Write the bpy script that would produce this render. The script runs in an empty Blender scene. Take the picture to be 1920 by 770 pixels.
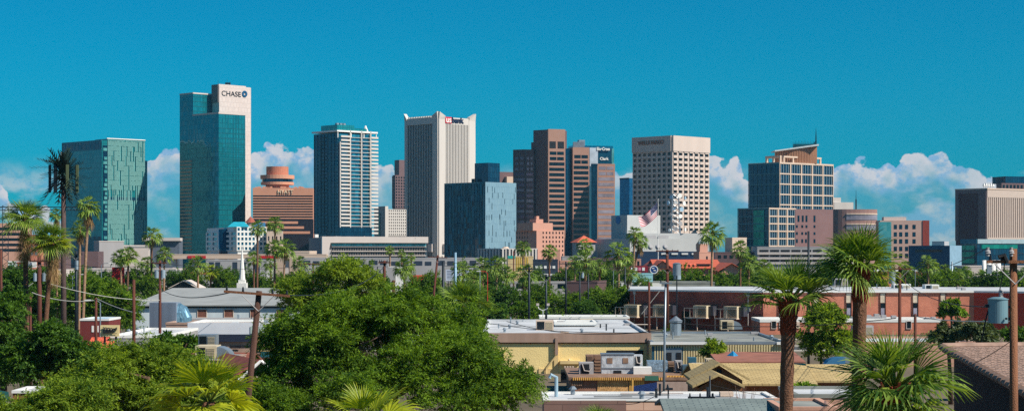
import bpy, math, random
import numpy as np
from mathutils import Vector, Matrix
C = bpy.context.scene.collection
HAZE = 0.00004
R = math.radians
F = 3444.0; CX = 960.0; HY = 470.0; H = 14.0      # focal length (photo px), principal column, horizon row, eye height (m)
def X(px, D): return (px - CX) / F * D
def Z(py, D): return H + (HY - py) / F * D
def P(px, py, D): return (X(px, D), D, Z(py, D))

# ---------------------------------------------------------------- materials
def lin(c):
    return tuple((v / 255 / 12.92) if v / 255 <= 0.04045 else ((v / 255 + 0.055) / 1.055) ** 2.4 for v in c)
MATS = {}
def nd(nt, t, **kw):
    n = nt.nodes.new(t)
    for k, v in kw.items(): setattr(n, k, v)
    return n
def mat(name, rgb, rough=0.8, metal=0.0, var=0.12, scale=0.6, bump=0.0, bscale=None, spec=0.4, streak=False, trans=0.0, coat=0):
    """procedural surface: base colour with noise wear (in object metres) and optional bump"""
    if name in MATS: return MATS[name]
    m = bpy.data.materials.new(name); m.use_nodes = True
    nt = m.node_tree; b = nt.nodes['Principled BSDF']
    c = lin(rgb)
    tc = nd(nt, 'ShaderNodeTexCoord')
    no = nd(nt, 'ShaderNodeTexNoise'); no.inputs['Scale'].default_value = scale; no.inputs['Detail'].default_value = 5
    if streak:
        mp = nd(nt, 'ShaderNodeMapping'); mp.inputs['Scale'].default_value = (1, 1, 0.12)
        nt.links.new(tc.outputs['Object'], mp.inputs[0]); nt.links.new(mp.outputs[0], no.inputs['Vector'])
    else:
        nt.links.new(tc.outputs['Object'], no.inputs['Vector'])
    mr = nd(nt, 'ShaderNodeMapRange'); mr.inputs[1].default_value = 0.3; mr.inputs[2].default_value = 0.7
    mr.inputs[3].default_value = 1 - var; mr.inputs[4].default_value = 1 + var
    nt.links.new(no.outputs['Fac'], mr.inputs[0])
    mx = nd(nt, 'ShaderNodeVectorMath', operation='SCALE'); mx.inputs[0].default_value = c
    nt.links.new(mr.outputs[0], mx.inputs['Scale'])
    nt.links.new(mx.outputs[0], b.inputs['Base Color'])
    b.inputs['Roughness'].default_value = rough; b.inputs['Metallic'].default_value = metal
    b.inputs['Specular IOR Level'].default_value = spec
    if trans: b.inputs['Transmission Weight'].default_value = trans
    if bump:
        n2 = nd(nt, 'ShaderNodeTexNoise'); n2.inputs['Scale'].default_value = bscale or scale * 6; n2.inputs['Detail'].default_value = 4
        nt.links.new(tc.outputs['Object'], n2.inputs['Vector'])
        bp = nd(nt, 'ShaderNodeBump'); bp.inputs['Strength'].default_value = bump; bp.inputs['Distance'].default_value = 0.1
        nt.links.new(n2.outputs['Fac'], bp.inputs['Height']); nt.links.new(bp.outputs[0], b.inputs['Normal'])
    MATS[name] = m
    return m
def brickmat(name, c1, c2, mortar, bw=0.4, bh=0.2, ms=0.012, rough=0.85, metal=0.0, var=0.2, bump=0.0, off=0.5, nscale=0.5):
    """masonry / panel pattern laid out in metres on the face UVs"""
    if name in MATS: return MATS[name]
    m = bpy.data.materials.new(name); m.use_nodes = True
    nt = m.node_tree; b = nt.nodes['Principled BSDF']
    tc = nd(nt, 'ShaderNodeTexCoord'); br = nd(nt, 'ShaderNodeTexBrick'); br.offset = off
    br.inputs['Color1'].default_value = (*lin(c1), 1); br.inputs['Color2'].default_value = (*lin(c2), 1); br.inputs['Mortar'].default_value = (*lin(mortar), 1)
    br.inputs['Scale'].default_value = 1; br.inputs['Mortar Size'].default_value = ms; br.inputs['Brick Width'].default_value = bw; br.inputs['Row Height'].default_value = bh
    nt.links.new(tc.outputs['UV'], br.inputs['Vector'])
    no = nd(nt, 'ShaderNodeTexNoise'); no.inputs['Scale'].default_value = nscale; no.inputs['Detail'].default_value = 5
    nt.links.new(tc.outputs['Object'], no.inputs['Vector'])
    mr = nd(nt, 'ShaderNodeMapRange'); mr.inputs[1].default_value = 0.3; mr.inputs[2].default_value = 0.7
    mr.inputs[3].default_value = 1 - var; mr.inputs[4].default_value = 1 + var
    nt.links.new(no.outputs['Fac'], mr.inputs[0])
    mx = nd(nt, 'ShaderNodeVectorMath', operation='SCALE'); nt.links.new(br.outputs['Color'], mx.inputs[0]); nt.links.new(mr.outputs[0], mx.inputs['Scale'])
    nt.links.new(mx.outputs[0], b.inputs['Base Color'])
    b.inputs['Roughness'].default_value = rough; b.inputs['Metallic'].default_value = metal
    if bump:
        bp = nd(nt, 'ShaderNodeBump'); bp.inputs['Strength'].default_value = bump; bp.inputs['Distance'].default_value = 0.05
        nt.links.new(br.outputs['Fac'], bp.inputs['Height']); bp.invert = True; nt.links.new(bp.outputs[0], b.inputs['Normal'])
    MATS[name] = m
    return m
def glassmat(name, c1, c2, metal=0.75, rough=0.12, pw=1.5, ph=3.8, wav=0.05, frame=None, ms=0.06):
    """mirror glazing: panes of slightly different tint and tilt laid out in metres on the face UVs"""
    if name in MATS: return MATS[name]
    m = bpy.data.materials.new(name); m.use_nodes = True
    nt = m.node_tree; b = nt.nodes['Principled BSDF']
    tc = nd(nt, 'ShaderNodeTexCoord'); br = nd(nt, 'ShaderNodeTexBrick'); br.offset = 0; br.offset_frequency = 1
    br.inputs['Color1'].default_value = (*lin(c1), 1); br.inputs['Color2'].default_value = (*lin(c2), 1)
    br.inputs['Mortar'].default_value = (*lin(frame or c1), 1)
    br.inputs['Scale'].default_value = 1; br.inputs['Mortar Size'].default_value = ms if frame else 0; br.inputs['Brick Width'].default_value = pw; br.inputs['Row Height'].default_value = ph
    br.inputs['Mortar Smooth'].default_value = 0
    nt.links.new(tc.outputs['UV'], br.inputs['Vector']); nt.links.new(br.outputs['Color'], b.inputs['Base Color'])
    b.inputs['Roughness'].default_value = rough; b.inputs['Metallic'].default_value = metal
    # each pane sits a touch out of plane
    vm = nd(nt, 'ShaderNodeVectorMath', operation='DIVIDE'); vm.inputs[1].default_value = (pw, ph, 1)
    nt.links.new(tc.outputs['UV'], vm.inputs[0])
    fl = nd(nt, 'ShaderNodeVectorMath', operation='FLOOR'); nt.links.new(vm.outputs[0], fl.inputs[0])
    wn = nd(nt, 'ShaderNodeTexWhiteNoise', noise_dimensions='2D'); nt.links.new(fl.outputs[0], wn.inputs['Vector'])
    sb = nd(nt, 'ShaderNodeVectorMath', operation='SUBTRACT'); sb.inputs[1].default_value = (0.5, 0.5, 0.5); nt.links.new(wn.outputs['Color'], sb.inputs[0])
    no = nd(nt, 'ShaderNodeTexNoise'); no.inputs['Scale'].default_value = 0.09; no.inputs['Detail'].default_value = 3; nt.links.new(tc.outputs['Object'], no.inputs['Vector'])
    s2 = nd(nt, 'ShaderNodeVectorMath', operation='SUBTRACT'); s2.inputs[1].default_value = (0.5, 0.5, 0.5); nt.links.new(no.outputs['Color'], s2.inputs[0])
    ad = nd(nt, 'ShaderNodeVectorMath', operation='ADD'); nt.links.new(sb.outputs[0], ad.inputs[0]); nt.links.new(s2.outputs[0], ad.inputs[1])
    sc = nd(nt, 'ShaderNodeVectorMath', operation='SCALE'); sc.inputs['Scale'].default_value = wav; nt.links.new(ad.outputs[0], sc.inputs[0])
    ge = nd(nt, 'ShaderNodeNewGeometry'); a2 = nd(nt, 'ShaderNodeVectorMath', operation='ADD'); nt.links.new(ge.outputs['Normal'], a2.inputs[0]); nt.links.new(sc.outputs[0], a2.inputs[1])
    nm = nd(nt, 'ShaderNodeVectorMath', operation='NORMALIZE'); nt.links.new(a2.outputs[0], nm.inputs[0]); nt.links.new(nm.outputs[0], b.inputs['Normal'])
    MATS[name] = m
    return m
def leafmat(name, dark, light, tl=0.35, rough=0.55):
    """foliage: each leaf has its own green; a share of the light passes through"""
    if name in MATS: return MATS[name]
    m = bpy.data.materials.new(name); m.use_nodes = True
    nt = m.node_tree; nt.nodes.clear()
    out = nd(nt, 'ShaderNodeOutputMaterial'); ge = nd(nt, 'ShaderNodeNewGeometry')
    rp = nd(nt, 'ShaderNodeMix', data_type='RGBA'); rp.inputs['A'].default_value = (*dark, 1); rp.inputs['B'].default_value = (*light, 1)
    no = nd(nt, 'ShaderNodeTexNoise'); no.inputs['Scale'].default_value = 0.55; no.inputs['Detail'].default_value = 3; tc = nd(nt, 'ShaderNodeTexCoord'); nt.links.new(tc.outputs['Object'], no.inputs['Vector'])
    mr = nd(nt, 'ShaderNodeMapRange'); mr.inputs[1].default_value = 0.35; mr.inputs[2].default_value = 0.65; mr.inputs[3].default_value = -0.3; mr.inputs[4].default_value = 0.3; nt.links.new(no.outputs['Fac'], mr.inputs[0])
    ma = nd(nt, 'ShaderNodeMath', operation='ADD'); ma.use_clamp = True; nt.links.new(ge.outputs['Random Per Island'], ma.inputs[0]); nt.links.new(mr.outputs[0], ma.inputs[1])
    nt.links.new(ma.outputs[0], rp.inputs['Factor'])
    b = nd(nt, 'ShaderNodeBsdfPrincipled'); b.inputs['Roughness'].default_value = rough; b.inputs['Specular IOR Level'].default_value = 0.35
    tr = nd(nt, 'ShaderNodeBsdfTranslucent'); mx = nd(nt, 'ShaderNodeMixShader'); mx.inputs[0].default_value = tl
    yl = nd(nt, 'ShaderNodeVectorMath', operation='MULTIPLY'); yl.inputs[1].default_value = (1.5, 1.4, 0.5)
    nt.links.new(rp.outputs['Result'], b.inputs['Base Color']); nt.links.new(rp.outputs['Result'], yl.inputs[0]); nt.links.new(yl.outputs[0], tr.inputs['Color'])
    nt.links.new(b.outputs[0], mx.inputs[1]); nt.links.new(tr.outputs[0], mx.inputs[2]); nt.links.new(mx.outputs[0], out.inputs[0])
    MATS[name] = m
    return m

# ---------------------------------------------------------------- mesh building
WLOC = {}
class MB:
    def __init__(s): s.v = []; s.f = []; s.uv = []; s.mi = []
    def face(s, pts, uvs=None, mi=0):
        n = len(s.v); s.v.extend(pts); s.f.append(tuple(range(n, n + len(pts))))
        s.uv.extend(uvs if uvs else [(p[0] + p[1], p[2]) for p in pts]); s.mi.append(mi)
    def hexa(s, p, uvd=(1, 1, 1), mi=0, o=(0, 0, 0)):
        """p: 8 corners, bottom ccw 0-3 then top 4-7 (seen from above)"""
        a, b, c = uvd; u0, v0, z0 = o
        s.face([p[0], p[1], p[5], p[4]], [(u0, z0), (u0 + a, z0), (u0 + a, z0 + c), (u0, z0 + c)], mi)
        s.face([p[2], p[3], p[7], p[6]], [(u0, z0), (u0 + a, z0), (u0 + a, z0 + c), (u0, z0 + c)], mi)
        s.face([p[1], p[2], p[6], p[5]], [(v0, z0), (v0 + b, z0), (v0 + b, z0 + c), (v0, z0 + c)], mi)
        s.face([p[3], p[0], p[4], p[7]], [(v0, z0), (v0 + b, z0), (v0 + b, z0 + c), (v0, z0 + c)], mi)
        s.face([p[4], p[5], p[6], p[7]], [(u0, v0), (u0 + a, v0), (u0 + a, v0 + b), (u0, v0 + b)], mi)
        s.face([p[3], p[2], p[1], p[0]], [(u0, v0), (u0 + a, v0), (u0 + a, v0 + b), (u0, v0 + b)], mi)
        return s
    def box(s, x0, x1, y0, y1, z0, z1, mi=0):
        return s.hexa([(x0, y0, z0), (x1, y0, z0), (x1, y1, z0), (x0, y1, z0), (x0, y0, z1), (x1, y0, z1), (x1, y1, z1), (x0, y1, z1)],
               (x1 - x0, y1 - y0, z1 - z0), mi, (x0, y0, z0))
    def fbox(s, fr, u0, u1, w0, w1, z0, z1, mi=0):
        """box in a facade frame: u along the wall, w outwards, z up"""
        q = [fr.pt(u0, w1), fr.pt(u1, w1), fr.pt(u1, w0), fr.pt(u0, w0)]
        return s.hexa([(*a, z0) for a in q] + [(*a, z1) for a in q], (u1 - u0, w1 - w0, z1 - z0), mi, (u0, w0, z0))
    def prism(s, poly, z0, z1, mi=0):
        """poly: ccw xy points"""
        n = len(poly); acc = 0
        for i in range(n):
            a, b = poly[i], poly[(i + 1) % n]; L = math.hypot(b[0] - a[0], b[1] - a[1])
            s.face([(*a, z0), (*b, z0), (*b, z1), (*a, z1)], [(acc, z0), (acc + L, z0), (acc + L, z1), (acc, z1)], mi); acc += L
        s.face([(*p, z1) for p in poly], [tuple(p) for p in poly], mi); s.face([(*p, z0) for p in reversed(poly)], [tuple(p) for p in reversed(poly)], mi)
        return s
    def tube(s, pts, rad, n=8, cap=True, mi=0):
        """tapered tube through pts; rad a number or one radius per point"""
        pts = [Vector(p) for p in pts]; k = len(pts)
        if not hasattr(rad, '__len__'): rad = [rad] * k
        rings = []; ref = Vector((0.31, 0.95, 0.02))
        for i in range(k):
            t = (pts[min(i + 1, k - 1)] - pts[max(i - 1, 0)]).normalized()
            r = ref if abs(t.dot(ref)) < 0.95 else Vector((1, 0, 0))
            a = t.cross(r).normalized(); b = t.cross(a)
            rings.append([tuple(pts[i] + (a * math.cos(2 * math.pi * j / n) + b * math.sin(2 * math.pi * j / n)) * rad[i]) for j in range(n)])
        base = len(s.v)
        for r in rings: s.v.extend(r)
        acc = 0
        for i in range(k - 1):
            d = (pts[i + 1] - pts[i]).length
            for j in range(n):
                j2 = (j + 1) % n
                s.f.append((base + i * n + j, base + (i + 1) * n + j, base + (i + 1) * n + j2, base + i * n + j2)); s.mi.append(mi)
                c0 = j / n * 6.28 * rad[i]; c1 = (j + 1) / n * 6.28 * rad[i]
                s.uv.extend([(c0, acc), (c0, acc + d), (c1, acc + d), (c1, acc)])
            acc += d
        if cap:
            s.f.append(tuple(base + j for j in range(n))); s.mi.append(mi); s.uv.extend([(0, 0)] * n)
            s.f.append(tuple(base + (k - 1) * n + j for j in reversed(range(n)))); s.mi.append(mi); s.uv.extend([(0, 0)] * n)
        return s
    def cyl(s, x, y, z0, z1, r0, r1=None, n=16, mi=0):
        return s.tube([(x, y, z0), (x, y, z1)], [r0, r0 if r1 is None else r1], n, True, mi)
    def build(s, name, m, parent=None, smooth=False):
        o = WLOC.get(parent.name, Vector((0, 0, 0))) if parent else Vector((0, 0, 0))
        me = bpy.data.meshes.new(name)
        V = np.array(s.v, dtype=np.float64) - np.array(o)
        me.from_pydata(V.tolist(), [], s.f)
        uvl = me.uv_layers.new(name='UVMap'); uvl.data.foreach_set('uv', np.array(s.uv, dtype=np.float32).ravel())
        ms = m if isinstance(m, (list, tuple)) else [m]
        for q in ms: me.materials.append(q)
        if len(ms) > 1: me.polygons.foreach_set('material_index', s.mi)
        if smooth: me.polygons.foreach_set('use_smooth', [True] * len(me.polygons))
        me.update()
        ob = bpy.data.objects.new(name, me); C.objects.link(ob)
        if parent: ob.parent = parent; WLOC[ob.name] = o
        return ob
def put(name, mesh, parent=None, loc=None):
    ob = bpy.data.objects.new(name, mesh); C.objects.link(ob)
    if parent: ob.parent = parent
    if loc: ob.location = loc
    return ob
class Fr:
    """a wall's frame: left end o, direction ang along the wall (seen left to right), length L"""
    def __init__(s, ox, oy, ang, L): s.ox, s.oy, s.a, s.L = ox, oy, ang, L; s.c, s.s = math.cos(ang), math.sin(ang)
    def pt(s, u, w): return (s.ox + s.c * u + s.s * w, s.oy + s.s * u - s.c * w)
    def upx(s, px):
        k = (px - CX) / F; return (k * s.oy - s.ox) / (s.c - k * s.s)
    def depth(s, u): return s.oy + s.s * u
    def z(s, px, py): return Z(py, s.depth(s.upx(px)))
def tag(o, label=None, cat=None, group=None, kind=None):
    if label: o['label'] = label
    if cat: o['category'] = cat
    if group: o['group'] = group
    if kind: o['kind'] = kind
    return o
def thing(name, label, cat, loc, group=None):
    o = bpy.data.objects.new(name, None); C.objects.link(o); o.location = loc; o.empty_display_size = 0.5
    WLOC[o.name] = Vector(loc)
    return tag(o, label, cat, group)
def copy_tree(o, parent=None):
    c = o.copy(); C.objects.link(c); c.parent = parent
    for ch in [k for k in C.objects if k.parent == o]: copy_tree(ch, c)
    return c

class Tower:
    """box building seen corner-on: corner column xc, left wall to xl, right wall to xr, distance D, angle a of the right wall"""
    def __init__(s, name, label, xl, xc, xr, ytop, D, a=45, group=None, cat='building', root=None):
        a = R(a); s.D = D; s.cx = X(xc, D); s.cy = D; s.zt = Z(ytop, D); s.a = a
        kr = (xr - CX) / F; kl = (xl - CX) / F
        s.LR = (kr * D - s.cx) / (math.cos(a) - kr * math.sin(a))
        s.LL = (s.cx - kl * D) / (math.sin(a) + kl * math.cos(a)) if xl < xc else 20.0
        if not 1 < s.LL < 90 or not 2 < s.LR < 200: print('BAD TOWER', label, xl, xc, xr, round(s.LL, 1), round(s.LR, 1))
        s.FR = Fr(s.cx, s.cy, a, s.LR)
        s.FL = Fr(s.cx - math.sin(a) * s.LL, s.cy + math.cos(a) * s.LL, a - math.pi / 2, s.LL)
        s.root = root or thing(name, label, cat, (s.cx, s.cy, 0), group)
    def body(s, m, name='body', inset=0.0, z0=0.0, z1=None, ext=0):
        b = MB().fbox(s.FR, inset, s.LR - inset, -s.LL + inset, -inset, z0, z1 if z1 is not None else s.zt)
        return b.build(name, m, s.root)
class Wins:
    """window panes: the first 100 are parts of their own, the rest one mass"""
    def __init__(s, root, m, name='window'): s.r, s.m, s.n, s.l = root, m, name, []
    def add(s, fr, u0, u1, w0, w1, z0, z1): s.l.append((fr, u0, u1, w0, w1, z0, z1))
    def done(s):
        l = sorted(s.l, key=lambda q: -(q[2] - q[1]) * (q[6] - q[5]) / q[0].oy ** 2)
        for q in l[:100]: MB().fbox(*q).build(s.n, s.m, s.r)
        if l[100:]:
            b = MB()
            for q in l[100:]: b.fbox(*q)
            b.build(s.n, s.m, s.r)['kind'] = 'stuff'
def grid(wall, wins, fr, u0, u1, z0, z1, nu, nv, fu, fv, dep=0.6, proud=0.0, sill=0.0, wt=0.0):
    """pierced wall: piers full height, spandrels butted between them, a pane set back in every opening"""
    cu = (u1 - u0) / nu; cv = (z1 - z0) / nv; pu = cu * (1 - fu); pv = cv * (1 - fv)
    for i in range(nu + 1):
        a = u0 + i * cu - pu / 2; b = a + pu
        if i == 0: a = u0
        if i == nu: b = u1
        wall.fbox(fr, a, b, -dep, proud, z0, z1)
    for i in range(nu):
        a = u0 + i * cu + pu / 2; b = a + cu - pu
        for j in range(nv + 1):
            c = z0 + j * cv - pv / 2; d = c + pv
            if j == 0: c = z0
            if j == nv: d = z1
            wall.fbox(fr, a, b, -dep, sill, c, d)
            if j < nv and wins is not None: wins.add(fr, a, b, -dep + 0.01, -dep + 0.12 + wt, d, d + cv - pv)
def curtain(root, fr, u0, u1, z0, z1, nu, nv, mw, mh, mg, mm, gname='glass_wall', mname='mullion_grid', w=0.15, gw=0.1):
    MB().fbox(fr, u0, u1, 0.0, gw, z0, z1).build(gname, mg, root)
    b = MB(); cu = (u1 - u0) / nu; cv = (z1 - z0) / nv
    for i in range(nu + 1): c = u0 + i * cu; b.fbox(fr, c - mw / 2, c + mw / 2, gw, gw + w, z0, z1)
    for j in range(nv + 1):
        c = z0 + j * cv
        for i in range(nu): b.fbox(fr, u0 + i * cu + mw / 2, u0 + (i + 1) * cu - mw / 2, gw, gw + w * 0.8, c - mh / 2, c + mh / 2)
    b.build(mname, mm, root)
def text(txt, fr, u0, u1, z0, z1, w, m, root, name='sign_letters', ext=0.4, bold=0.0, font=None):
    cu = bpy.data.curves.new('t', 'FONT'); cu.body = txt; cu.extrude = 0.05; cu.offset = bold
    ob = bpy.data.objects.new('t', cu); C.objects.link(ob)
    bpy.context.view_layer.update()
    me = bpy.data.meshes.new_from_object(ob.evaluated_get(bpy.context.evaluated_depsgraph_get()))
    bpy.data.objects.remove(ob); V = np.array([tuple(v.co) for v in me.vertices])
    mn, mx_ = V.min(0), V.max(0); o = WLOC[root.name]
    for i, v in enumerate(me.vertices):
        q = (V[i] - mn) / (mx_ - mn)
        x, y = fr.pt(u0 + q[0] * (u1 - u0), w + q[2] * ext)
        v.co = (x - o[0], y - o[1], z0 + q[1] * (z1 - z0) - o[2])
    me.name = name; me.materials.clear(); me.materials.append(m); me.update()
    ob = bpy.data.objects.new(name, me); C.objects.link(ob); ob.parent = root; WLOC[ob.name] = o
    return ob
# ---------------------------------------------------------------- camera, sun, sky
sc = bpy.context.scene
cam = bpy.data.cameras.new('camera'); cam.sensor_width = 36; cam.lens = 36 * F / 1920; cam.shift_y = (HY - 385) / 1920
cam.clip_start = 1; cam.clip_end = 60000
co = bpy.data.objects.new('camera', cam); C.objects.link(co); co.location = (0, 0, H); co.rotation_euler = (R(90), 0, 0); sc.camera = co
SAZ = 118.0; SEL = 43.0       # sun: compass degrees clockwise from the view direction, and height
az = R(SAZ); el = R(SEL)
sdir = Vector((math.sin(az) * math.cos(el), math.cos(az) * math.cos(el), math.sin(el)))
sl = bpy.data.lights.new('sun', 'SUN'); sl.energy = 4.9; sl.angle = R(0.5); sl.color = (1.0, 0.93, 0.82)
so = bpy.data.objects.new('sun', sl); C.objects.link(so); so.rotation_euler = sdir.to_track_quat('Z', 'Y').to_euler(); so.location = (300, -200, 400)
cy = sc.cycles; cy.use_denoising = False; cy.max_bounces = 5; cy.diffuse_bounces = 3; cy.glossy_bounces = 3; cy.transmission_bounces = 2; cy.transparent_max_bounces = 4; cy.caustics_reflective = False; cy.caustics_refractive = False
sc.view_settings.view_transform = 'Standard'; sc.view_settings.look = 'None'; sc.view_settings.exposure = 0.35; sc.view_settings.gamma = 1

w = bpy.data.worlds.new('World'); sc.world = w; w.use_nodes = True
nt = w.node_tree; bg = nt.nodes['Background']; L = nt.links.new
def M_(op, a, b=None, c=None, clamp=False):
    n = nd(nt, 'ShaderNodeMath', operation=op); n.use_clamp = clamp
    for i, q in enumerate((a, b, c)):
        if q is None: continue
        if isinstance(q, (int, float)): n.inputs[i].default_value = q
        else: L(q, n.inputs[i])
    return n.outputs[0]
def smooth(x, lo, hi, a=0.0, b=1.0):
    n = nd(nt, 'ShaderNodeMapRange', interpolation_type='SMOOTHSTEP'); n.inputs[3].default_value = a; n.inputs[4].default_value = b
    n.inputs[1].default_value = lo; n.inputs[2].default_value = hi; L(x, n.inputs[0]); return n.outputs[0]
sky = nd(nt, 'ShaderNodeTexSky', sky_type='NISHITA'); sky.sun_disc = False; sky.sun_elevation = el; sky.sun_rotation = az
sky.air_density = 1.0; sky.dust_density = 0.3; sky.ozone_density = 2.0; sky.altitude = 300
tint = nd(nt, 'ShaderNodeVectorMath', operation='MULTIPLY'); tcol = nd(nt, 'ShaderNodeMix', data_type='RGBA'); tcol.inputs['A'].default_value = (0.015, 0.555, 0.92, 1); tcol.inputs['B'].default_value = (0.0, 0.625, 0.92, 1); L(tcol.outputs['Result'], tint.inputs[1]); L(sky.outputs[0], tint.inputs[0])
tc = nd(nt, 'ShaderNodeTexCoord'); sp = nd(nt, 'ShaderNodeSeparateXYZ'); L(tc.outputs['Generated'], sp.inputs[0])
azn = M_('ARCTAN2', sp.outputs[0], sp.outputs[1]); eln = M_('ARCSINE', sp.outputs[2])
L(smooth(eln, 0.0, 0.11), tcol.inputs['Factor'])
# cumulus bank low over the horizon: its top edge by compass bearing (radians), then billows from noise
tops = [(-1.2, .055), (-.8, .03), (-.5, .05), (-.30, .030), (-.279, .040), (-.266, .034), (-.255, .020), (-.235, .020), (-.215, .012), (-.208, .030), (-.199, .043), (-.19, .055), (-.178, .058), (-.160, .048), (-.146, .048), (-.138, .058), (-.128, .060), (-.115, .056), (-.100, .053), (-.085, .044),
        (-.070, .047), (-.060, .030), (-.03, .012), (.0, .010), (.04, .02), (.055, .042), (.066, .045), (.085, .038), (.105, .050), (.118, .049), (.126, .040), (.15, .030), (.17, .047), (.185, .051), (.20, .047), (.212, .049), (.222, .055), (.234, .049), (.244, .044), (.258, .040), (.270, .024), (.285, .016), (.31, .010), (.5, .04), (.8, .02), (1.2, .05)]
fc = nd(nt, 'ShaderNodeFloatCurve'); cv = fc.mapping.curves[0]
mp = M_('DIVIDE', M_('ADD', azn, 1.2), 2.4, clamp=True)
cv.points[0].location = (0, tops[0][1] * 10); cv.points[1].location = (1, tops[-1][1] * 10)
for a_, t_ in tops[1:-1]:
    p_ = cv.points.new((a_ + 1.2) / 2.4, t_ * 10)
for p_ in cv.points: p_.handle_type = 'AUTO_CLAMPED'
fc.mapping.update(); L(mp, fc.inputs['Value'])
top = M_('DIVIDE', fc.outputs[0], 10.0)
cmb = nd(nt, 'ShaderNodeCombineXYZ'); L(azn, cmb.inputs[0]); L(eln, cmb.inputs[2])
def noise(scale, det, off=(0, 0, 0), rough=0.55, sx=1.0):
    mpp = nd(nt, 'ShaderNodeMapping'); mpp.inputs['Location'].default_value = off; mpp.inputs['Scale'].default_value = (sx, 1, 1.25); L(cmb.outputs[0], mpp.inputs[0])
    n = nd(nt, 'ShaderNodeTexNoise'); n.inputs['Scale'].default_value = scale; n.inputs['Detail'].default_value = det; n.inputs['Roughness'].default_value = rough
    L(mpp.outputs[0], n.inputs['Vector']); return n.outputs['Fac']
vor = nd(nt, 'ShaderNodeTexVoronoi', feature='SMOOTH_F1'); vor.inputs['Scale'].default_value = 95; vor.inputs['Smoothness'].default_value = 0.4
vm_ = nd(nt, 'ShaderNodeVectorMath', operation='ADD'); wob = nd(nt, 'ShaderNodeTexNoise'); wob.inputs['Scale'].default_value = 60; wob.inputs['Detail'].default_value = 3
L(cmb.outputs[0], wob.inputs['Vector']); ws = nd(nt, 'ShaderNodeVectorMath', operation='SCALE'); ws.inputs['Scale'].default_value = 0.02; L(wob.outputs['Color'], ws.inputs[0])
L(cmb.outputs[0], vm_.inputs[0]); L(ws.outputs[0], vm_.inputs[1]); L(vm_.outputs[0], vor.inputs['Vector'])
n1 = noise(55, 7, rough=0.6); n1b = noise(55, 7, (-0.0035, 0, -0.0055), rough=0.6)
n2 = noise(16, 4, (3, 1, 0), sx=0.6)
edge = M_('ADD', M_('ADD', top, M_('MULTIPLY', M_('SUBTRACT', n1, 0.5), 0.022)), M_('MULTIPLY', M_('SUBTRACT', 0.35, vor.outputs['Distance']), 0.013))
dep = M_('SUBTRACT', edge, eln)                              # how far below the cloud's own top
a1 = smooth(dep, -0.0004, 0.0012)
fade = smooth(dep, 0.003, 0.020, 1.0, 0.26)
patch = smooth(n2, 0.34, 0.56, 0.55, 1.0)
alpha = M_('MULTIPLY', M_('MULTIPLY', a1, fade), patch, clamp=True)
wisp = M_('MULTIPLY', smooth(noise(30, 7, (7, 0, 2), sx=0.5), 0.50, 0.62), smooth(eln, 0.052, 0.030))
wisp = M_('MULTIPLY', wisp, 0.6)
alpha = M_('MAXIMUM', alpha, wisp)
billow_shading = M_('ADD', 0.52, M_('MULTIPLY', M_('SUBTRACT', n1, n1b), 7.5))  # lit and shaded sides of the billows put into the cloud colour
billow_shading = M_('MULTIPLY', billow_shading, smooth(dep, 0.0, 0.018, 1.3, 0.6), clamp=True)
cm = nd(nt, 'ShaderNodeMix', data_type='RGBA'); cm.inputs['A'].default_value = (3.2, 5.4, 8.2, 1); cm.inputs['B'].default_value = (8.2, 7.9, 8.3, 1)
L(billow_shading, cm.inputs['Factor'])
fin = nd(nt, 'ShaderNodeMix', data_type='RGBA'); L(M_('MULTIPLY', alpha, 0.9), fin.inputs['Factor']); L(tint.outputs[0], fin.inputs['A']); L(cm.outputs['Result'], fin.inputs['B'])
w.cycles.sampling_method = 'MANUAL'; w.cycles.sample_map_resolution = 256
L(fin.outputs['Result'], bg.inputs['Color']); bg.inputs['Strength'].default_value = 0.068

# ---------------------------------------------------------------- ground and streets
m_dirt = mat('ground_dirt', (104, 92, 74), 0.95, var=0.3, scale=0.05)
m_asph = mat('asphalt', (74, 74, 76), 0.9, var=0.2, scale=0.2)
m_line = mat('road_paint', (220, 215, 200), 0.7)
m_kerb = mat('kerb_concrete', (168, 162, 150), 0.9)
tag(MB().box(-9000, 9000, -3000, 16000, -1.0, 0.0).build('ground', m_dirt), kind='structure')
rd = MB(); ln = MB(); kb = MB()
for y0, y1 in ((258, 268), (428, 442), (640, 656), (905, 925)):
    rd.box(-700, 700, y0, y1, 0.0, 0.02)
    for k in range(-60, 60): ln.box(k * 9, k * 9 + 4, (y0 + y1) / 2 - .1, (y0 + y1) / 2 + .1, 0.02, 0.026)
    kb.box(-700, 700, y0 - 2.4, y0 - .01, 0.0, 0.14); kb.box(-700, 700, y1 + .01, y1 + 2.4, 0.0, 0.14)
tag(rd.build('road', m_asph), kind='structure'); tag(ln.build('road_marking', m_line), kind='structure'); tag(kb.build('pavement', m_kerb), kind='structure')

# ---------------------------------------------------------------- tower materials
g_teal = glassmat('teal_mirror_glass', (26, 124, 130), (34, 142, 146), 0.3, 0.14, 1.6, 3.9, 0.03, frame=(20, 84, 96), ms=0.12)
g_tealL = glassmat('pale_teal_glass', (70, 170, 172), (130, 205, 200), 0.5, 0.2, 2.2, 3.9, 0.03)
g_navy = glassmat('navy_glass', (12, 54, 80), (18, 70, 96), 0.35, 0.1, 2.0, 3.9, 0.03, frame=(10, 34, 54), ms=0.12)
g_dark = mat('dark_window_glass', (18, 30, 40), 0.15, 0.3, var=0.4, scale=0.2, spec=0.6)
g_blue = mat('blue_window_glass', (16, 62, 84), 0.12, 0.5, var=0.4, scale=0.15, spec=0.6)
g_pale = mat('blind_window_glass', (150, 144, 156), 0.3, 0.2, var=0.35, scale=0.12, spec=0.6)
m_conc = mat('pale_concrete', (200, 188, 180), 0.85, var=0.05, scale=0.15)
m_concw = mat('white_concrete', (204, 196, 188), 0.85, var=0.05, scale=0.15, streak=True)
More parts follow.
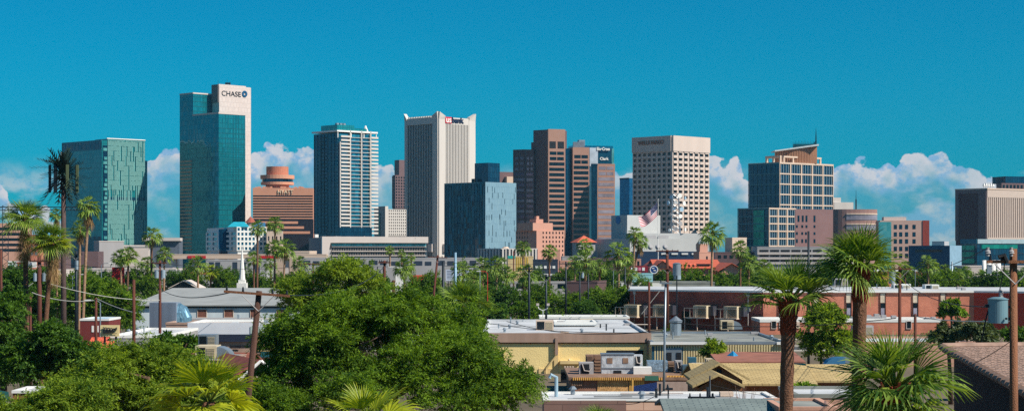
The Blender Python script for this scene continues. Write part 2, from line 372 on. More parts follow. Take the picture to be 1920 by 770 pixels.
m_grey = mat('grey_concrete', (165, 162, 162), 0.9, var=0.08, scale=0.15, streak=True)
m_tan = mat('tan_precast', (206, 182, 162), 0.85, var=0.05, scale=0.15)
m_terra = mat('terracotta_precast', (204, 146, 118), 0.85, var=0.06, scale=0.15)
m_gran = mat('brown_granite', (164, 124, 106), 0.5, var=0.06, scale=0.15)
m_grand = mat('dark_brown_granite', (108, 84, 84), 0.5, var=0.08, scale=0.15)
m_mull = mat('blue_grey_mullion', (60, 120, 134), 0.5, 0.3)
m_mulld = mat('dark_mullion', (16, 44, 60), 0.5, 0.3)
m_white = mat('white_paint', (232, 230, 224), 0.6, var=0.05, scale=0.3)
m_black = mat('dark_void', (16, 20, 28), 0.8)
m_pole_d = mat('dark_steel', (40, 48, 56), 0.5, 0.5)
m_steel = mat('galvanised_steel', (150, 160, 168), 0.45, 0.6)
m_gravel = mat('roof_gravel', (170, 160, 148), 0.95, var=0.15, scale=0.5)
m_letd = mat('navy_sign_letters', (20, 34, 66), 0.5)

# ---- green glass tower, far left
T = Tower('glass_tower', 'green glass tower with pale vertical fins, leftmost tower of the skyline', 117, 191, 272, 263, 1500)
T.body(g_teal, 'glass_wall', z1=T.zt)
fl, fr = T.FL, T.FR; zt = T.zt; zb = 0
b = MB(); b.fbox(fl, 0, fl.L, 0, .25, zt - 7.6, zt - 6.6); b.fbox(fl, 0, fl.L, 0, .3, zt - .8, zt + .4)
for i in range(1, 12): b.fbox(fl, i * fl.L / 12 - .15, i * fl.L / 12 + .15, 0, .25, zt - 6.6, zt - .8)
b.fbox(fl, -.5, .8, -.1, .35, 0, zt); b.build('mullion_grid', m_mull, T.root)
MB().fbox(fl, 0.9, fl.L - 1, 0.01, .12, zt - 6.5, zt - 1).build('louvre_band', g_navy, T.root)
MB().fbox(fl, 1, fl.L, 0.01, 1.2, 0, Z(443, 1500)).build('podium', g_navy, T.root)
un = fr.upx(201); u1 = fr.upx(271)
MB().fbox(fr, 0.8, un, .01, .25, 0, zt - 4).build('stair_recess', g_navy, T.root)
bb = MB()
for k in range(26):
    z = 20 + k * 3.6
    if z < zt - 4 and random.Random(k).random() < .75: bb.fbox(fr, 1.0 + (k % 3) * .8, un - .4, .25, .7, z, z + 2.4)
bb.build('balcony_panel', g_tealL, T.root)['kind'] = 'stuff'
ztr = Z(259, 1495)
MB().fbox(fr, un, fr.L, -18, .3, zt, ztr).build('roof_screen', g_teal, T.root)
fins = MB(); rng = random.Random(4); nf = 40
for i in range(nf):
    u = un + (i + .5) * (u1 - un) / nf; z = 8.0
    while z < ztr - 1:
        h = rng.choice([4, 8, 8, 12]); z2 = min(z + h, ztr - .5)
        if rng.random() < .93 and not (55 < z < 58.5): fins.fbox(fr, u - .23, u + .23, .3, .75, z, z2 - .3)
        z = z2
fins.build('fin', mat('pale_glass_fin', (138, 194, 188), 0.35, 0.1, var=.08), T.root)['kind'] = 'stuff'
MB().fbox(fr, un, u1, .31, .6, 55.5, 58).build('louvre_band', g_navy, T.root)
MB().fbox(fr, fr.L, fr.L + 3.2, -14, -1.5, 0, Z(300, 1520)).build('side_bay', g_tealL, T.root)
b = MB(); b.fbox(fr, un - .4, fr.L, -.3, .5, ztr, ztr + .7)
b.build('coping', m_white, T.root)

# grey podium blocks below it
T = Tower('concrete_block', 'windowless grey concrete block at the foot of the green glass tower', 176, 186, 232, 453, 1180, 25); T.body(m_grey, 'wall')
MB().fbox(T.FR, -.2, T.LR + .2, -T.LL - .2, .2, T.zt, T.zt + .6).build('coping', m_conc, T.root)
T = Tower('exhibition_hall', 'long pale hall with flat roof right of the grey concrete block', 232, 232, 278, 459, 1190, 8); T.body(m_conc, 'wall')
MB().fbox(T.FR, .5, T.LR - .5, 0.01, .3, T.zt - 1.4, T.zt - .8).build('eave_band', m_grey, T.root)
T = Tower('exhibition_hall', 'low tan hall with dark garage door behind the two lamp-lit palms at left', 150, 150, 184, 471, 900, 5); T.body(m_grand, 'wall')
MB().fbox(T.FR, 1, T.LR - 1, 0.01, .2, 2, 6).build('garage_door', g_navy, T.root)
T = Tower('arena_roof', 'grey slate-clad arena wall with white eave left of the tallest tower', 270, 270, 336, 446, 1300, 3); T.body(mat('slate_cladding', (92, 100, 112), .7), 'wall')
MB().fbox(T.FR, -1, T.LR + 1, -10, 2.5, T.zt - 2.0, T.zt + .2).build('roof_edge', m_conc, T.root)

# ---- tallest tower: slab, front volume, white core
root = thing('bank_tower', 'tallest tower, teal glass volumes against a white core reading CHASE', 'building', (X(410, 1480), 1480, 0))
TF = Tower('', '', 362, 410, 460, 212, 1480, root=root)
g_chf = glassmat('tower_front_glass', (14, 112, 124), (24, 132, 142), 0.3, 0.08, 1.5, 3.9, 0.045, frame=(16, 82, 98), ms=0.14)
MB().fbox(TF.FR, 0, TF.LR, -TF.LL, 0, 0, TF.zt).build('front_volume', g_chf, root)
b = MB()
for fr in (TF.FR, TF.FL): b.fbox(fr, -.2, fr.L + .2, -.2, .35, TF.zt - .6, TF.zt + .8)
b.build('coping', m_conc, root)
b = MB(); nfl = 27
for j in range(nfl): b.fbox(TF.FR, .3, TF.LR, .0, .16, 6 + j * 4.1, 6.5 + j * 4.1)
for j in range(10): b.fbox(TF.FR, (j + .5) * TF.LR / 10 - .12, (j + .5) * TF.LR / 10 + .12, 0, .14, 0, TF.zt - .6)
b.build('mullion_grid', mat('teal_mullion', (30, 116, 126), .4, .5), root)
D2 = TF.FL.oy
TS = Tower('', '', 337, 362, 411, 175, D2 + .5, root=root)
MB().fbox(TS.FR, 0, TS.LR, -TS.LL, 0, 0, TS.zt).build('rear_slab', g_chf, root)
b = MB(); b.fbox(TS.FR, 0, TS.LR, -.2, .3, TS.zt - .4, TS.zt + .7); b.fbox(TS.FL, 0, TS.LL, -.2, .3, TS.zt - .4, TS.zt + .7)
b.build('coping', m_conc, root)
b = MB()
for j in range(33): b.fbox(TS.FR, 0, TS.LR - .5, 0, .15, TS.zt - 3 - j * 3.9, TS.zt - 2.5 - j * 3.9)
b.build('mullion_grid', MATS['teal_mullion'], root)
b = MB()                                                  # tan bands paint an orange building's reflection on the narrow side wall
for j in range(26): b.fbox(TS.FL, 1.2, TS.LL - 1.5, 0.01, .5, Z(300, D2) - 1.6 - j * 2.9, Z(300, D2) - j * 2.9)
b.build('reflection_band', mat('reflection_tan', (176, 150, 124), .8), root)
TC = Tower('', '', 398, 411, 476, 160, 1510, root=root)
Lr = TC.LR; rr = 6.0; poly = [(0, -TC.LL), (0, 0), (Lr - rr, 0)] + [(Lr - rr + rr * math.sin(t), -rr + rr * math.cos(t)) for t in [R(q) for q in range(10, 91, 10)]] + [(Lr, -TC.LL)]
poly = [TC.FR.pt(u, w_) for u, w_ in poly]
MB().prism(poly, 0, TC.zt).build('core_wall', brickmat('core_panels', (212, 196, 188), (206, 190, 182), (184, 170, 164), 3.2, 3.9, .12, var=.05), root)
MB().fbox(TC.FL, 0, TC.LL - .6, .02, .8, TC.zt - 14, TC.zt + .8).build('shaded_core_side', mat('taupe_core_shade', (120, 112, 108), .8), root)  # taupe slab paints the shade on the white core's left side
MB().fbox(TC.FR, 0, TC.LR - 8, -1, -.3, TC.zt, TC.zt + 1.0).build('coping', m_conc, root)
fr = TC.FR
text('CHASE', fr, fr.upx(415.5), fr.upx(451.5), fr.z(430, 180.5), fr.z(430, 171), .05, mat('black_sign_letters', (22, 24, 34), .5), root, bold=0.0, ext=.3)
uc = fr.upx(458.3); zc = fr.z(458, 176.3); r1 = 2.55; r0 = .95
b = MB()
for q in range(4):                                        # octagon emblem: four wedge pieces round a square opening
    t0 = q * math.pi / 2
    def rp(x, y): return (x * math.cos(t0) - y * math.sin(t0), x * math.sin(t0) + y * math.cos(t0))
    pts = [rp(*p) for p in ((-r1 * .42, r1), (r1 * .42, r1), (r1 * .95, r1 * .45), (r0, r0), (-r0, r0 * .98))]
    f0 = [(*fr.pt(uc + x, .05), zc + y) for x, y in pts]; f1 = [(*fr.pt(uc + x, .6), zc + y) for x, y in pts]
    b.face(f1); b.face(f0[::-1])
    for i in range(5): b.face([f0[i], f1[i], f1[(i + 1) % 5], f0[(i + 1) % 5]])
b.build('emblem', mat('emblem_blue', (20, 84, 124), .4), root)
# roof aerials
for px, py, r_ in ((417, 150, .18), (434, 147, .16), (439, 150, .16)):
    b = MB(); u = fr.upx(px); x, y = fr.pt(u, -6); b.cyl(x, y, TC.zt, Z(py, 1514), r_, r_ * .6, 6); b.build('antenna', m_pole_d, root)
b = MB(); x, y = fr.pt(fr.upx(436), -6.5); b.box(x - 2.2, x + 2.2, y - 1, y + 1, TC.zt + 2, TC.zt + 3.4); b.cyl(x - 1.4, y, TC.zt, TC.zt + 2, .2, n=6); b.cyl(x + 1.4, y, TC.zt, TC.zt + 2, .2, n=6)
b.build('roof_plant', m_pole_d, root)

# ---- white gridded block with teal roof below it
T = Tower('office_block', 'white block with square blue windows and teal hipped roof below the tallest tower', 386, 444, 500, 425, 1080, 22)
g_sq = mat('square_blue_glass', (30, 110, 140), .15, .4, var=.3, scale=.3)
fr, fl = T.FR, T.FL; zt = Z(425, 1080)
wall = MB(); wn = Wins(T.root, g_sq)
wall.fbox(fr, .65, T.LR - .01, -T.LL + .65, -.65, 0, zt)
grid(wall, wn, fr, 0, T.LR, Z(470, 1080), zt, 8, 5, .6, .62, .6)
grid(wall, wn, fl, 0, T.LL - .6, Z(470, 1080), zt - 2.4, 5, 4, .7, .6, .6)
wall.build('wall', m_white, T.root); wn.done()
b = MB(); cxx, cyy = fr.pt(3, -5)
for (x0, x1, y0, z0) in ((-6.5, 5.5, -6, zt),):
    b.hexa([(cxx + x0, cyy - 5, z0), (cxx + x1, cyy - 5, z0), (cxx + x1, cyy + 5, z0), (cxx + x0, cyy + 5, z0), (cxx + x0 + 3, cyy - 1, z0 + 3), (cxx + x1 - 3, cyy - 1, z0 + 3), (cxx + x1 - 3, cyy + 1, z0 + 3), (cxx + x0 + 3, cyy + 1, z0 + 3)])
b.build('hipped_roof', mat('teal_roof_sheet', (48, 176, 196), .4, .2), T.root)
MB().cyl(*fl.pt(T.LL * .62, -1), 0, zt - 1, 4.6, n=20).build('glass_bay', g_navy, T.root, smooth=True)
MB().fbox(fr, T.LR * .62, T.LR - .5, -8, -1.2, zt, zt + 2.6).build('penthouse', mat('blue_cladding', (50, 110, 150), .5), T.root)

T = Tower('office_block', 'small tan block with few punched windows right of the white gridded block', 500, 500, 530, 433, 1075, 6)
fr = T.FR; wall = MB(); wn = Wins(T.root, g_dark); wall.fbox(fr, .01, T.LR - .01, -14, -.51, 0, T.zt); grid(wall, wn, fr, 0, T.LR, 0, T.zt, 4, 3, .35, .3, .5)
wall.build('wall', m_tan, T.root); wn.done()
# small red-roofed cupola
r_ = thing('church_cupola', 'small red conical tiled roof peeking over the white gridded block', 'church', (X(470, 1250), 1250, 0))
MB().cyl(X(470, 1250), 1250, 0, Z(415, 1250), 3.0, n=8).build('drum', m_tan, r_)
MB().cyl(X(470, 1250), 1250, Z(417, 1250), Z(406, 1250), 3.9, .3, n=12).build('roof', mat('red_tile_far', (158, 82, 66), .8), r_)

# ---- striped hotel with drum restaurant
T = Tower('hotel', 'terracotta hotel striped with dark ribbon windows, round restaurant drum on its roof, reading HYATT', 474, 474, 587, 352, 1480, 4)
fr = T.FR; zt = T.zt
m_rib = g_dark
MB().fbox(fr, 0, T.LR, -30, -.8, 0, zt).build('core', m_terra, T.root)
z416 = Z(410, 1480); par = MB(); n = 9; zz0 = Z(366, 1480)
par.fbox(fr, 0, T.LR, -.79, 0, zz0, zt)
for j in range(n):
    z1 = zz0 - j * (zz0 - z416) / n; hh = (zz0 - z416) / n
    MB().fbox(fr, 0.3, T.LR - .3, -.79, -.4, z1 - hh * .55, z1).build('ribbon_window', m_rib, T.root)
    par.fbox(fr, 0, T.LR, -.79, .1, z1 - hh, z1 - hh * .55)
par.build('parapet_band', m_terra, T.root)
rng = random.Random(3); b = MB()
for k in range(14):
    u = rng.uniform(1, T.LR - 3); b.fbox(fr, u, u + rng.uniform(1, 3), -4, -2, zt, zt + rng.uniform(.5, 1.4))
b.build('roof_vent', m_terra, T.root)
MB().fbox(fr, -1, T.LR + .3, -.7, .7, 0, z416 - .5).build('dark_base', mat('dark_bronze_wall', (30, 26, 36), .5), T.root)
b = MB()
for k in range(3): b.fbox(fr, 4 + k * 0, T.LR * (.75 + .1 * k), .7, 1.0, z416 - 4 - 4 * k, z416 - 2 - 4 * k)
b.build('parapet_band', m_terra, T.root)
x, y = X(518, 1490), 1497.0
MB().cyl(x, y, zt, Z(346, 1490), 9.5, n=32).build('drum_base', m_terra, T.root)
MB().cyl(x, y, Z(346, 1490), Z(341, 1490), 13.4, n=32).build('drum_floor', m_terra, T.root)
MB().cyl(x, y, Z(341, 1490), Z(335, 1490), 12.6, n=32).build('drum_window', g_blue, T.root)
MB().cyl(x, y, Z(335, 1490), Z(328, 1490), 13.8, n=32).build('drum_roof', m_terra, T.root)
MB().cyl(x, y, Z(328, 1490), Z(312, 1490), 9.0, n=32).build('drum_top', mat('terracotta_dark', (186, 118, 92), .85), T.root)
text('HYATT', fr, fr.upx(521), fr.upx(550), Z(363, 1480), Z(355.5, 1480), .05, mat('cream_sign_letters', (240, 214, 180), .5), T.root, bold=.01, ext=.7)

# ---- condominium tower with balconies
T = Tower('condominium_tower', 'slim blue glass apartment tower with white balcony slabs and flat canopy roof', 589, 633, 705, 250, 1300, 42)
fr, fl = T.FR, T.FL; zt = T.zt
MB().fbox(fr, .1, T.LR - 4, -T.LL + .1, -.1, 0, zt).build('glass_wall', g_navy, T.root)
MB().fbox(fr, -1.5, T.LR + .5, -T.LL - 1, 1.5, Z(247, 1300), Z(244, 1300)).build('canopy', m_white, T.root)
for u in (-.5, T.LR * .33, T.LR * .66, T.LR - .5):
    MB().fbox(fr, u, u + .5, .3, .8, zt - 3, Z(247, 1300)).build('column', m_white, T.root)
MB().fbox(fr, 2, T.LR * .5, -T.LL * .8, -3, Z(244, 1300), Z(233, 1300)).build('penthouse', g_teal, T.root)
MB().fbox(fr, T.LR * .5, T.LR * .85, -T.LL * .7, -4, Z(244, 1300), Z(238, 1300)).build('penthouse', g_teal, T.root)
x, y = fr.pt(T.LR * .92, -8)
MB().tube([(x, y, Z(246, 1300)), (x - .6, y, Z(231, 1300))], [2.2, .6], 6).build('roof_fin', m_white, T.root)
for k in range(3): MB().fbox(fr, 3 + 3 * k, 5 + 3 * k, -7, -5, Z(233, 1300), Z(229.5, 1300)).build('roof_vent', m_steel, T.root)
b = MB(); zb = Z(438, 1300); nfl = 27; hh = (zt - zb) / nfl
up = [fr.upx(q) for q in (636, 655, 676, 693)]
for u in up: b.fbox(fr, u - .38, u + .38, .1, 1.5, zb, zt + (2.5 if u > 3 else -6))
b.build('pier', m_concw, T.root)
panes = [glassmat('condo_glass', (16, 96, 122), (54, 150, 170), .5, .15, 2.6, hh, .03)]
MB().fbox(fr, up[0], up[-1], -.05, .12, zb, zt).build('window_band', panes[0], T.root)
for j in range(nfl):
    z = zb + j * hh
    s_ = MB(); s_.fbox(fr, up[0] + .38, up[1] - .38, .12, 1.9, z, z + .35); s_.fbox(fr, up[1] + .38, up[2] - .38, .12, 1.3, z, z + .3)
    s_.fbox(fr, up[2] + .38, up[3] - .38, .12, 1.9, z, z + .35); s_.fbox(fr, up[3] + .38, T.LR + .8, -5.5, 1.7, z, z + .4)
    s_.fbox(fr, up[0] + .38, up[1] - .38, 1.8, 1.88, z + .35, z + 1.25); s_.fbox(fr, up[3] + .38, T.LR + .8, 1.6, 1.68, z + .4, z + 1.3)
    s_.build('balcony', m_concw, T.root)
b = MB()
for j in range(nfl + 1): b.fbox(fl, 0, T.LL, .0, .3, zb + j * hh, zb + j * hh + .35)
for j in range(7): b.fbox(fl, j * T.LL / 7, j * T.LL / 7 + .3, .0, .32, zb, zt)
b.build('mullion_grid', m_mull, T.root)
MB().fbox(fr, -.5, T.LR - 6, .5, 3, 0, Z(426, 1300)).build('podium', g_navy, T.root)
b = MB()
for j in range(nfl): b.fbox(fl, T.LL * .3, T.LL * .55, .3, 1.2, zb + j * hh, zb + j * hh + .4)
b.build('balcony_edge', m_mulld, T.root)

# ---- white convention hall across its foot
T = Tower('convention_hall', 'long low white hall with deep ribbon-windowed front at the foot of the apartment tower', 580, 604, 803, 443, 1050, 22)
fr, fl = T.FR, T.FL; zt = T.zt; zb = Z(480, 1050)
MB().fbox(fr, .3, T.LR, -T.LL, -3.5, 0, zt - .6).build('rear_wall', mat('blue_grey_cladding', (98, 124, 138), .8), T.root)
b = MB(); b.fbox(fr, 0, T.LR, -3.4, 0, zt - 3.6, zt)
b.hexa([(*fr.pt(0, 0), zb - 5), (*fr.pt(2.2, 0), zb - 5), (*fr.pt(2.2, -3.4), zb - 5), (*fr.pt(0, -3.4), zb - 5), (*fr.pt(0, 0), zt - 3.61), (*fr.pt(5.0, 0), zt - 3.61), (*fr.pt(5.0, -3.4), zt - 3.61), (*fr.pt(0, -3.4), zt - 3.61)])
b.build('frame', m_conc, T.root)
u0 = fr.upx(624); u1 = T.LR - .5
MB().fbox(fr, 2.3, u0, -3.49, -3.1, zb - 5, zt - 3.61).build('side_panel', m_grey, T.root)
for j, (za, zb_, mm) in enumerate(((457, 461.5, g_tealL), (462, 470, g_dark), (471.5, 478, g_dark), (480, 487, g_navy))):
    MB().fbox(fr, u0, u1, -3.45, -3.0, Z(zb_, 1050), Z(za, 1050)).build('ribbon_window', mm, T.root)
b = MB()
for py in (461.8, 470.7, 479): b.fbox(fr, u0, u1, -3.4, -1.8, Z(py, 1050) - .22, Z(py, 1050) + .22)
for k in range(56): u = u0 + k * (u1 - u0) / 56; b.fbox(fr, u, u + .12, -3.0, -2.8, Z(487, 1050), zt - 3.9)
b.build('sunshade', m_conc, T.root)
MB().fbox(fl, 0, T.LL, 0, .3, 0, zt - .7).build('end_wall', mat('end_wall_shade', (66, 104, 126), .7), T.root)  # end of the white hall coloured blue, shade put into its colour
MB().fbox(fr, -3, -1, -6, -4, zt - .6, zt + 1.2).build('roof_hatch', m_white, T.root)

# ---- background blocks between apartment and white ribbed tower
T = Tower('office_tower', 'distant brown tower with setback crown left of the white ribbed tower', 735, 741, 760, 328, 1900, 40)
fr, fl = T.FR, T.FL; wall = MB(); wn = Wins(T.root, g_dark); wall.fbox(fr, .8, T.LR, -T.LL, -.8, 0, T.zt); grid(wall, wn, fr, 0, T.LR, Z(390, 1900), T.zt - 1, 4, 11, .55, .55, .7); grid(wall, wn, fl, 0, T.LL - .8, Z(390, 1900), T.zt - 1, 2, 11, .5, .55, .7)
wall.build('wall', m_grand, T.root); wn.done(); MB().fbox(fr, 8, T.LR + 2, -12, -4, T.zt, T.zt + 16).build('crown', m_grand, T.root)
T = Tower('government_block', 'white waffle-fronted block with stair tower between the apartment and ribbed towers', 706, 728, 762, 392, 1350, 30)
fr, fl = T.FR, T.FL; wall = MB(); wn = Wins(T.root, g_blue); wall.fbox(fr, .8, T.LR, -T.LL, -.8, 0, T.zt); grid(wall, wn, fr, 0, T.LR, Z(442, 1350), T.zt, 9, 9, .5, .5, .8)
wall.build('wall', m_concw, T.root); wn.done()
MB().fbox(fl, 1, T.LL, 0.02, 2.5, 0, T.zt + 2.2).build('stair_tower', m_concw, T.root); MB().fbox(fl, T.LL * .35, T.LL * .6, 2.5, 2.9, 0, T.zt - 3).build('stair_window', g_blue, T.root)

# ---- white ribbed bank tower
T = Tower('bank_tower', 'white tower with vertical ribs and flared corner horns, red and blue bank sign on top', 760, 822, 890, 213, 1400, 45)
fr, fl = T.FR, T.FL; zt = T.zt
g_rib = mat('grey_rib_glass', (36, 48, 58), .3, .3, var=.15, scale=.1)
MB().fbox(fr, .5, T.LR - .5, -T.LL + .5, -.5, 0, zt - 3).build('core', g_rib, T.root)
m_rb = m_concw
for f_, ua, ub in ((fr, fr.upx(834), fr.upx(877)), (fl, fl.upx(764.5), fl.upx(811))):
    rb = MB(); nr = 15; top_ = zt - 7.5; hw = .42 if f_ is fr else .26
    for k in range(nr + 1):
        u = ua + k * (ub - ua) / nr
        rb.fbox(f_, u - hw, u + hw, -.5, .7 if f_ is fr else .0, 0, top_)
    rb.build('rib', m_rb, T.root)['kind'] = 'stuff'
    b = MB()
    for j in range(30): b.fbox(f_, ua, ub, -.49, -.2, 8 + j * 3.6, 9.2 + j * 3.6)
    b.build('spandrel', mat('spandrel_grey', (70, 76, 84), .5), T.root)
b = MB()
def horn(f_, u0, u1, flip):                               # corner pier, flared at the top
    b.fbox(f_, u0, u1, -.5, .9, 0, zt - 4)
    a, c = (u0, u1)
    lo = [(*f_.pt(a, .9), zt - 4), (*f_.pt(c, .9), zt - 4), (*f_.pt(c, -1.5), zt - 4), (*f_.pt(a, -1.5), zt - 4)]
    ta, tc_ = (zt + 1.6, zt - 1.6) if not flip else (zt - 1.6, zt + 1.6)
    hi = [(*f_.pt(a, 1.6), ta), (*f_.pt(c, 1.6), tc_), (*f_.pt(c, -1.5), tc_), (*f_.pt(a, -1.5), ta)]
    b.hexa(lo + hi)
horn(fr, .0, fr.upx(833), False); horn(fr, fr.upx(878), T.LR, True); horn(fl, 0, fl.upx(764), False); horn(fl, fl.upx(812), T.LL, True)
b.build('corner_pier', m_rb, T.root)
b = MB(); b.fbox(fl, fl.upx(764), fl.upx(812), -1.4, .7, zt - 7.5, zt - 2.6); b.fbox(fr, fr.upx(833), fr.upx(878), -1.4, .7, zt - 7.5, zt - 2.4)
b.build('parapet', m_rb, T.root)
b = MB(); ua, ub = fl.upx(766), fl.upx(811)
for k in range(14): u = ua + k * (ub - ua) / 14; b.fbox(fl, u, u + (ub - ua) / 28, -1.0, .3, zt - 2.6, zt - 1.3)
b.build('crenellation', m_rb, T.root)
ua, ub, uc, ud = fr.upx(833.5), fr.upx(845), fr.upx(846), fr.upx(868)
MB().fbox(fr, ua, ub, .72, 1.1, Z(231, 1404), Z(219, 1404)).build('sign_panel', mat('sign_red', (206, 24, 52), .5), T.root)
text('us', fr, ua + .6, ub - .4, Z(229.5, 1404), Z(221.5, 1404), 1.1, m_white, T.root, bold=.02, ext=.25)
text('bank', fr, uc, ud, Z(230, 1408), Z(219.5, 1408), .72, m_letd, T.root, bold=.03, ext=.6)
for f_, px in ((fl, 811), (fr, 833)):
    u = f_.upx(px); MB().fbox(f_, u - 2.6, u + 2.4, .9, 3, Z(472, 1400), Z(457, 1400)).build('base_block', m_conc, T.root)

# ---- dark glass cube
T = Tower('office_block', 'dark navy glass cube with a pale panelled right wall in front of the ribbed tower', 833, 909, 967, 341, 1200, 45)
MB().fbox(T.FR, .0, T.LR, -T.LL, 0, 0, T.zt).build('glass_wall', glassmat('dark_cube_glass', (8, 40, 60), (22, 84, 108), .3, .08, 1.5, 3.6, .06, frame=(10, 36, 52), ms=.1), T.root)
fr, fl = T.FR, T.FL; zt = T.zt
b = MB(); rng = random.Random(8)
for k in range(26):
    u = (k + .5) * T.LL / 26; z = 4
    while z < zt - 1: 
        h = rng.choice([5, 9, 14]); z2 = min(z + h, zt)
        if rng.random() < .5: b.fbox(fl, u - .1, u + .1, .0, .35, z, z2)
        z = z2
b.build('fin', mat('steel_blue_fin', (70, 120, 140), .4, .4), T.root)['kind'] = 'stuff'
pan = brickmat('pale_blue_panels', (124, 156, 170), (116, 148, 164), (98, 130, 148), 2.2, 4.0, .08, rough=.45, var=.04, off=.37)
MB().fbox(fr, 0.1, T.LR, .0, .5, Z(482, 1200), zt).build('panel_wall', pan, T.root)
b = MB(); rng = random.Random(11)
for k in range(46):
    u = rng.uniform(.8, T.LR - 1); z = Z(475, 1200) + int(rng.random() * 12) * 3.6 + rng.random(); b.fbox(fr, u, u + .32, .5, .62, z, z + 3.4)
b.build('slot_window', g_blue, T.root)['kind'] = 'stuff'
q = Tower('', '', 890, 915, 937, 305, 1222, 45, root=T.root); MB().fbox(q.FR, 0, q.LR, -q.LL, 0, zt + .01, q.zt).build('penthouse', g_navy, T.root)
q = Tower('', '', 884, 889, 893, 335, 1226, 45, root=T.root); MB().fbox(q.FR, 0, q.LR, -q.LL, 0, zt + .01, q.zt).build('roof_plant', m_pole_d, T.root)
T = Tower('office_block', 'low brown rooftop sliver showing right of the dark glass cube penthouse', 934, 936, 964, 322, 1500, 30)
T.body(m_grand, 'wall'); MB().fbox(T.FR, T.LR * .35, T.LR, .1, 4, 0, Z(331, 1500)).build('setback', m_tan, T.root)
T = Tower('shop_block', 'low building with white vertical fins in front of the dark glass cube', 896, 940, 1008, 467, 980, 12)
T.body(mat('shadow_blue_wall', (44, 66, 84), .6), 'wall'); fr, fl = T.FR, T.FL
for f_, n in ((fr, 11), (fl, 8)):
    b = MB()
    for k in range(n): u = (k + .2) * f_.L / n; b.fbox(f_, u, u + f_.L / n * .52, 0.01, .5, 0, T.zt)
    b.fbox(f_, 0, f_.L, .0, .3, T.zt, T.zt + .5); b.build('fin', m_concw, T.root)
MB().cyl(X(948, 986), 992, T.zt, T.zt + 1.4, 2.6, 1.2).build('roof_dome', m_tan, T.root)

# ---- twin brown granite towers
T = Tower('granite_tower', 'brown granite tower of stepped slabs with dark ribbon windows, tallest of the brown pair', 962, 1028, 1062, 242, 1450, 20)
root = T.root
def slab(root, xl, xc, xr, yt, D, a, m, ribs, y_first, step, ylast, gm, two=2, deep=.9):
    q = Tower('', '', xl, xc, xr, yt, D, a, root=root)
    q.body(m, 'wall', inset=.0)
    fr = q.FR; j = 0; y = y_first
    while y < ylast:
        z1 = fr.z(xc + 1, y); z0 = fr.z(xc + 1, y + step * .6)
        m0 = fr.L * .09
        if j < two:
            MB().fbox(fr, m0, fr.L / 2 - .3, -.1, .1, z0, z1).build('window', gm, root); MB().fbox(fr, fr.L / 2 + .3, fr.L - m0, -.1, .1, z0, z1).build('window', gm, root)
        else: MB().fbox(fr, m0 * .6, fr.L - m0 * .6, -.1, .1, z0, z1).build('window', gm, root)
        y += step; j += 1
    return q
q = slab(root, 1026, 1028, 1060, 242, 1440, 20, m_gran, 0, 284, 10.05, 455, g_dark)
for k in (0, 1): MB().fbox(q.FR, 1 + k * q.LR * .48, q.LR * .44 + k * q.LR * .48, -.1, .12, q.FR.z(1030, 278), q.FR.z(1030, 265)).build('louvre', m_black, root)
q.root = root
MB().fbox(q.FR, q.LR, q.LR + 2, -14, -2, 0, q.zt - 1).build('side_slab', m_grand, root); MB().fbox(q.FR, q.LR + .01, q.LR + 5.5, -12, -1.0, 0, Z(278, 1440)).build('recess_glass', g_navy, root)
q2 = Tower('', '', 1000, 1026, 1028, 243, 1446, 50, root=root); q2.body(m_grand, 'wall');  # left-turned slabs in darker granite: their shade is put into the colour
for xl, xc, yt, D in ((986, 1001, 280, 1452), (962, 985, 280, 1458), (996, 1026, 266, 1450)):
    q3 = Tower('', '', xl, xc, xc + 3, yt, D, 62, root=root); q3.body(m_grand, 'wall'); fl = q3.FL
    zz = q3.zt - 6
    for j in range(34):
        zt_ = zz - j * 4.2
        if zt_ < 6: break
        ua, ub = fl.L * .15, fl.L * .85
        if j < 3: MB().fbox(fl, ua, (ua + ub) / 2 - .8, -.1, .12, zt_ - 2, zt_).build('window', g_pale, root); MB().fbox(fl, (ua + ub) / 2 + .8, ub, -.1, .12, zt_ - 2, zt_).build('window', g_pale, root)
        else: MB().fbox(fl, fl.L * .08, fl.L * .92, -.1, .12, zt_ - 2.1, zt_).build('window', g_pale if j % 2 == 0 else mat('violet_window_glass', (126, 110, 130), .25, .2, var=.4, scale=.12), root)
MB().fbox(q.FR, q.LR + 2, q.LR + 9, -16, -4, 0, Z(282, 1450)).build('glass_link', g_navy, root)
slab(root, 1074, 1074, 1105, 276, 1445, 14, m_gran, 0, 290.5, 10.05, 462, g_dark)
b = MB(); b.box(X(1075, 1452), X(1096, 1452), 1452, 1466, Z(276, 1452), Z(266, 1452)); b.build('roof_plant', m_steel, root)

T = Tower('granite_tower', 'shorter brown tower with blue glass crown and sign, right-hand of the brown pair', 1108, 1120, 1153, 307, 1500, 14)
q = slab(T.root, 1119, 1120, 1153, 307, 1495, 14, m_gran, 0, 312, 10.2, 455, g_pale)
rt = T.root; fr = q.FR
MB().fbox(fr, -5.2, -.05, -10, .2, 0, fr.z(1120, 307)).build('glass_corner', g_navy, rt)
g_crown = glassmat('crown_glass', (20, 110, 140), (26, 126, 150), .6, .15, 1.6, 3.6, .03)
MB().fbox(fr, .6, q.LR - 2.4, -14, -1, q.zt, Z(280, 1495)).build('glass_crown', glassmat('crown_glass_dark', (24, 96, 128), (30, 104, 134), .6, .15, 1.6, 3.6, .03), rt)
MB().fbox(fr, -20, q.LR - 1, -16, -2, q.zt + 8, Z(273, 1495)).build('glass_crown', g_crown, rt)
MB().fbox(fr, -6.5, .5, -12, 0, q.zt - 2, Z(277, 1495)).build('sign_wall', mat('pale_sign_wall', (172, 184, 196), .6, var=.2, scale=.2), rt)
MB().fbox(fr, q.LR - 2.3, q.LR - .4, -14, -1.2, q.zt, Z(278, 1495)).build('glass_edge', g_tealL, rt)
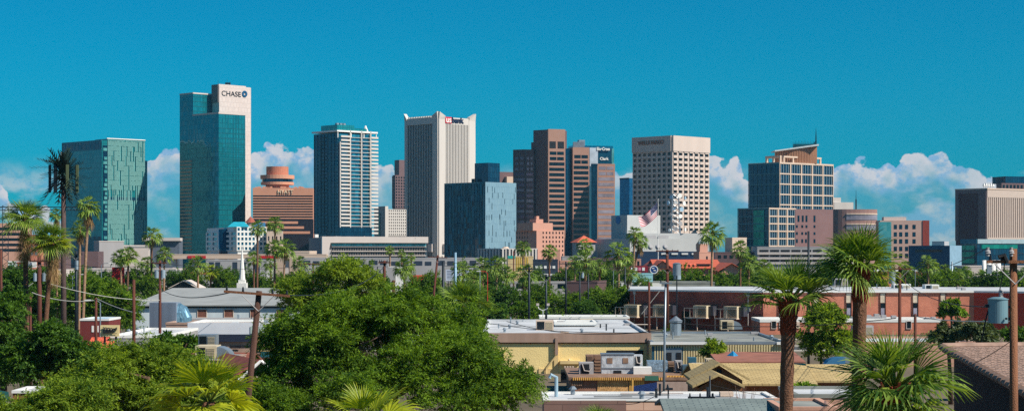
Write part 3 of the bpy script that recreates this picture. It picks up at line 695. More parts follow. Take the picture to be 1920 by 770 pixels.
text('BlueCross', fr, -.5, 10.5, Z(282, 1495), Z(276, 1495), 0.0, m_white, rt, bold=.03, ext=.5)
text('Clark', fr, 2.4, 9.8, Z(300, 1495), Z(294.5, 1495), -.9, m_white, rt, bold=.03, ext=.4)
MB().fbox(fr, -14, -9, -10, -5, q.zt + 14, Z(262, 1495)).build('roof_plant', m_steel, rt)

# ---- blue tower peeking behind
T = Tower('office_tower', 'narrow plain blue glass tower behind the waffle-fronted bank tower', 1162, 1180, 1190, 334, 1900, 40)
T.body(glassmat('far_blue_glass', (20, 92, 134), (28, 108, 150), .5, .2, 2.5, 4, .03, frame=(16, 70, 110), ms=.2), 'glass_wall')
MB().fbox(T.FL, 0, T.LL, .0, .4, T.zt - 1, T.zt + .5).build('coping', m_mulld, T.root)

# ---- waffle-fronted bank tower
T = Tower('bank_tower', 'square concrete tower with deep waffle window grid, blank top band reading WELLS FARGO', 1186, 1261, 1330, 254, 1400, 45)
fr, fl = T.FR, T.FL; zt = T.zt; wall = MB(); wn = Wins(T.root, g_dark)
z0 = Z(455, 1400); z1 = Z(283, 1400)
wall.fbox(fr, 1.0, T.LR - .01, -T.LL + .01, -1.0, 0, zt - .01)
grid(wall, wn, fr, 0, T.LR, z0, z1, 7, 17, .72, .52, 1.0, proud=0.0, sill=.55)
grid(wall, wn, fl, 0, T.LL - 1, z0, z1, 8, 17, .62, .56, 1.0, proud=0.0, sill=.35)
for f_ in (fr, fl): wall.fbox(f_, -.0 if f_ is fr else 0, f_.L if f_ is fr else f_.L - .99, -.99, .9, z1, zt); wall.fbox(f_, 0, f_.L if f_ is fr else f_.L - .99, -.99, .0, 0, z0)
wall.build('wall', mat('waffle_concrete', (204, 186, 174), .85, var=.06, scale=.12, streak=True), T.root); wn.done()
text('WELLS FARGO', fl, fl.upx(1198), fl.upx(1246), Z(272, 1420), Z(264.5, 1420), .92, mat('bronze_sign_letters', (150, 92, 66), .5, .2), T.root, bold=.02, ext=.5)

# ---- courthouse tower
T = Tower('courthouse_tower', 'glass courthouse tower framed in a tan grid with slanted crown and spire', 1403, 1461, 1562, 306, 1350, 40)
fr, fl = T.FR, T.FL; zt = T.zt; zb = Z(461, 1350)
MB().fbox(fr, .3, T.LR - .3, -T.LL + .3, -.3, 0, zt - .3).build('glass_wall', g_navy, T.root)
def court(fr, fl, z0, z1, nb, nf, root, first=0):
    b = MB(); cu = fr.L / nb; cv = (z1 - z0) / nf
    for i in range(nb + 1): u = i * cu; b.fbox(fr, max(0, u - .55), min(fr.L, u + .55), -.3, .5, z0 - 5, z1)
    for i in range(nb):
        for j in range(nf + 1): z = z0 + j * cv; b.fbox(fr, i * cu + (.55 if i else .55), (i + 1) * cu - .55, -.3, .4, z - .45, z + .45)
    b.build('frame', m_tan, root)
    pn = MB()
    for i in range(nb):
        for j in range(nf):
            for q in range(4):
                if q in (1, 2) or True:
                    u = i * cu + .55 + (q + .5) * (cu - 1.1) / 4; pn.fbox(fr, u - .17, u + .17, -.29, .15, z0 + j * cv + .5, z0 + (j + 1) * cv - .5)
    pn.build('mullion_grid', mat('pale_mullion', (150, 170, 180), .5, .2), root)['kind'] = 'stuff'
    b = MB()
    for i in range(8): u = i * fl.L / 7; b.fbox(fl, max(0, u - .14), min(fl.L, u + .14), -.3, .12, 0, z1)
    for j in range(nf + 1): z = z0 + j * cv; b.fbox(fl, 0, fl.L, -.3, .25, z - .35, z + .35)
    b.build('floor_edge', m_mull, root)
court(fr, fl, zb, zt, 5, 8, T.root)
MB().fbox(fr, 0, T.LR, -T.LL, .5, zt - .29, zt + .9).build('coping', m_tan, T.root)
b = MB()
for ua, ub, za, zb2 in ((-.0, 0, 0, 0),): pass
zc0, zc1 = zt + .9, Z(292, 1360)
for f_, L0, L1 in ((fr, T.LR * .18, T.LR * .86),):
    for k in range(5):
        u = L0 + k * (L1 - L0) / 4; b.fbox(f_, u - .6, u + .6, -6, -4.8, zc0, zc1 - 1.2); b.fbox(f_, u - .6, u + .6, -22, -20.8, zc0, zc1 - 1.2)
    b.fbox(f_, L0 - .6, L1 + .6, -6.2, -4.6, zc1 - 1.2, zc1); b.fbox(f_, L0 - .6, L1 + .6, -22.2, -20.6, zc1 - 1.2, zc1)
    b.fbox(f_, L0 - .6, L0 + .8, -20.6, -6.2, zc1 - 1.2, zc1); b.fbox(f_, L1 - .8, L1 + .6, -20.6, -6.2, zc1 - 1.2, zc1)
b.fbox(fl, T.LL * .42, T.LL * .9, -6, -4.5, zc1 - 1.4, zc1 + .0)
for k in range(3): b.fbox(fl, T.LL * (.42 + .22 * k), T.LL * (.42 + .22 * k) + 1.2, -6, -4.6, zc0, zc1 - 1.4)
b.build('pergola', m_tan, T.root)
# slanted drum: ribbed wall rising to the right under a pale sloping roof
xa, xb, yy = X(1453, 1375), X(1532, 1375), 1375.0
za, zb_, z0 = Z(285, 1375), Z(274, 1375), zt + .9
b = MB(); n = 26
for k in range(n):
    x0 = xa + (xb - xa) * k / n; x1 = x0 + (xb - xa) / n * .6; zz = za + (zb_ - za) * k / n; y0 = yy - 5 * math.sin(math.pi * (k + .5) / n)
    b.box(x0, x1, y0, y0 + 1.5, z0, zz)
    b.box(x1, x0 + (xb - xa) / n, y0 + .6, y0 + 1.5, z0, zz)
b.build('ribbed_drum', mat('copper_rib', (176, 128, 96), .7), T.root)
b = MB(); b.hexa([(xa - 1, yy - 6, za), (xb + .3, yy - 6, zb_), (xb + .3, yy + 14, zb_), (xa - 1, yy + 14, za), (xa - 1, yy - 6, za + .9), (xb + .3, yy - 6, zb_ + 1.2), (xb + .3, yy + 14, zb_ + 1.2), (xa - 1, yy + 14, za + .9)])
b.build('sloping_roof', mat('pale_roof_edge', (206, 214, 214), .5), T.root)
b = MB(); x0, x1 = X(1487, 1377), X(1527, 1377)
for k in range(22): x = x0 + (x1 - x0) * k / 21; b.cyl(x, 1377 - 3 * math.sin(math.pi * k / 21), Z(280, 1377), Z(266 + 2 * math.sin(k * 2.1), 1377), .28, .1, 5)
b.build('finial_screen', mat('verdigris_metal', (30, 96, 108), .4, .5), T.root)
MB().box(x0 + 1, x1 - 1, 1377, 1384, Z(282, 1377), Z(270, 1377)).build('roof_lantern', MATS['verdigris_metal'], T.root)
b = MB(); x = X(1530, 1376); b.tube([(x, 1376, Z(276, 1376)), (x, 1376, Z(262, 1376)), (x, 1376, Z(240, 1376))], [1.1, .6, .1], 6); b.tube([(x - 3.2, 1376, Z(276, 1376)), (x, 1376, Z(264, 1376))], [.6, .3], 6); b.build('spire', MATS['verdigris_metal'], T.root)
# lower wing
T = Tower('courthouse_wing', 'lower glass wing with green panes stepping out below the courthouse tower', 1383, 1441, 1492, 391, 1280, 40)
fr, fl = T.FR, T.FL; zt = T.zt
MB().fbox(fr, .3, T.LR - .3, -T.LL + .3, -.3, 0, zt - .3).build('glass_wall', g_navy, T.root)
court(fr, fl, Z(461, 1280), zt, 3, 5, T.root)
MB().fbox(fr, 0, T.LR, -T.LL, .5, zt - .29, zt + .7).build('coping', m_tan, T.root)
MB().fbox(fl, T.LL * .52, T.LL * .86, .02, .15, Z(461, 1280), zt - 1).build('green_glazing', glassmat('green_glazing', (14, 120, 108), (30, 150, 130), .5, .2, 2, 3.8, .03), T.root)
# brown masonry block
T = Tower('masonry_block', 'dark red-brown block with few small square windows beside the courthouse wing', 1490, 1491, 1562, 392, 1262, 24)
fr = T.FR; m_rbk = mat('red_brown_masonry', (132, 100, 98), .85, var=.08, scale=.1); T.body(m_rbk, 'wall')
rng = random.Random(5)
for py, ph, xs in ((404, 12, (1497, 1505, 1512, 1527)), (422, 5, (1494, 1504, 1512, 1527)), (435, 5, (1494, 1504, 1511, 1527)), (448, 7, (1494, 1504, 1511, 1527))):
    for x in xs:
        u = fr.upx(x); MB().fbox(fr, u - .7, u + .8, -.1, .1, Z(py + ph, 1270), Z(py, 1270)).build('window', g_blue, T.root)
T = Tower('round_block', 'round-cornered brown building with banded windows behind the taller palm', 1560, 1560, 1650, 392, 1300, 0)
x0, x1 = X(1560, 1300), X(1650, 1300); poly = [(x0, 1310)] + [(x0 + (x1 - x0) * (1 - math.cos(t)) / 2, 1310 - 9 * math.sin(t)) for t in [math.pi * k / 16 for k in range(1, 16)]] + [(x1, 1310), (x1, 1335), (x0, 1335)]
MB().prism(poly, 0, T.zt).build('wall', mat('rose_masonry', (150, 116, 108), .85, var=.08, scale=.1), T.root)
q = [(p[0], p[1] - .3) for p in poly[:17]]
for za, zb_ in ((402, 412), (421, 431)):
    pl = [(a - .0, b_ - .25) for a, b_ in poly[6:16]]; pl2 = [(a, b_ + .6) for a, b_ in pl][::-1]
    MB().prism(pl + pl2, Z(zb_, 1300), Z(za, 1300)).build('ribbon_window', g_pale, T.root)
    MB().prism([(a, b_ - .4) for a, b_ in pl] + [(a, b_ + .2) for a, b_ in pl][::-1], Z(za, 1300), Z(za - 2.5, 1300)).build('sunshade', m_tan, T.root)
T = Tower('office_block', 'pink concrete block with small square windows and red brick end wall', 1650, 1650, 1730, 413, 1240, -3)
fr = T.FR; T.body(mat('pink_concrete', (200, 166, 152), .85, var=.06, scale=.1), 'wall')
for py in (421, 435, 448, 462, 475):
    for x in (1658, 1679, 1689, 1700, 1714):
        u = fr.upx(x); MB().fbox(fr, u - 1.0, u + 1.0, -.1, .12, Z(py + 8, 1240), Z(py, 1240)).build('window', g_blue, T.root)
MB().fbox(fr, T.LR, T.LR + 4.4, -14, .4, 0, T.zt).build('end_wall', mat('red_brick_far', (150, 62, 50), .85), T.root)
MB().fbox(fr, -1, 7.5, -.3, .5, 0, T.zt - 1).build('glass_link', g_tealL, T.root)
MB().fbox(fr, 3, 18, -12, -3, T.zt, T.zt + 2.4).build('penthouse', m_conc, T.root)
T = Tower('office_block', 'white stepped rooftop box between courthouse tower and palm', 1564, 1564, 1600, 379, 1500, 10); T.body(m_concw, 'wall'); MB().fbox(T.FR, 0, T.LR * .4, -12, -2, T.zt, Z(370, 1500)).build('penthouse', m_concw, T.root)
r_ = thing('radio_mast', 'thin black mast standing on the round-cornered brown building', 'antenna', (X(1609, 1310), 1318, Z(392, 1300)))
MB().cyl(X(1609, 1310), 1318, Z(392, 1300), Z(372, 1300), .5, n=6).cyl(X(1609, 1310), 1318, Z(372, 1300), Z(354, 1300), .22, .08, 6).build('mast', m_pole_d, r_)

# ---- brown slab at right edge
T = Tower('telephone_building', 'ribbed tan concrete block with dark brown windowless left wall at the right edge', 1792, 1850, 1990, 353, 1150, 38)
fr, fl = T.FR, T.FL; zt = T.zt; zb = Z(451, 1150)
MB().fbox(fr, 0, T.LR, -T.LL, -.5, 0, zt - .6).build('core', mat('brown_slab', (92, 62, 66), .8, var=.06, scale=.2), T.root)
b = MB(); n = 40
for k in range(n): u = k * T.LR / n; b.fbox(fr, u, u + T.LR / n * .55, -.5, .5, zb + 2, zt - 5.5)
b.fbox(fr, 0, T.LR, -.49, .6, zt - 5.5, zt - .6); b.fbox(fr, 0, T.LR, -.49, .6, zb, zb + 2)
b.build('ribbed_panel', mat('ribbed_tan', (186, 168, 156), .85, var=.05), T.root)
b = MB(); b.fbox(fl, -.0, 2.6, 0, .6, zb, zt - .6); b.fbox(fl, T.LL - 6, T.LL, 0, .6, zb, zt - .6); b.fbox(fl, 2.6, T.LL - 6, 0, .5, zt - 3.0, zt - .6); b.build('end_pier', mat('slab_side', (120, 100, 102), .85), T.root)
MB().fbox(fr, -.4, T.LR, -T.LL - .4, .9, zt - .6, zt + .2).build('coping', m_tan, T.root)
for k in range(5):
    u = 1 + k * 2.3; b = MB(); x, y = fr.pt(u, -3); b.cyl(x, y, zt, zt + 2, .25, n=6); b.cyl(x, y - .3, zt + 1.6, zt + 3.0 + .4 * (k % 2), .9, .5, 8); b.build('roof_vent', m_white, T.root)
T = Tower('parking_tower', 'dark brown deck showing over the ribbed tan block roof', 1868, 1878, 1990, 343, 1300, 20); T.body(m_grand, 'wall')
MB().fbox(T.FR, T.LR * .12, T.LR, -20, -4, T.zt, Z(332, 1320)).build('penthouse', g_navy, T.root)
b = MB(); 
for k in range(14): b.fbox(T.FR, 1 + k * 3, 2.6 + k * 3, 0.01, .2, T.zt - 3.4, T.zt - 1.2)
b.build('window', g_dark, T.root)['kind'] = 'stuff'
T = Tower('glass_hall', 'dark teal glass building with lit green panes under the ribbed tan block', 1803, 1832, 1990, 450, 1000, 30)
T.body(g_navy, 'glass_wall'); fr, fl = T.FR, T.FL
MB().fbox(fl, -.5, T.LL, .0, .5, T.zt - 2, T.zt + .6).build('fascia', mat('blue_fascia', (30, 100, 124), .4, .3), T.root)
MB().fbox(fr, 0, T.LR, .0, .5, T.zt - 1.8, T.zt + .6).build('fascia', mat('pale_fascia', (150, 170, 176), .5), T.root)
for j in range(4): MB().fbox(fl, .8, T.LL * .85, .05, .3, T.zt - 5.4 - j * 3.6, T.zt - 2.8 - j * 3.6).build('green_glazing', MATS['green_glazing'], T.root)
MB().fbox(fr, 3, 30, .05, .3, T.zt - 4.6, T.zt - 2.4).build('green_glazing', MATS['green_glazing'], T.root)
T = Tower('warehouse', 'plain deep blue building with long slot window and pale right wall', 1704, 1781, 1803, 460, 850, 52)
T.root['label'] = 'plain deep blue building with long slot window and pale right wall'
T.body(mat('pale_blue_wall', (128, 160, 180), .6), 'wall'); MB().fbox(T.FL, 0, T.LL, .0, .3, 0, T.zt).build('blue_cladding', mat('deep_blue_cladding', (34, 74, 106), .45), T.root)
MB().fbox(T.FL, T.LL * .17, T.LL * .83, .3, .4, T.zt - 3.0, T.zt - 1.8).build('slot_window', g_dark, T.root)
MB().fbox(T.FL, T.LL * .5, T.LL * .8, -8, -3, T.zt, T.zt + 2).build('penthouse', m_grey, T.root)
# ================================================================ low city: function for flat-roofed buildings
m_roofw = mat('white_roof_coating', (190, 192, 194), .75, var=.24, scale=.22)
m_roofg = mat('grey_roof_felt', (134, 136, 130), .9, var=.3, scale=.3, streak=False)
m_pink = mat('pink_stucco', (196, 150, 128), .9, var=.08, scale=.4, bump=.2)
m_brick = brickmat('red_brick', (192, 114, 88), (204, 126, 98), (180, 134, 112), .42, .16, .012, bump=.3, var=.14)
m_brick_shade = brickmat('shaded_red_brick', (150, 76, 64), (164, 86, 70), (130, 84, 74), .42, .16, .012, bump=.3, var=.2)  # darker copy of the red brick, side wall's shade put into its colour
m_rwood = mat('creosoted_timber', (92, 50, 38), .85, var=.3, scale=3, streak=True, bump=.4)
m_wood = mat('weathered_timber', (128, 84, 58), .85, var=.3, scale=4, streak=True, bump=.5)
m_redr = mat('red_tile_roof', (196, 96, 68), .8, var=.15, scale=1)
m_navyw = mat('navy_wall', (40, 54, 72), .7)
class Low:
    """flat-roofed building: front wall from xl to xr (photo columns) at distance D, turned by a degrees, given depth"""
    def __init__(s, name, label, xl, xr, ytop, D, depth, wm, rm=None, a=0, coping=None, group=None, z0=0, cat='building', par=.35, root=None):
        a = R(a); k = (xr - CX) / F; ox = X(xl, D); L = (k * D - ox) / (math.cos(a) - k * math.sin(a))
        s.fr = Fr(ox, D, a, L); s.L = L; s.zt = Z(ytop, D); s.dp = depth; s.D = D
        s.fl = Fr(*s.fr.pt(0, -depth), a - math.pi / 2, depth)
        s.root = root or thing(name, label, cat, (ox, D, z0), group)
        MB().fbox(s.fr, 0, L, -depth, 0, z0, s.zt - par).build('wall', wm, s.root)
        b = MB(); cm = coping or wm; t = .3
        b.fbox(s.fr, -.05, L + .05, -t, .06, s.zt - par + .003, s.zt); b.fbox(s.fr, -.05, L + .05, -depth - .05, -depth + t, s.zt - par + .003, s.zt)
        b.fbox(s.fr, -.05, t, -depth + t, -t, s.zt - par + .003, s.zt); b.fbox(s.fr, L - t, L + .05, -depth + t, -t, s.zt - par + .003, s.zt)
        b.build('parapet', cm, s.root)
        MB().fbox(s.fr, t, L - t, -depth + t, -t, s.zt - par + .003, s.zt - par + .06).build('roof', rm or m_roofw, s.root)
    def win(s, x0, y0, x1, y1, m=None, name='window', out=.06, frame=None):
        f = s.fr; a, b = f.upx(x0), f.upx(x1); zb, zt = f.z(x0, y1), f.z(x0, y0)
        o = MB().fbox(f, a, b, 0.004, out, zb, zt).build(name, m or g_dark, s.root)
        if frame:
            q = MB(); t = .09
            q.fbox(f, a - t, b + t, .004, out + .06, zt, zt + t); q.fbox(f, a - t, b + t, .004, out + .1, zb - t, zb); q.fbox(f, a - t, a, .004, out + .06, zb, zt); q.fbox(f, b, b + t, .004, out + .06, zb, zt)
            q.build('frame', frame, o)
        return o
    def band(s, x0, y0, x1, y1, m, name='band', out=.12, inn=0.004):
        f = s.fr; return MB().fbox(f, f.upx(x0), f.upx(x1), inn, out, f.z(x0, y1), f.z(x0, y0)).build(name, m, s.root)

# ---- far low band in front of the towers
q = Low('office_block', 'pink block with dark ribbon windows at the left edge behind the palms', -60, 46, 418, 1120, 30, m_pink, a=6)
for k in range(5): q.win(-50, 426 + k * 10, 45, 431 + k * 10, g_dark, 'ribbon_window', .1)
q = Low('apartment_block', 'red brick block with small white-framed windows between the left palms', 44, 76, 440, 1050, 20, m_brick, a=4)
for x in (51, 58, 66):
    for y in (448, 460, 472): q.win(x, y, x + 4, y + 6, g_pale)
q = Low('office_block', 'dark brown block behind the trunks of the left palms', 76, 122, 445, 1060, 20, m_grand, a=4)
for k in range(4): q.win(80 + k * 10, 462, 87 + k * 10, 474, g_dark)
q = Low('overpass', 'long tan concrete overpass with dark gap and red band below the tallest tower', 322, 612, 476, 860, 8, m_tan, a=0, z0=Z(485, 860), cat='bridge')
for k in range(9): MB().fbox(q.fr, k * 8.8, k * 8.8 + 1.6, -6, -2, 0, Z(485, 860) - .003).build('pier', m_conc, q.root)
q.band(352, 479, 386, 484, mat('red_band', (190, 20, 34), .6), 'red_panel', .3)
q.band(487, 479, 522, 484, MATS['red_band'], 'red_panel', .3)
q = Low('warehouse', 'white shed with dark blue openings under the overpass', 386, 500, 487, 640, 25, m_grey, a=0)
for x in (392, 404, 436, 452, 478): q.win(x, 491, x + 9, 512, m_navyw, 'doorway')
q = Low('warehouse', 'tan stepped block right of the overpass below the striped hotel', 512, 580, 470, 880, 20, m_tan, a=-4, par=1); q.band(540, 478, 580, 481, m_navyw)
q = Low('parking_deck', 'long grey two-level parking deck at the foot of the convention hall', 560, 905, 483, 800, 26, m_grey, m_roofw, a=0)
for k in range(16): x = 566 + k * 21; q.win(x, 488 + (k % 3), x + (12 if k % 2 else 16), 497, m_navyw, 'opening', .1)
q = Low('shed', 'small white box building left of the mid-distance poles', 727, 756, 500, 430, 8, m_white, a=0); q.band(727, 500, 742, 528, m_grey, 'side_panel', .1)
q = Low('shop_block', 'low orange-red shop behind the central trees', 771, 802, 516, 560, 10, mat('orange_wall', (200, 78, 48), .8), a=0)
q = Low('bus_shelter', 'white flat canopy on posts beside the white box building', 694, 728, 497, 500, 6, m_grey, m_roofw, a=0, z0=Z(500, 500), cat='shelter', par=.3)
for k in range(4): MB().fbox(q.fr, k * 1.55, k * 1.55 + .2, -5, -4.6, 0, Z(500, 500) - .003).build('post', m_pole_d, q.root)
# elevated billboard-like white board
r_ = thing('notice_board', 'white noticeboard with lines of small writing behind the tall dark pole', 'sign', (X(852, 420), 420, 0))
x0, x1 = X(836, 420), X(880, 420); MB().box(x0, x1, 420, 420.2, Z(526, 420), Z(505, 420)).build('board', mat('pale_board', (196, 204, 222), .6), r_)
b = MB()
for k in (0.1, .9): x = x0 + (x1 - x0) * k; b = MB(); b.box(x - .1, x + .1, 420.21, 420.4, 0, Z(510, 420)); b.build('post', m_pole_d, r_)
b = MB()
for r in range(6):
    for c_ in range(2): b.box(x0 + .3 + c_ * 2.7, x0 + 2.3 + c_ * 2.7 - (r % 3) * .3, 419.97, 419.995, Z(508 + r * 2.8, 420), Z(507 + r * 2.8, 420))
b.build('text_lines', mat('grey_print', (110, 120, 140), .7), r_)['kind'] = 'stuff'

# ---- art-deco block
T = Tower('art_deco_block', 'stepped salmon-pink brick block with small arched windows in front of the brown towers', 967, 1006, 1058, 432, 1100, 38)
m_sal = mat('salmon_brick', (198, 146, 126), .85, var=.05, scale=.2); fr, fl = T.FR, T.FL
wall = MB(); wn = Wins(T.root, g_dark); zt = T.zt
wall.fbox(fr, .5, T.LR, -T.LL, -.5, 0, zt - .01); grid(wall, wn, fr, T.LR * .18, T.LR, Z(490, 1100), zt, 7, 7, .42, .5, .5); wall.fbox(fr, 0, T.LR * .18, -.5, 0, 0, zt)
grid(wall, wn, fl, 0, T.LL * .62, Z(490, 1100), zt, 5, 7, .42, .5, .5); wall.fbox(fl, T.LL * .62, T.LL - .5, -.5, 0, 0, zt)
wall.build('wall', m_sal, T.root); wn.done()
MB().fbox(fr, -2, T.LR * .62, -T.LL * .8, -1, zt, Z(418, 1110)).build('upper_storey', m_sal, T.root)
b = MB(); b.fbox(fr, 2, T.LR * .35, -9, -3, Z(418, 1110), Z(411, 1110)); b.fbox(fr, 4, 6, -7, -5, Z(411, 1110), Z(405, 1110)); b.build('roof_turret', m_sal, T.root)
# ---- long dull row right of it
q = Low('shop_block', 'navy fronted shop block with white lettered panels below the salmon block', 1000, 1046, 486, 560, 12, m_navyw, a=0)
for k in range(5): q.band(1004 + k * 8, 498, 1009 + k * 8, 503, m_white, 'sign_panel', .15)
q.band(1000, 513, 1046, 517, m_white, 'canopy', .8)
q = Low('shop_block', 'pale yellow building with vertical mustard stripes and teal top', 952, 1000, 480, 600, 12, mat('cream_wall', (216, 190, 140), .8), a=0)
for k in range(6): q.band(968 + k * 4, 482, 970 + k * 4, 508, mat('mustard', (204, 170, 60), .8), 'stripe', .1)
q.band(952, 479, 966, 484, mat('teal_trim', (40, 170, 160), .6), 'trim', .12)
q = Low('chimney_stack', 'salmon brick chimney standing right of the navy shop block', 1043, 1050, 468, 700, 1.6, m_sal, a=0, cat='chimney')
q = Low('shop_block', 'low salmon shop with pale flat roof below the red hip roof', 1050, 1080, 488, 620, 12, m_sal, a=0)
q = Low('office_block', 'pale block with small penthouse left of the red hip roof', 1054, 1090, 480, 760, 16, m_grey, a=0)
q = Low('office_block', 'long brown ornate block with a row of tiny windows behind the central palms', 1105, 1172, 483, 820, 15, m_grand, a=0)
for k in range(9): q.win(1109 + k * 7, 488, 1112 + k * 7, 493, g_dark)
q = Low('office_block', 'tan brick block with arched front behind the leaning twin palms', 1170, 1202, 485, 800, 15, m_sal, a=0)
for k in range(4): q.win(1174 + k * 7, 489, 1178 + k * 7, 497, g_dark)
q = Low('mission_tower', 'square white building with red hip roof below the brown towers', 1084, 1116, 454, 980, 9, m_grey, a=18, cat='building', par=.6)
f = q.fr; z = q.zt; b = MB(); c4 = [f.pt(-1, 1), f.pt(q.L + 1, 1), f.pt(q.L + 1, -10), f.pt(-1, -10)]; m = f.pt(q.L / 2, -4.5)
for i in range(4): b.face([(*c4[i], z), (*c4[(i + 1) % 4], z), (*m, Z(441, 985))])
b.face([(*c, z) for c in reversed(c4)]); b.build('hip_roof', m_redr, q.root)
for k in range(3): q.win(1090 + 8 * k, 462, 1094 + 8 * k, 470, g_dark)
# ---- white telephone exchange with tower of dishes
m_plt = mat('exchange_white', (180, 180, 178), .85, var=.05, scale=.2)
T = Tower('telephone_exchange', 'stepped white windowless exchange building with roof plant in front of the waffle tower', 1116, 1181, 1304, 447, 950, 20)
fr, fl = T.FR, T.FL; rt = T.root; T.body(m_plt, 'wall')
T1 = Tower('', '', 1146, 1176, 1238, 403, 1010, 30, root=rt); T1.body(m_plt, 'upper_block', inset=0, z1=T1.zt)
T2 = Tower('', '', 1160, 1206, 1330, 437, 975, 14, root=rt); T2.body(m_plt, 'upper_block')
b = MB(); uu = T1.FL.L * .45; z = Z(412, 1012); b.tube([(*T1.FL.pt(uu, 0.0), z), (*T1.FL.pt(uu, .35), z)], 2.2, 20)
b.build('round_emblem', mat('emblem_blue2', (30, 110, 170), .5), rt)
b = MB()
for k in range(2): b.fbox(T2.FR, 1.5 + k * 7, 7 + k * 7, 0.01, .8, Z(462, 975), Z(441, 975))
b.build('louvre', m_grey, rt)
rng = random.Random(2)
for k in range(5):
    u = T2.LR * (.35 + .12 * k); MB().fbox(T2.FR, u, u + 2.6, .01, 1.2, Z(462, 975), Z(455 - k % 3 * 3, 975)).build('roof_plant', m_grey if k % 2 else m_steel, rt)
for px in (1219, 1233, 1247):
    x, y = X(px, 940), 940; b = MB(); b.tube([(x, y, Z(463, 940)), (x + .3, y - .8, Z(463, 940) + .3)], [1.5, .8], 14); b.build('satellite_dish', m_grey, rt)
q = Low('canopy_block', 'long low navy shed in front of the white exchange building', 1186, 1336, 471, 900, 12, mat('navy_shed', (34, 56, 84), .5), m_roofg, a=0)
for k in range(5): q.band(1240 + k * 19, 474, 1252 + k * 19, 477, m_white, 'panel', .4)
r_ = thing('antenna_tower', 'lattice mast crowded with white microwave dishes in front of the waffle tower', 'antenna', (X(1270, 965), 965, Z(437, 975)))
xm, ym, zb, ztp = X(1270, 975), 985.0, Z(437, 975), Z(362, 975); b = MB()
for sx in (-1, 1):
    for sy in (-1, 1): b.tube([(xm + sx * 2.4, ym + sy * 2.4, zb), (xm + sx * 1.5, ym + sy * 1.5, ztp)], .22, 5)
for k in range(8):
    z0 = zb + k * (ztp - zb) / 8; z1 = z0 + (ztp - zb) / 8; s0 = 2.4 - .9 * k / 8; s1 = 2.4 - .9 * (k + 1) / 8
    for (ax, ay), (bx, by) in (((-1, -1), (1, -1)), ((1, -1), (1, 1)), ((1, 1), (-1, 1)), ((-1, 1), (-1, -1))):
        b.tube([(xm + ax * s0, ym + ay * s0, z0), (xm + bx * s1, ym + by * s1, z1)], .13, 4); b.tube([(xm + ax * s1, ym + ay * s1, z1), (xm + bx * s1, ym + by * s1, z1)], .13, 4)
b.build('lattice', m_steel, r_)
rng = random.Random(9)
for px, py, rr in ((1261, 369, 1.4), (1274, 367, 1.7), (1283, 371, 1.2), (1256, 380, 1.6), (1268, 379, 1.3), (1281, 381, 1.7), (1277, 392, 1.7), (1266, 391, 1.1), (1259, 402, 1.2), (1275, 405, 1.5), (1262, 420, 1.7), (1275, 419, 1.6), (1268, 429, 1.4), (1283, 430, 1.3), (1258, 431, 1.2)):
    x = X(px, 978); z = Z(py, 978); ang = (px - 1270) / 14 * 1.1; dx, dy = math.sin(ang), -math.cos(ang)
    b = MB(); rr *= .74; b.tube([(x + dx * .1, 980 + dy * .1, z), (x + dx * .8, 980 + dy * .8, z), (x + dx * 1.0, 980 + dy * 1.0, z)], [rr * .4, rr, rr * 1.02], 14); b.build('dish', [m_white, mat('pale_blue_dish', (150, 180, 200), .6), m_grey][(px + py) % 3], r_)
# ---- flag
r_ = thing('flag', 'American flag flying from a tall thin pole before the waffle tower', 'flag', (X(1234, 820), 820, 0))
MB().cyl(X(1234, 820), 820, 0, Z(372, 820), .2, .1, 8).build('flagpole', m_white, r_)
NU, NV = 26, 26; P0 = Vector(P(1233.2, 378, 820)); PB = Vector(P(1233.2, 403, 820)); E0 = Vector(P(1197, 408, 820)); EB = Vector(P(1201, 426, 820))
b = MB()
def fp(u, v):
    a = P0.lerp(PB, v).lerp(E0.lerp(EB, v), u); wv = math.sin(u * 9 + v * 2) * .55 * (.2 + u); a = a + Vector((0, wv, math.sin(u * 6 + 1) * .35 * u + math.sin(math.pi * u) * -.9)); return tuple(a)
def fpo(u, v, dy): a = fp(u, v); return (a[0], a[1] + dy, a[2])
for i in range(NU):
    for j in range(NV):
        u0, u1, v0, v1 = i / NU, (i + 1) / NU, j / NV, (j + 1) / NV
        mi = 2 if (u1 <= .42 and v1 <= .54) else (0 if (j // 2) % 2 == 0 else 1)
        b.face([fp(u0, v0), fp(u0, v1), fp(u1, v1), fp(u1, v0)], None, mi); b.face([fpo(u0, v0, .03), fpo(u1, v0, .03), fpo(u1, v1, .03), fpo(u0, v1, .03)], None, mi)
b.build('cloth', [mat('flag_red', (190, 30, 60), .8), mat('flag_white', (236, 232, 232), .8), mat('flag_navy', (20, 36, 92), .8)], r_, smooth=True)
b = MB()
for rr in range(9):
    for cc in range(6 if rr % 2 == 0 else 5):
        u = .035 + (cc + (0 if rr % 2 == 0 else .5)) * .069; v = .03 + rr * .058; d = .011
        b.face([fpo(u - d, v, -.05), fpo(u, v + d * 1.5, -.05), fpo(u + d, v, -.05), fpo(u, v - d * 1.5, -.05)])
b.build('star', MATS['flag_white'], r_)['kind'] = 'stuff'

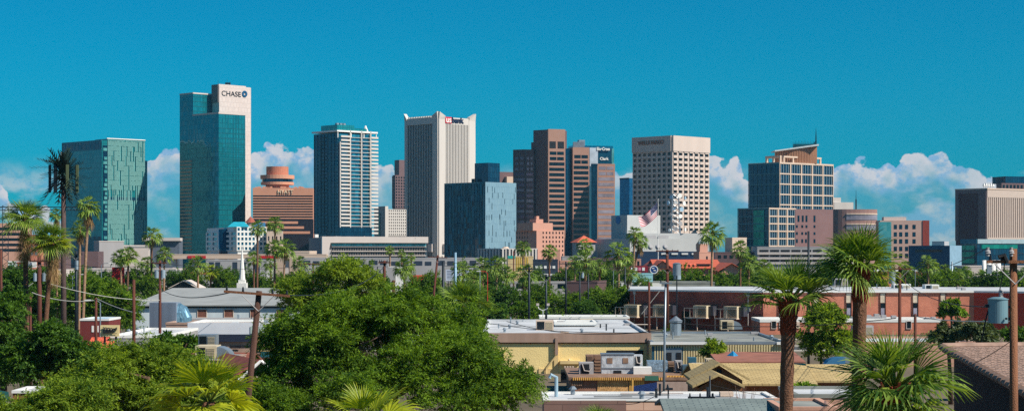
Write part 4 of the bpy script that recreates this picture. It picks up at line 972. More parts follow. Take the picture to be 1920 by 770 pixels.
# ---- Spanish-style station with red tile roof
def gable(root, x0, x1, y0, y1, ze, zr, m, along='x', over=.6, t=.18, name='roof'):
    """pitched roof as two thick slabs"""
    if along == 'x':
        ym = (y0 + y1) / 2
        for s_ in (-1, 1):
            ye = y0 - over if s_ < 0 else y1 + over
            a = [(x0 - over, ye, ze), (x1 + over, ye, ze), (x1 + over, ym, zr), (x0 - over, ym, zr)]
            if s_ > 0: a = [a[3], a[2], a[1], a[0]]
            MB().hexa([(p[0], p[1], p[2]) for p in a] + [(p[0], p[1], p[2] + t) for p in a], (x1 - x0, math.hypot(ym - y0, zr - ze), t)).build(name, m, root)
    else:
        xm = (x0 + x1) / 2
        for s_ in (-1, 1):
            xe = x0 - over if s_ < 0 else x1 + over
            a = [(xe, y0 - over, ze), (xm, y0 - over, zr), (xm, y1 + over, zr), (xe, y1 + over, ze)]
            if s_ > 0: a = [a[1], a[0], a[3], a[2]]
            MB().hexa(a + [(p[0], p[1], p[2] + t) for p in a], (math.hypot(xm - x0, zr - ze), y1 - y0, t)).build(name, m, root)
def gwall(root, x0, x1, y0, y1, ze, zr, m, along='x', z0=0):
    b = MB()
    if along == 'x':
        ym = (y0 + y1) / 2
        b.face([(x0, y0, z0), (x1, y0, z0), (x1, y0, ze), (x0, y0, ze)]); b.face([(x1, y1, z0), (x0, y1, z0), (x0, y1, ze), (x1, y1, ze)])
        for x, fl_ in ((x0, 1), (x1, 0)):
            p = [(x, y0, z0), (x, y1, z0), (x, y1, ze), (x, ym, zr), (x, y0, ze)]; b.face(p[::-1] if fl_ else p)
    else:
        xm = (x0 + x1) / 2
        b.face([(x1, y0, z0), (x1, y1, z0), (x1, y1, ze), (x1, y0, ze)]); b.face([(x0, y1, z0), (x0, y0, z0), (x0, y0, ze), (x0, y1, ze)])
        for y, fl_ in ((y0, 0), (y1, 1)):
            p = [(x0, y, z0), (x1, y, z0), (x1, y, ze), (xm, y, zr), (x0, y, ze)]; b.face(p[::-1] if fl_ else p)
    return b.build('wall', m, root)
r_ = thing('station_building', 'long salmon station with red tiled roof and gabled right wing behind the trees', 'building', (X(1300, 620), 630, 0))
D = 620; x0, x1 = X(1232, D), X(1350, D); gwall(r_, x0, x1, D, D + 34, Z(503, D), Z(486, D + 17), m_sal); gable(r_, x0, x1, D, D + 34, Z(503, D), Z(487, D + 17), m_redr, over=1)
x0, x1 = X(1322, 600), X(1392, 600)
xa, xb = X(1350, 600), X(1390, 600); gwall(r_, xa, xb, 598, 640, Z(509, 598), Z(494, 598), m_sal, 'y'); gable(r_, xa, xb, 598, 640, Z(509, 598), Z(493.5, 598), m_redr, 'y', over=1.2)
xa, xb = X(1216, 640), X(1243, 640); gwall(r_, xa, xb, 612, 660, Z(503, 615), Z(489, 615), m_sal, 'y'); gable(r_, xa, xb, 612, 660, Z(503, 615), Z(488.5, 615), m_redr, 'y', over=1)
b = MB(); xx = X(1318, 634)
for k in range(2): b.box(X(1301, 634), X(1325, 634), 622 + k * 4, 624 + k * 4, Z(497, 634), Z(494, 634))
b.build('dormer', m_black, r_)
for k in range(5): MB().tube([P(1268 + k * 8, 498, 612), P(1271 + k * 8, 496, 614)], .5, 6).build('roof_vent', m_redr, r_)
q = Low('chimney_stack', 'stepped salmon brick bell tower behind the station roof', 1311, 1338, 472, 690, 5, m_sal, a=20, cat='tower'); MB().fbox(q.fr, .8, 4, -4, -1, q.zt, Z(457, 690)).build('upper_stage', m_sal, q.root); q.win(1324, 480, 1327, 486, g_dark)
# ---- parking deck below the courthouse
q = Low('parking_deck', 'white multi-level parking deck with long railings below the courthouse wing', 1420, 1606, 462, 760, 40, m_grey, m_roofw, a=-4)
for k in range(3):
    for i in range(9): q.win(1424 + i * 20, 468 + k * 9, 1441 + i * 20, 472 + k * 9, m_black, 'opening', .05)
    q.band(1420, 473 + k * 9, 1604, 477 + k * 9, m_conc, 'rail', .5)
q = Low('office_block', 'flat grey block left of the white parking deck', 1340, 1424, 472, 780, 20, m_grand, m_roofg, a=0)
for k in range(7): q.win(1346 + k * 11, 478, 1352 + k * 11, 484, g_dark)
q = Low('lift_tower', 'small tan stair tower with slit windows left of the courthouse wing', 1373, 1400, 445, 800, 6, m_tan, a=25, cat='tower', par=.6)
for k in range(3): q.win(1384 + k * 4, 450, 1386 + k * 4, 457, g_dark)
q = Low('office_block', 'low white-roofed brick block right of the taller palm trunk', 1640, 1735, 506, 460, 14, m_brick, m_roofw, a=0, coping=m_white)
for k in range(3): q.win(1655 + k * 24, 510, 1664 + k * 24, 516, g_dark)
q = Low('industrial_shed', 'low white sheds among the trees far right', 1810, 1990, 498, 520, 14, m_conc, m_roofw, a=0)
for k in range(4): MB().cyl(X(1872 + 9 * k, 500), 515, 0, Z(488, 500), .62 + .1 * (k % 2), n=12).build('silo', m_white, q.root, smooth=True)
q = Low('shop_block', 'white shed row behind the left trees', 160, 330, 503, 520, 12, m_conc, m_roofw, a=0)
for k in range(7): q.win(170 + k * 22, 508, 180 + k * 22, 515, g_dark)
q = Low('shop_block', 'mixed white and red shop row left of the white steeple', 300, 448, 507, 500, 12, m_grey, m_roofw, a=0); q.band(352, 509, 400, 514, m_brick, 'red_panel', .1)
q = Low('shop_block', 'white shop row with dark windows between the central poles', 880, 1110, 528, 430, 10, m_grey, m_roofg, a=0)
for k in range(8): q.win(890 + k * 26, 532, 905 + k * 26, 540, g_dark)
q = Low('shed', 'long grey flat-roofed shed among the central trees', 1060, 1120, 527, 400, 16, m_grand, m_roofg, a=-10)
q = Low('shop_block', 'grey low shop with white band behind the brick warehouse', 1160, 1340, 528, 400, 12, m_roofg, m_roofw, a=0); q.band(1165, 530, 1240, 541, m_white, 'mural_panel', .1)
q = Low('shed', 'low white roof at the far left behind the leaning palm', 0, 120, 505, 480, 12, m_conc, m_roofw, a=0)

# ================================================================ brick warehouse (right)
D = 320
rt = thing('brick_warehouse', 'long single-storey red brick warehouse with white roof edge and shaded left wall', 'building', (X(1431, D), D, 0))
cx, cyy = X(1431, D), D; zt = Z(548, D)
def leftend(cx, cy, a, px):
    k = (px - CX) / F; a = R(a); L = (k * cy - cx) / (math.cos(a) - k * math.sin(a)); return cx + L * math.cos(a), cy + L * math.sin(a), -L
lx, ly, LL = leftend(cx, cyy, -31, 1181); fL = Fr(lx, ly, R(-31), LL)
kr = (1826 - CX) / F; LR = kr * D - cx; fR = Fr(cx, cyy, 0, LR)
fE = Fr(X(1826, D), D, R(-29), 14)
MB().fbox(fL, 0, LL, -.4, 0, 0, zt).build('side_wall', m_brick_shade, rt)
MB().fbox(fR, 0.01, LR, -.4, 0, 0, zt).build('front_wall', m_brick, rt)
MB().fbox(fE, 0, 14, -.4, 0, 0, zt).build('painted_wall', brickmat('painted_red_brick', (186, 66, 46), (196, 74, 52), (160, 58, 44), .42, .16, .012, bump=.3, var=.12), rt)
b = MB(); b.fbox(fL, -.2, LL, -.5, .35, zt, zt + .32); b.fbox(fR, -.1, LR, -.5, .35, zt, zt + .32); b.fbox(fE, 0.1, 14, -.5, .35, zt, zt + .32); b.build('coping', m_white, rt)
poly = [(lx, ly + .5), (cx, cyy + .5), (fR.pt(LR, 0)[0], cyy + .5), (fE.pt(14, 0)[0], fE.pt(14, 0)[1] + .5), (fE.pt(14, 0)[0] + 8, D + 34), (lx + 2, D + 44)]
MB().prism(poly, zt + .0, zt + .25).build('roof', m_roofw, rt)
for x in (1464, 1530, 1591, 1655, 1716, 1768):
    a, b_ = fR.upx(x - 4.5), fR.upx(x + 4.5)
    MB().fbox(fR, a, b_, 0.004, .08, Z(567, D), Z(549.5, D)).build('cream_panel', mat('cream_panel', (206, 190, 166), .8, var=.2, scale=1.5), rt)
    w_ = MB().fbox(fR, a, b_, 0.004, .05, Z(593, D), Z(568, D)).build('window', g_dark, rt)
    MB().fbox(fR, a + .1, b_ - .1, 0.051, .07, Z(590, D), Z(577, D)).build('pane', g_pale, w_)
    b = MB(); b.fbox(fR, a - .12, a, .004, .14, Z(594, D), Z(549, D)); b.fbox(fR, b_, b_ + .12, .004, .14, Z(594, D), Z(549, D)); b.build('frame', m_rwood, w_)
b = MB(); b.tube([(*fL.pt(LL - 2.8, .12), zt - .3), (*fL.pt(LL - 2.8, .12), 1)], .1, 6); b.fbox(fL, LL - 3.1, LL - 2.5, .02, .35, zt - .7, zt - .1); b.build('downpipe', m_conc, rt)
b = MB(); b.tube([(*fL.pt(1.0, .12), zt - .3), (*fL.pt(1.0, .12), 1)], .09, 6); b.fbox(fL, .8, 1.25, .02, .3, zt - .6, zt - .1); b.build('downpipe', m_conc, rt)
MB().fbox(fL, LL - 3.3, LL - 2.4, .02, .3, 3.4, 4.2).build('meter_box', m_grey, rt)
MB().fbox(fL, LL * .4, LL * .47, .005, .05, .3, 3.2).build('door', g_dark, rt)
q = Low('brick_wing', 'low brick lean-to with white roof strip and small windows along the brick warehouse', 1425, 1765, 598, 308, 11, m_brick, m_roofw, a=0, coping=m_white, par=.5)
for x in (1447, 1462, 1600, 1700): q.win(x, 602, x + 8, 615, g_dark, frame=m_conc)
q.band(1480, 603, 1500, 615, m_tan, 'plaster_panel')
for x, y in ((1625, 590), (1640, 588), (1653, 590), (1672, 591)):
    MB().box(X(x, 312), X(x + 9, 312), 312, 313, q.zt, Z(y, 312)).build('roof_plant', m_grey, q.root)
MB().box(X(1595, 312), X(1650, 312), 311, 312.4, q.zt, q.zt + .35).build('cable_tray', m_grey, q.root)
q = Low('brick_shed', 'low brick shed with white roof left of the shaded warehouse wall', 1012, 1180, 593, 300, 9, m_brick, m_roofw, a=0, coping=m_white)
q.win(1087, 602, 1094, 615, g_dark); q.band(1094, 602, 1102, 615, m_tan, 'door', .05)
# roof plant on warehouse
def rooftop_unit(px, py, D, wpx, hpx, label, dome=False, m=None, group='rooftop air units', dep=1.6):
    x0, x1 = X(px, D), X(px + wpx, D); z0, z1 = Z(py + hpx, D), Z(py, D)
    r_ = thing('air_conditioner', label, 'air conditioner', ((x0 + x1) / 2, D, z0), group)
    b = MB(); w_ = x1 - x0; hh = z1 - z0; c = m or m_steel
    cut = .6 if dome else 1.0
    xc = x0 + w_ * cut
    b.box(x0, xc, D, D + dep, z0 + .12, z1).build('casing', c, r_)
    v = MB(); n = 6
    MB().box(x0 + w_ * .06, x0 + w_ * cut * .48, D - .03, D - .004, z0 + hh * .18, z1 - hh * .12).build('grille', g_dark, r_)
    for k in range(n): v.box(x0 + w_ * cut * .54, xc - w_ * .05, D - .04, D - .004, z0 + hh * (.18 + .7 * k / n), z0 + hh * (.18 + .7 * (k + .5) / n))
    v.build('louvre', mat('louvre_tan', (186, 170, 140), .6, .2), r_)
    f = MB()
    for x in (x0 + .1, xc - .2): f.box(x, x + .12, D + .1, D + dep - .1, z0, z0 + .12)
    f.build('base_rail', m_pole_d, r_)
    if dome:
        pts = [(xc, D + dep / 2, z0 + hh * .55)]; b = MB(); R0 = hh * .42
        arc = [(xc + .02 + (x1 - xc) * math.sin(t), z0 + hh * .12 + hh * .8 * math.cos(t)) for t in [math.pi / 2 * k / 6 for k in range(7)]]
        prev = None
        poly = [(xc + .003, z0 + .12)] + [(x_, z_) for x_, z_ in reversed(arc)] + [(xc + .003, z0 + hh * .92)]
        n_ = len(poly)
        b.face([(p[0], D + .1, p[1]) for p in poly]); b.face([(p[0], D + dep - .1, p[1]) for p in reversed(poly)])
        for i in range(n_): p, p2 = poly[i], poly[(i + 1) % n_]; b.face([(p2[0], D + .1, p2[1]), (p[0], D + .1, p[1]), (p[0], D + dep - .1, p[1]), (p2[0], D + dep - .1, p2[1])])
        b.build('duct_elbow', m_steel, r_)
    return r_
rooftop_unit(1676, 532, 345, 32, 17, 'white rooftop air unit with dark intake left of the small box unit', m=m_white, dep=2.5)
rooftop_unit(1735, 533, 340, 26, 13, 'wide white rooftop air unit on the warehouse roof between pole and bushy tree', m=m_white, dep=2.5)
rooftop_unit(1565, 522, 350, 25, 15, 'grey rooftop air unit between the two tall palm heads', m=m_grey, dep=2.5)
labs = ['first', 'second', 'third', 'fourth']
m_tanu = mat('beige_sheet_metal', (206, 190, 160), .6, .1, var=.1, scale=2)
m_tans = mat('tan_steel', (226, 200, 178), .6, .1)
for k, (x0, y0) in enumerate(((1183, 570), (1237, 570), (1312, 571.5), (1369, 573))):
    u = fL.upx(x0); u1 = fL.upx(x0 + 25); zb_ = fL.z(x0, y0 + 22); zt_ = fL.z(x0, y0)
    r_ = thing('wall_air_cooler', f'beige air cooler on a steel rack, {labs[k]} from left on the shaded brick wall', 'air cooler', (*fL.pt(u, 1.5), zb_), 'air coolers on the brick wall')
    MB().fbox(fL, u, u1, 1.2, 2.8, zb_, zt_).build('casing', m_tanu, r_)
    b = MB()
    for i in range(7): uu = u + (u1 - u) * (.38 + .6 * i / 7); b.fbox(fL, uu, uu + (u1 - u) * .035, 2.804, 2.86, zb_ + .15, zt_ - .2)
    b.build('slat', mat('slat_shadow', (110, 96, 78), .8), r_)
    MB().fbox(fL, u1 + .02, u1 + .9, .02, 2.0, zb_ + .3, zt_ - .1).build('duct', mat('dark_duct', (62, 62, 72), .6, .2), r_)
    b = MB(); ua = u - 1.6; wd = 3.2
    b.fbox(fL, ua, u1 + .1, .9, wd, zb_ - .16, zb_ - .003)
    for uu in (ua, ua + 1.1, u + .6):
        b.fbox(fL, uu, uu + .09, wd - .1, wd, zb_, zt_ - .5)
    b.fbox(fL, ua, u1 + .1, wd - .1, wd, zt_ - .5, zt_ - .4)
    for uu in (ua + .1, u + .9): b.fbox(fL, uu, uu + .12, wd - .15, wd, .0, zb_ - .163)
    b.tube([(*fL.pt(ua + .1, wd), 2.2), (*fL.pt(u, wd), zb_ - .2)], .05, 5)
    b.build('platform', m_tans, r_)
# ---- grey-roofed corrugated shed, in front
m_corr = mat('cream_corrugated', (214, 196, 150), .7, .1, var=.12, scale=.6, streak=True)
q = Low('corrugated_shed', 'shed with shallow grey roof and cream corrugated wall behind the junk yard', 1222, 1476, 640, 205, 26, m_corr, m_roofg, a=0, coping=m_steel, par=.3)
b = MB(); n = 52
for k in range(n): b.fbox(q.fr, .3 + k * q.L / n, .3 + (k + .5) * q.L / n, .004, .09, 0, q.zt - .35)
b.build('corrugation', m_corr, q.root)['kind'] = 'stuff'
MB().fbox(q.fr, -.2, q.L * .5, .13, .45, q.zt - .3, q.zt - .02).build('gutter', m_white, q.root)
MB().fbox(q.fr, q.L * .92, q.L + .1, .13, .45, q.zt - .3, q.zt - .02).build('gutter', m_white, q.root)
q.win(1222, 649, 1281, 676, mat('blue_shed_door', (40, 84, 104), .5), 'door')
q.band(1246, 652, 1278, 676, m_steel, 'panel', .14)
for x in (1250, 1268): q.band(x, 660, x + 9, 676, m_black, 'window', .2, .145)
r_ = thing('roof_vent', 'galvanised turret vent with pointed cap on the grey shed roof', 'vent', (X(1267, 222), 222, Z(627, 222)))
x = X(1267, 222); MB().cyl(x, 222, Z(628, 222), Z(601, 222), .68, n=12).build('drum', m_steel, r_, ); MB().cyl(x, 222, Z(601, 222), Z(592, 222), .86, .08, n=12).build('cap', m_steel, r_)
MB().cyl(x, 222, Z(604, 222), Z(601.5, 222), .78, n=12).build('rim', m_steel, r_)
rooftop_unit(1352, 600, 240, 40, 19, 'beige rooftop cooler with silver elbow duct on the grey shed roof', True, m_tanu)
rooftop_unit(1088, 598, 252, 40, 19, 'olive rooftop cooler with domed silver elbow on the low brick shed', True, m_tanu)
# ---- yellow warehouse
m_yel = mat('yellow_stucco', (240, 214, 148), .92, var=.07, scale=.5, bump=.35, bscale=6)
m_taup = mat('taupe_fascia', (166, 138, 122), .85, var=.12, scale=1.2, streak=True)
m_yel2 = mat('yellow_trim', (222, 194, 138), .85)
q = Low('yellow_warehouse', 'yellow stucco warehouse with deep taupe roof fascia and white roof in the foreground', 905, 1220, 625, 210, 44, m_yel, m_roofw, a=0, coping=m_roofw)
q.band(905, 623.5, 1221, 641, m_taup, 'fascia', .28); q.band(905, 641.3, 1221, 643, m_rwood, 'drip_edge', .2)
for x in (1041, 1213): q.band(x, 632, x + 5, 664, m_taup, 'downpipe', .42, .285)
for x in (1041, 1209): q.band(x - 2, 643.5, x + 6, 700, m_yel2, 'pilaster', .12)
q.win(1138, 656, 1206, 664, m_black, 'vent_slot'); q.win(905, 658, 944, 672, g_dark, frame=m_yel2)
b = MB(); b.tube([(*q.fr.pt(q.fr.upx(1044), .3), Z(664, 210)), (*q.fr.pt(q.fr.upx(1024), .3), Z(690, 210)), (*q.fr.pt(q.fr.upx(1024), .3), 0)], .1, 6); b.build('downpipe_shadow', m_yel2, q.root)  # tube drawn where the downpipe's shadow slants down the wall
q.band(1050, 675, 1088, 681, m_yel2, 'canopy', .7)
for x in (1067, 1103): q.band(x, 672, x + 2, 674, m_white, 'lamp', .2)
q.band(1010, 690, 1042, 712, m_yel2, 'door', .1)
# things on its roof
q = Low('penthouse', 'low white raised roof section on the yellow warehouse', 1040, 1118, 603, 236, 8, m_white, m_roofw, a=0, z0=4.4, cat='roof')
rooftop_unit(1005, 600, 226, 33, 20, 'tan square rooftop cooler on the white roof of the yellow warehouse', False, m_tan)
r_ = thing('floodlight', 'white twin-head floodlight standing on the white roof edge', 'floodlight', (X(1018, 262), 262, 4.6)); x = X(1018, 262)
b = MB(); b.tube([(x, 262, 4.6), (x, 262, Z(582, 262)), (x - .6, 262, Z(578, 262)), (x - .75, 262, Z(572, 262))], .06, 6).tube([(x, 262, Z(582, 262)), (x + .6, 262, Z(578, 262)), (x + .75, 262, Z(572, 262))], .06, 6); b.build('bracket', m_white, r_)
for s_ in (-1, 1): MB().box(x + s_ * .75 - .2, x + s_ * .75 + .2, 261.7, 262.05, Z(571, 262) - .12, Z(571, 262) + .22).build('lamp_head', m_conc, r_)

# ---- junk yard: old coolers, platform, containers
rng = random.Random(21)
m_gal = mat('dented_galvanised', (196, 200, 204), .5, .2, var=.3, scale=1.6, bump=.5, bscale=3)
m_rust = mat('rusty_sheet', (146, 116, 96), .7, .2, var=.35, scale=1.5)
r_ = thing('storage_platform', 'long flat container roof edged in orange battens holding the old coolers', 'container', (X(1170, 176), 176, 0)); D = 176
x0, x1 = X(1070, D), X(1300, D); zt = Z(706, D)
MB().box(x0, x1, D, D + 14, 0, zt - .3).build('container_body', mat('brown_board_wall', (146, 104, 84), .85, var=.2, scale=2, streak=True), r_)
MB().box(x0 - .2, x1 + .2, D - .3, D + 14.2, zt - .297, zt).build('deck', m_rust, r_)
b = MB(); n = 60
m_orng = mat('orange_batten', (224, 172, 88), .7, var=.15, scale=2)
for k in range(n):
    if (k < 44): xx = x0 + .2 + k * (x1 - x0) / n; b.box(xx, xx + .1, D - .42, D - .3, zt - .28, zt - .02)
b.build('batten', m_orng, r_)['kind'] = 'stuff'
def panel(px0, px1, py0, py1, m, name, off=.05, corr=0):
    o = MB()
    if corr:
        n = corr; w_ = (X(px1, D) - X(px0, D)) / n
        for k in range(n): o.box(X(px0, D) + k * w_, X(px0, D) + (k + .6) * w_, D - off - .08, D - off, Z(py1, D), Z(py0, D)); o.box(X(px0, D) + (k + .6) * w_, X(px0, D) + (k + 1) * w_, D - off + .01, D - off + .03, Z(py1, D), Z(py0, D))
    else: o.box(X(px0, D), X(px1, D), D - off - .02, D - off, Z(py1, D), Z(py0, D))
    o.build(name, m, r_)
panel(1120, 1178, 712, 736, mat('chipboard', (200, 154, 100), .9, var=.45, scale=7), 'chipboard_panel')
panel(1180, 1208, 709, 736, m_orng, 'corrugated_panel', .05, 8)
panel(1072, 1092, 707, 722, m_rust, 'corrugated_panel', .12, 6)
panel(1250, 1298, 703, 712, m_orng, 'corrugated_panel', .12, 9)
panel(1208, 1234, 703, 712, mat('green_sheet', (60, 110, 92), .6), 'green_panel', .5)
r2 = thing('board_fence', 'brown and grey board screen with sagging dark blue tarpaulin ends', 'fence', (X(1260, 165), 165, 0)); D = 165
MB().box(X(1232, D), X(1296, D), D, D + .12, 0, Z(715, D)).build('board', mat('grey_brown_board', (170, 148, 136), .9, var=.15, scale=2), r2)
b = MB(); b.hexa([(X(1188, D), D, 0), (X(1231.8, D), D, 0), (X(1231.8, D), D + .08, 0), (X(1188, D), D + .08, 0), (X(1188, D), D, Z(723, D)), (X(1231.8, D), D, Z(716, D)), (X(1231.8, D), D + .08, Z(716, D)), (X(1188, D), D + .08, Z(723, D))]); b.build('tarpaulin', mat('navy_tarp', (22, 52, 110), .6, var=.25, scale=2, bump=.5), r2)
b = MB(); b.hexa([(X(1296.2, D), D, 0), (X(1322, D), D, 0), (X(1322, D), D + .08, 0), (X(1296.2, D), D + .08, 0), (X(1296.2, D), D, Z(716, D)), (X(1322, D), D, Z(724, D)), (X(1322, D), D + .08, Z(724, D)), (X(1296.2, D), D + .08, Z(716, D))]); b.build('tarpaulin', MATS['navy_tarp'], r2)
MB().box(X(1185, D), X(1187.8, D), D - .05, D + .15, 0, Z(711, D)).build('post', m_orng, r2)
def cooler(px, py, wpx, hpx, D, label, m=m_gal, kind=0):
    x0, x1 = X(px, D), X(px + wpx, D); z0, z1 = Z(py + hpx, D), Z(py, D); w_, hh = x1 - x0, z1 - z0
    r_ = thing('old_cooler', label, 'air cooler', ((x0 + x1) / 2, D, z0), 'old coolers on the container roof')
    b = MB(); b.box(x0, x1, D, D + 1.6, z0, z1); b.build('casing', m, r_)
    if kind == 0:
        for a, b_ in ((.17, .34), (.66, .83)): MB().box(x0 + w_ * a, x0 + w_ * b_, D - .04, D - .004, z0 + hh * .58, z0 + hh * .84).build('opening', m_rust, r_)
        MB().box(x0 + w_ * .38, x0 + w_ * .62, D - .05, D - .004, z0 + hh * .04, z0 + hh * .24).build('opening', m_black, r_)
        MB().box(x0 - .03, x1 + .03, D - .06, D - .003, z0 + hh * .33, z0 + hh * .37).build('seam', m_steel, r_)
        MB().box(x0 - .08, x1 + .08, D - .08, D + 1.7, z1 + .002, z1 + .09).build('lid', m_steel, r_)
    elif kind == 1:
        MB().box(x0 + w_ * .12, x1 - w_ * .3, D - .04, D - .004, z0 + hh * .12, z1 - hh * .12).build('opening', m_black, r_)
        b = MB(); b.tube([(x0 + w_ * .2, D - .1, z1 - hh * .1), (x0 + w_ * .35, D - .12, z0 + hh * .35), (x0 + w_ * .7, D - .12, z0 + hh * .3), (x0 + w_ * .85, D - .1, z0 + hh * .6)], .05, 6); b.build('hose', m_conc, r_)
    elif kind == 2:
        for k in range(5): MB().box(x0 + w_ * .1, x1 - w_ * .1, D - .05, D - .004, z0 + hh * (.14 + .16 * k), z0 + hh * (.22 + .16 * k)).build('louvre', m_rust, r_)
    elif kind == 3:
        MB().box(x0 + w_ * .08, x0 + w_ * .45, D - .05, D - .004, z0 + hh * .1, z1 - hh * .1).build('opening', m_black, r_); MB().box(x0 + w_ * .52, x1 - w_ * .06, D - .05, D - .004, z0 + hh * .1, z1 - hh * .1).build('opening', mat('grey_mesh', (90, 92, 96), .8), r_)
    return r_
cooler(1128, 664, 60, 39, 181, 'largest dented silver cooler with two square holes on the container roof')
cooler(1099, 665, 14, 14, 183, 'rusty brown top box left of the largest silver cooler', m_rust, 2)
cooler(1086, 679, 27, 23, 180, 'dark open-fronted cooler with a looping white hose', m_grey, 1)
cooler(1114, 665, 14, 38, 184, 'tall rust-stained narrow casing against the largest silver cooler', m_rust, 2)
cooler(1189, 665, 16, 22, 182, 'upright silver casing right of the largest silver cooler', m_gal, 1)
cooler(1188, 688, 34, 14, 180, 'low white double box in front of the upright silver casing', m_white, 9)
cooler(1214, 676, 38, 20, 183, 'crumpled pale blue metal hood on a trolley', mat('crumpled_blue', (140, 164, 182), .45, .4, var=.35, scale=2, bump=.9, bscale=4), 9)
cooler(1253, 678, 13, 22, 184, 'narrow brown-grey casing right of the crumpled blue hood', m_rust, 2)
cooler(1267, 676, 13, 20, 182, 'small square grey cooler with dark face beside the narrow casing', m_grey, 1)
cooler(1280, 684, 18, 17, 181, 'bluish box cooler between the grey one and the double-fronted unit', mat('blue_grey_metal', (84, 110, 126), .5, .3, var=.25), 9)
cooler(1291, 670, 15, 14, 186, 'teal-tinted cooler at the back of the yard row', mat('teal_metal', (60, 110, 130), .5, .3, var=.25), 9)
cooler(1299, 681, 25, 21, 178, 'black two-panel condenser at the right end of the cooler row', m_grey, 3)
cooler(1324, 672, 18, 20, 188, 'cream box unit with dark vent behind the condenser', m_tanu, 1)
cooler(1322, 681, 20, 19, 179, 'pale ribbed casing joined behind the tan gable roof', m_steel, 2)
r_ = thing('workbench', 'cluttered black bench with row of pale fittings against the yellow wall', 'workbench', (X(1070, 195), 195, 0)); D = 195
MB().box(X(1052, D), X(1090, D), D, D + 1.5, 0, Z(697, D)).build('bench', m_black, r_)
for k in range(4): MB().box(X(1058 + k * 5, D), X(1061 + k * 5, D), D - .1, D + .4, Z(697, D), Z(686, D)).build('fitting', m_tan, r_)
rng = random.Random(5); b = MB()
for k in range(9): a = 1052 + k * 4; MB().box(X(a, D), X(a + 3, D), D - .4, D - .05, Z(697, D), Z(697 - rng.uniform(2, 7), D)).build('bundle', m_black if k % 2 else m_pole_d, r_)
# blue tarp heap behind
r_ = thing('tarpaulin', 'bright blue tarpaulin heap behind the green bush by the corrugated shed', 'tarpaulin', (X(1377, 190), 190, 0)); b = MB()
b.tube([(X(1364, 190), 190, Z(669, 190)), (X(1374, 190), 190, Z(666, 190)), (X(1386, 190), 190, Z(670, 190))], [.2, .5, .1], 8); b.build('sheet', mat('bright_tarp', (20, 130, 180), .5, bump=.6), r_)

# ---- front buildings along the bottom edge
q = Low('flat_roof_house', 'low pink and taupe block house with bright white roof edge along the bottom', 1020, 1462, 748, 120, 6.8, m_pink, m_roofw, a=0, coping=m_white, par=.2)
q.band(1020, 750, 1174, 800, brickmat('taupe_block', (126, 96, 88), (134, 104, 94), (104, 80, 74), 2.4, .8, .03, var=.12), 'taupe_wall', .1)
q.band(1174, 751, 1460, 800, brickmat('pink_block', (206, 168, 146), (212, 174, 150), (170, 132, 112), 2.6, .9, .03, var=.12), 'pink_wall', .06)
b = MB(); x = X(1043, 124); b.tube([(x, 124, q.zt - .3), (x, 124, Z(706, 124)), (x - .35, 124, Z(702, 124)), (x - .45, 124, Z(708, 124))], .13, 8); r_ = thing('vent_pipe', 'pale blue bent vent pipe on the white roof edge beside the big tree', 'pipe', (x, 124, q.zt - .3)); b.build('pipe', mat('pale_blue_pipe', (150, 176, 190), .5), r_)
def gable_house(name, label, px0, px1, py_e, py_r, D, dep, wm, rm, along='x', extra=None):
    x0, x1 = X(px0, D), X(px1, D); r_ = thing(name, label, 'house', ((x0 + x1) / 2, D, 0)); ze = Z(py_e, D)
    if along == 'x': zr = Z(py_r, D + dep / 2); gwall(r_, x0, x1, D, D + dep, ze, zr - .05, wm, 'x'); gable(r_, x0, x1, D, D + dep, ze, zr, rm, 'x', .5)
    else: zr = Z(py_r, D); gwall(r_, x0, x1, D, D + dep, ze, zr - .05, wm, 'y'); gable(r_, x0, x1, D, D + dep, ze, zr, rm, 'y', .5)
    return r_
m_tanr = brickmat('tan_shingle', (178, 154, 104), (192, 168, 116), (142, 122, 84), .5, .28, .03, var=.14, bump=.3)
m_brnw = mat('brown_timber_wall', (140, 92, 58), .85, var=.2, scale=2)
m_greyr = brickmat('grey_shingle', (112, 124, 122), (126, 138, 134), (84, 96, 98), .6, .24, .03, var=.15, bump=.3)
gable_house('timber_house', 'large tan shingled gable house right of the old coolers', 1316, 1520, 722, 684, 148, 12, m_brnw, m_tanr, 'x')
r_ = gable_house('timber_porch', 'small front gable with tan roof and brown timber face below the large tan house', 1305, 1392, 712, 683, 143, 4.4, m_brnw, m_tanr, 'y')
MB().box(X(1344, 142.9), X(1353, 142.9), 142.9, 142.97, Z(701, 142.9), Z(692, 142.9)).build('gable_vent', m_black, r_)
gable_house('timber_porch', 'lowest small porch gable with tan roof nearest the white roof edge', 1310, 1382, 726, 704, 136, 4, m_brnw, m_tanr, 'y')
gable_house('timber_shed', 'tan roofed shed between the two palm trunks', 1478, 1600, 716, 686, 150, 9, m_brnw, m_tanr, 'x')
gable_house('red_roof_shed', 'shed with faded red-brown roof behind the tan houses', 1352, 1500, 680, 662, 186, 14, m_rust, mat('faded_red_roof', (146, 96, 80), .85, var=.2, scale=.8), 'x')
gable_house('grey_roof_house', 'grey shingled roof at the bottom edge under the thin black posts', 1262, 1448, 778, 752, 100, 6, m_pink, m_greyr, 'x')
q = Low('flat_roof_house', 'pink walled flat roof house with torn white roof right of the first palm trunk', 1490, 1640, 738, 118, 7, m_pink, m_roofw, a=0, coping=m_roofg, par=.25)
q = Low('flat_roof_house', 'grey asphalt flat roof at the bottom between the palm trunks', 1462, 1570, 762, 98, 6, m_pink, m_roofg, a=0, par=.2)
q = Low('long_white_shed', 'pale long shed with white roof panels right of the taller palm trunk', 1616, 1830, 640, 222, 14, m_pink, m_roofw, a=0, par=.3)
rooftop_unit(1600, 610, 236, 38, 18, 'low grey rooftop unit with pale box behind the front palm', False, m_grey)
r_ = thing('duct_elbow', 'blue and silver curved duct by the taller palm trunk', 'duct', (X(1570, 160), 160, Z(690, 160)))
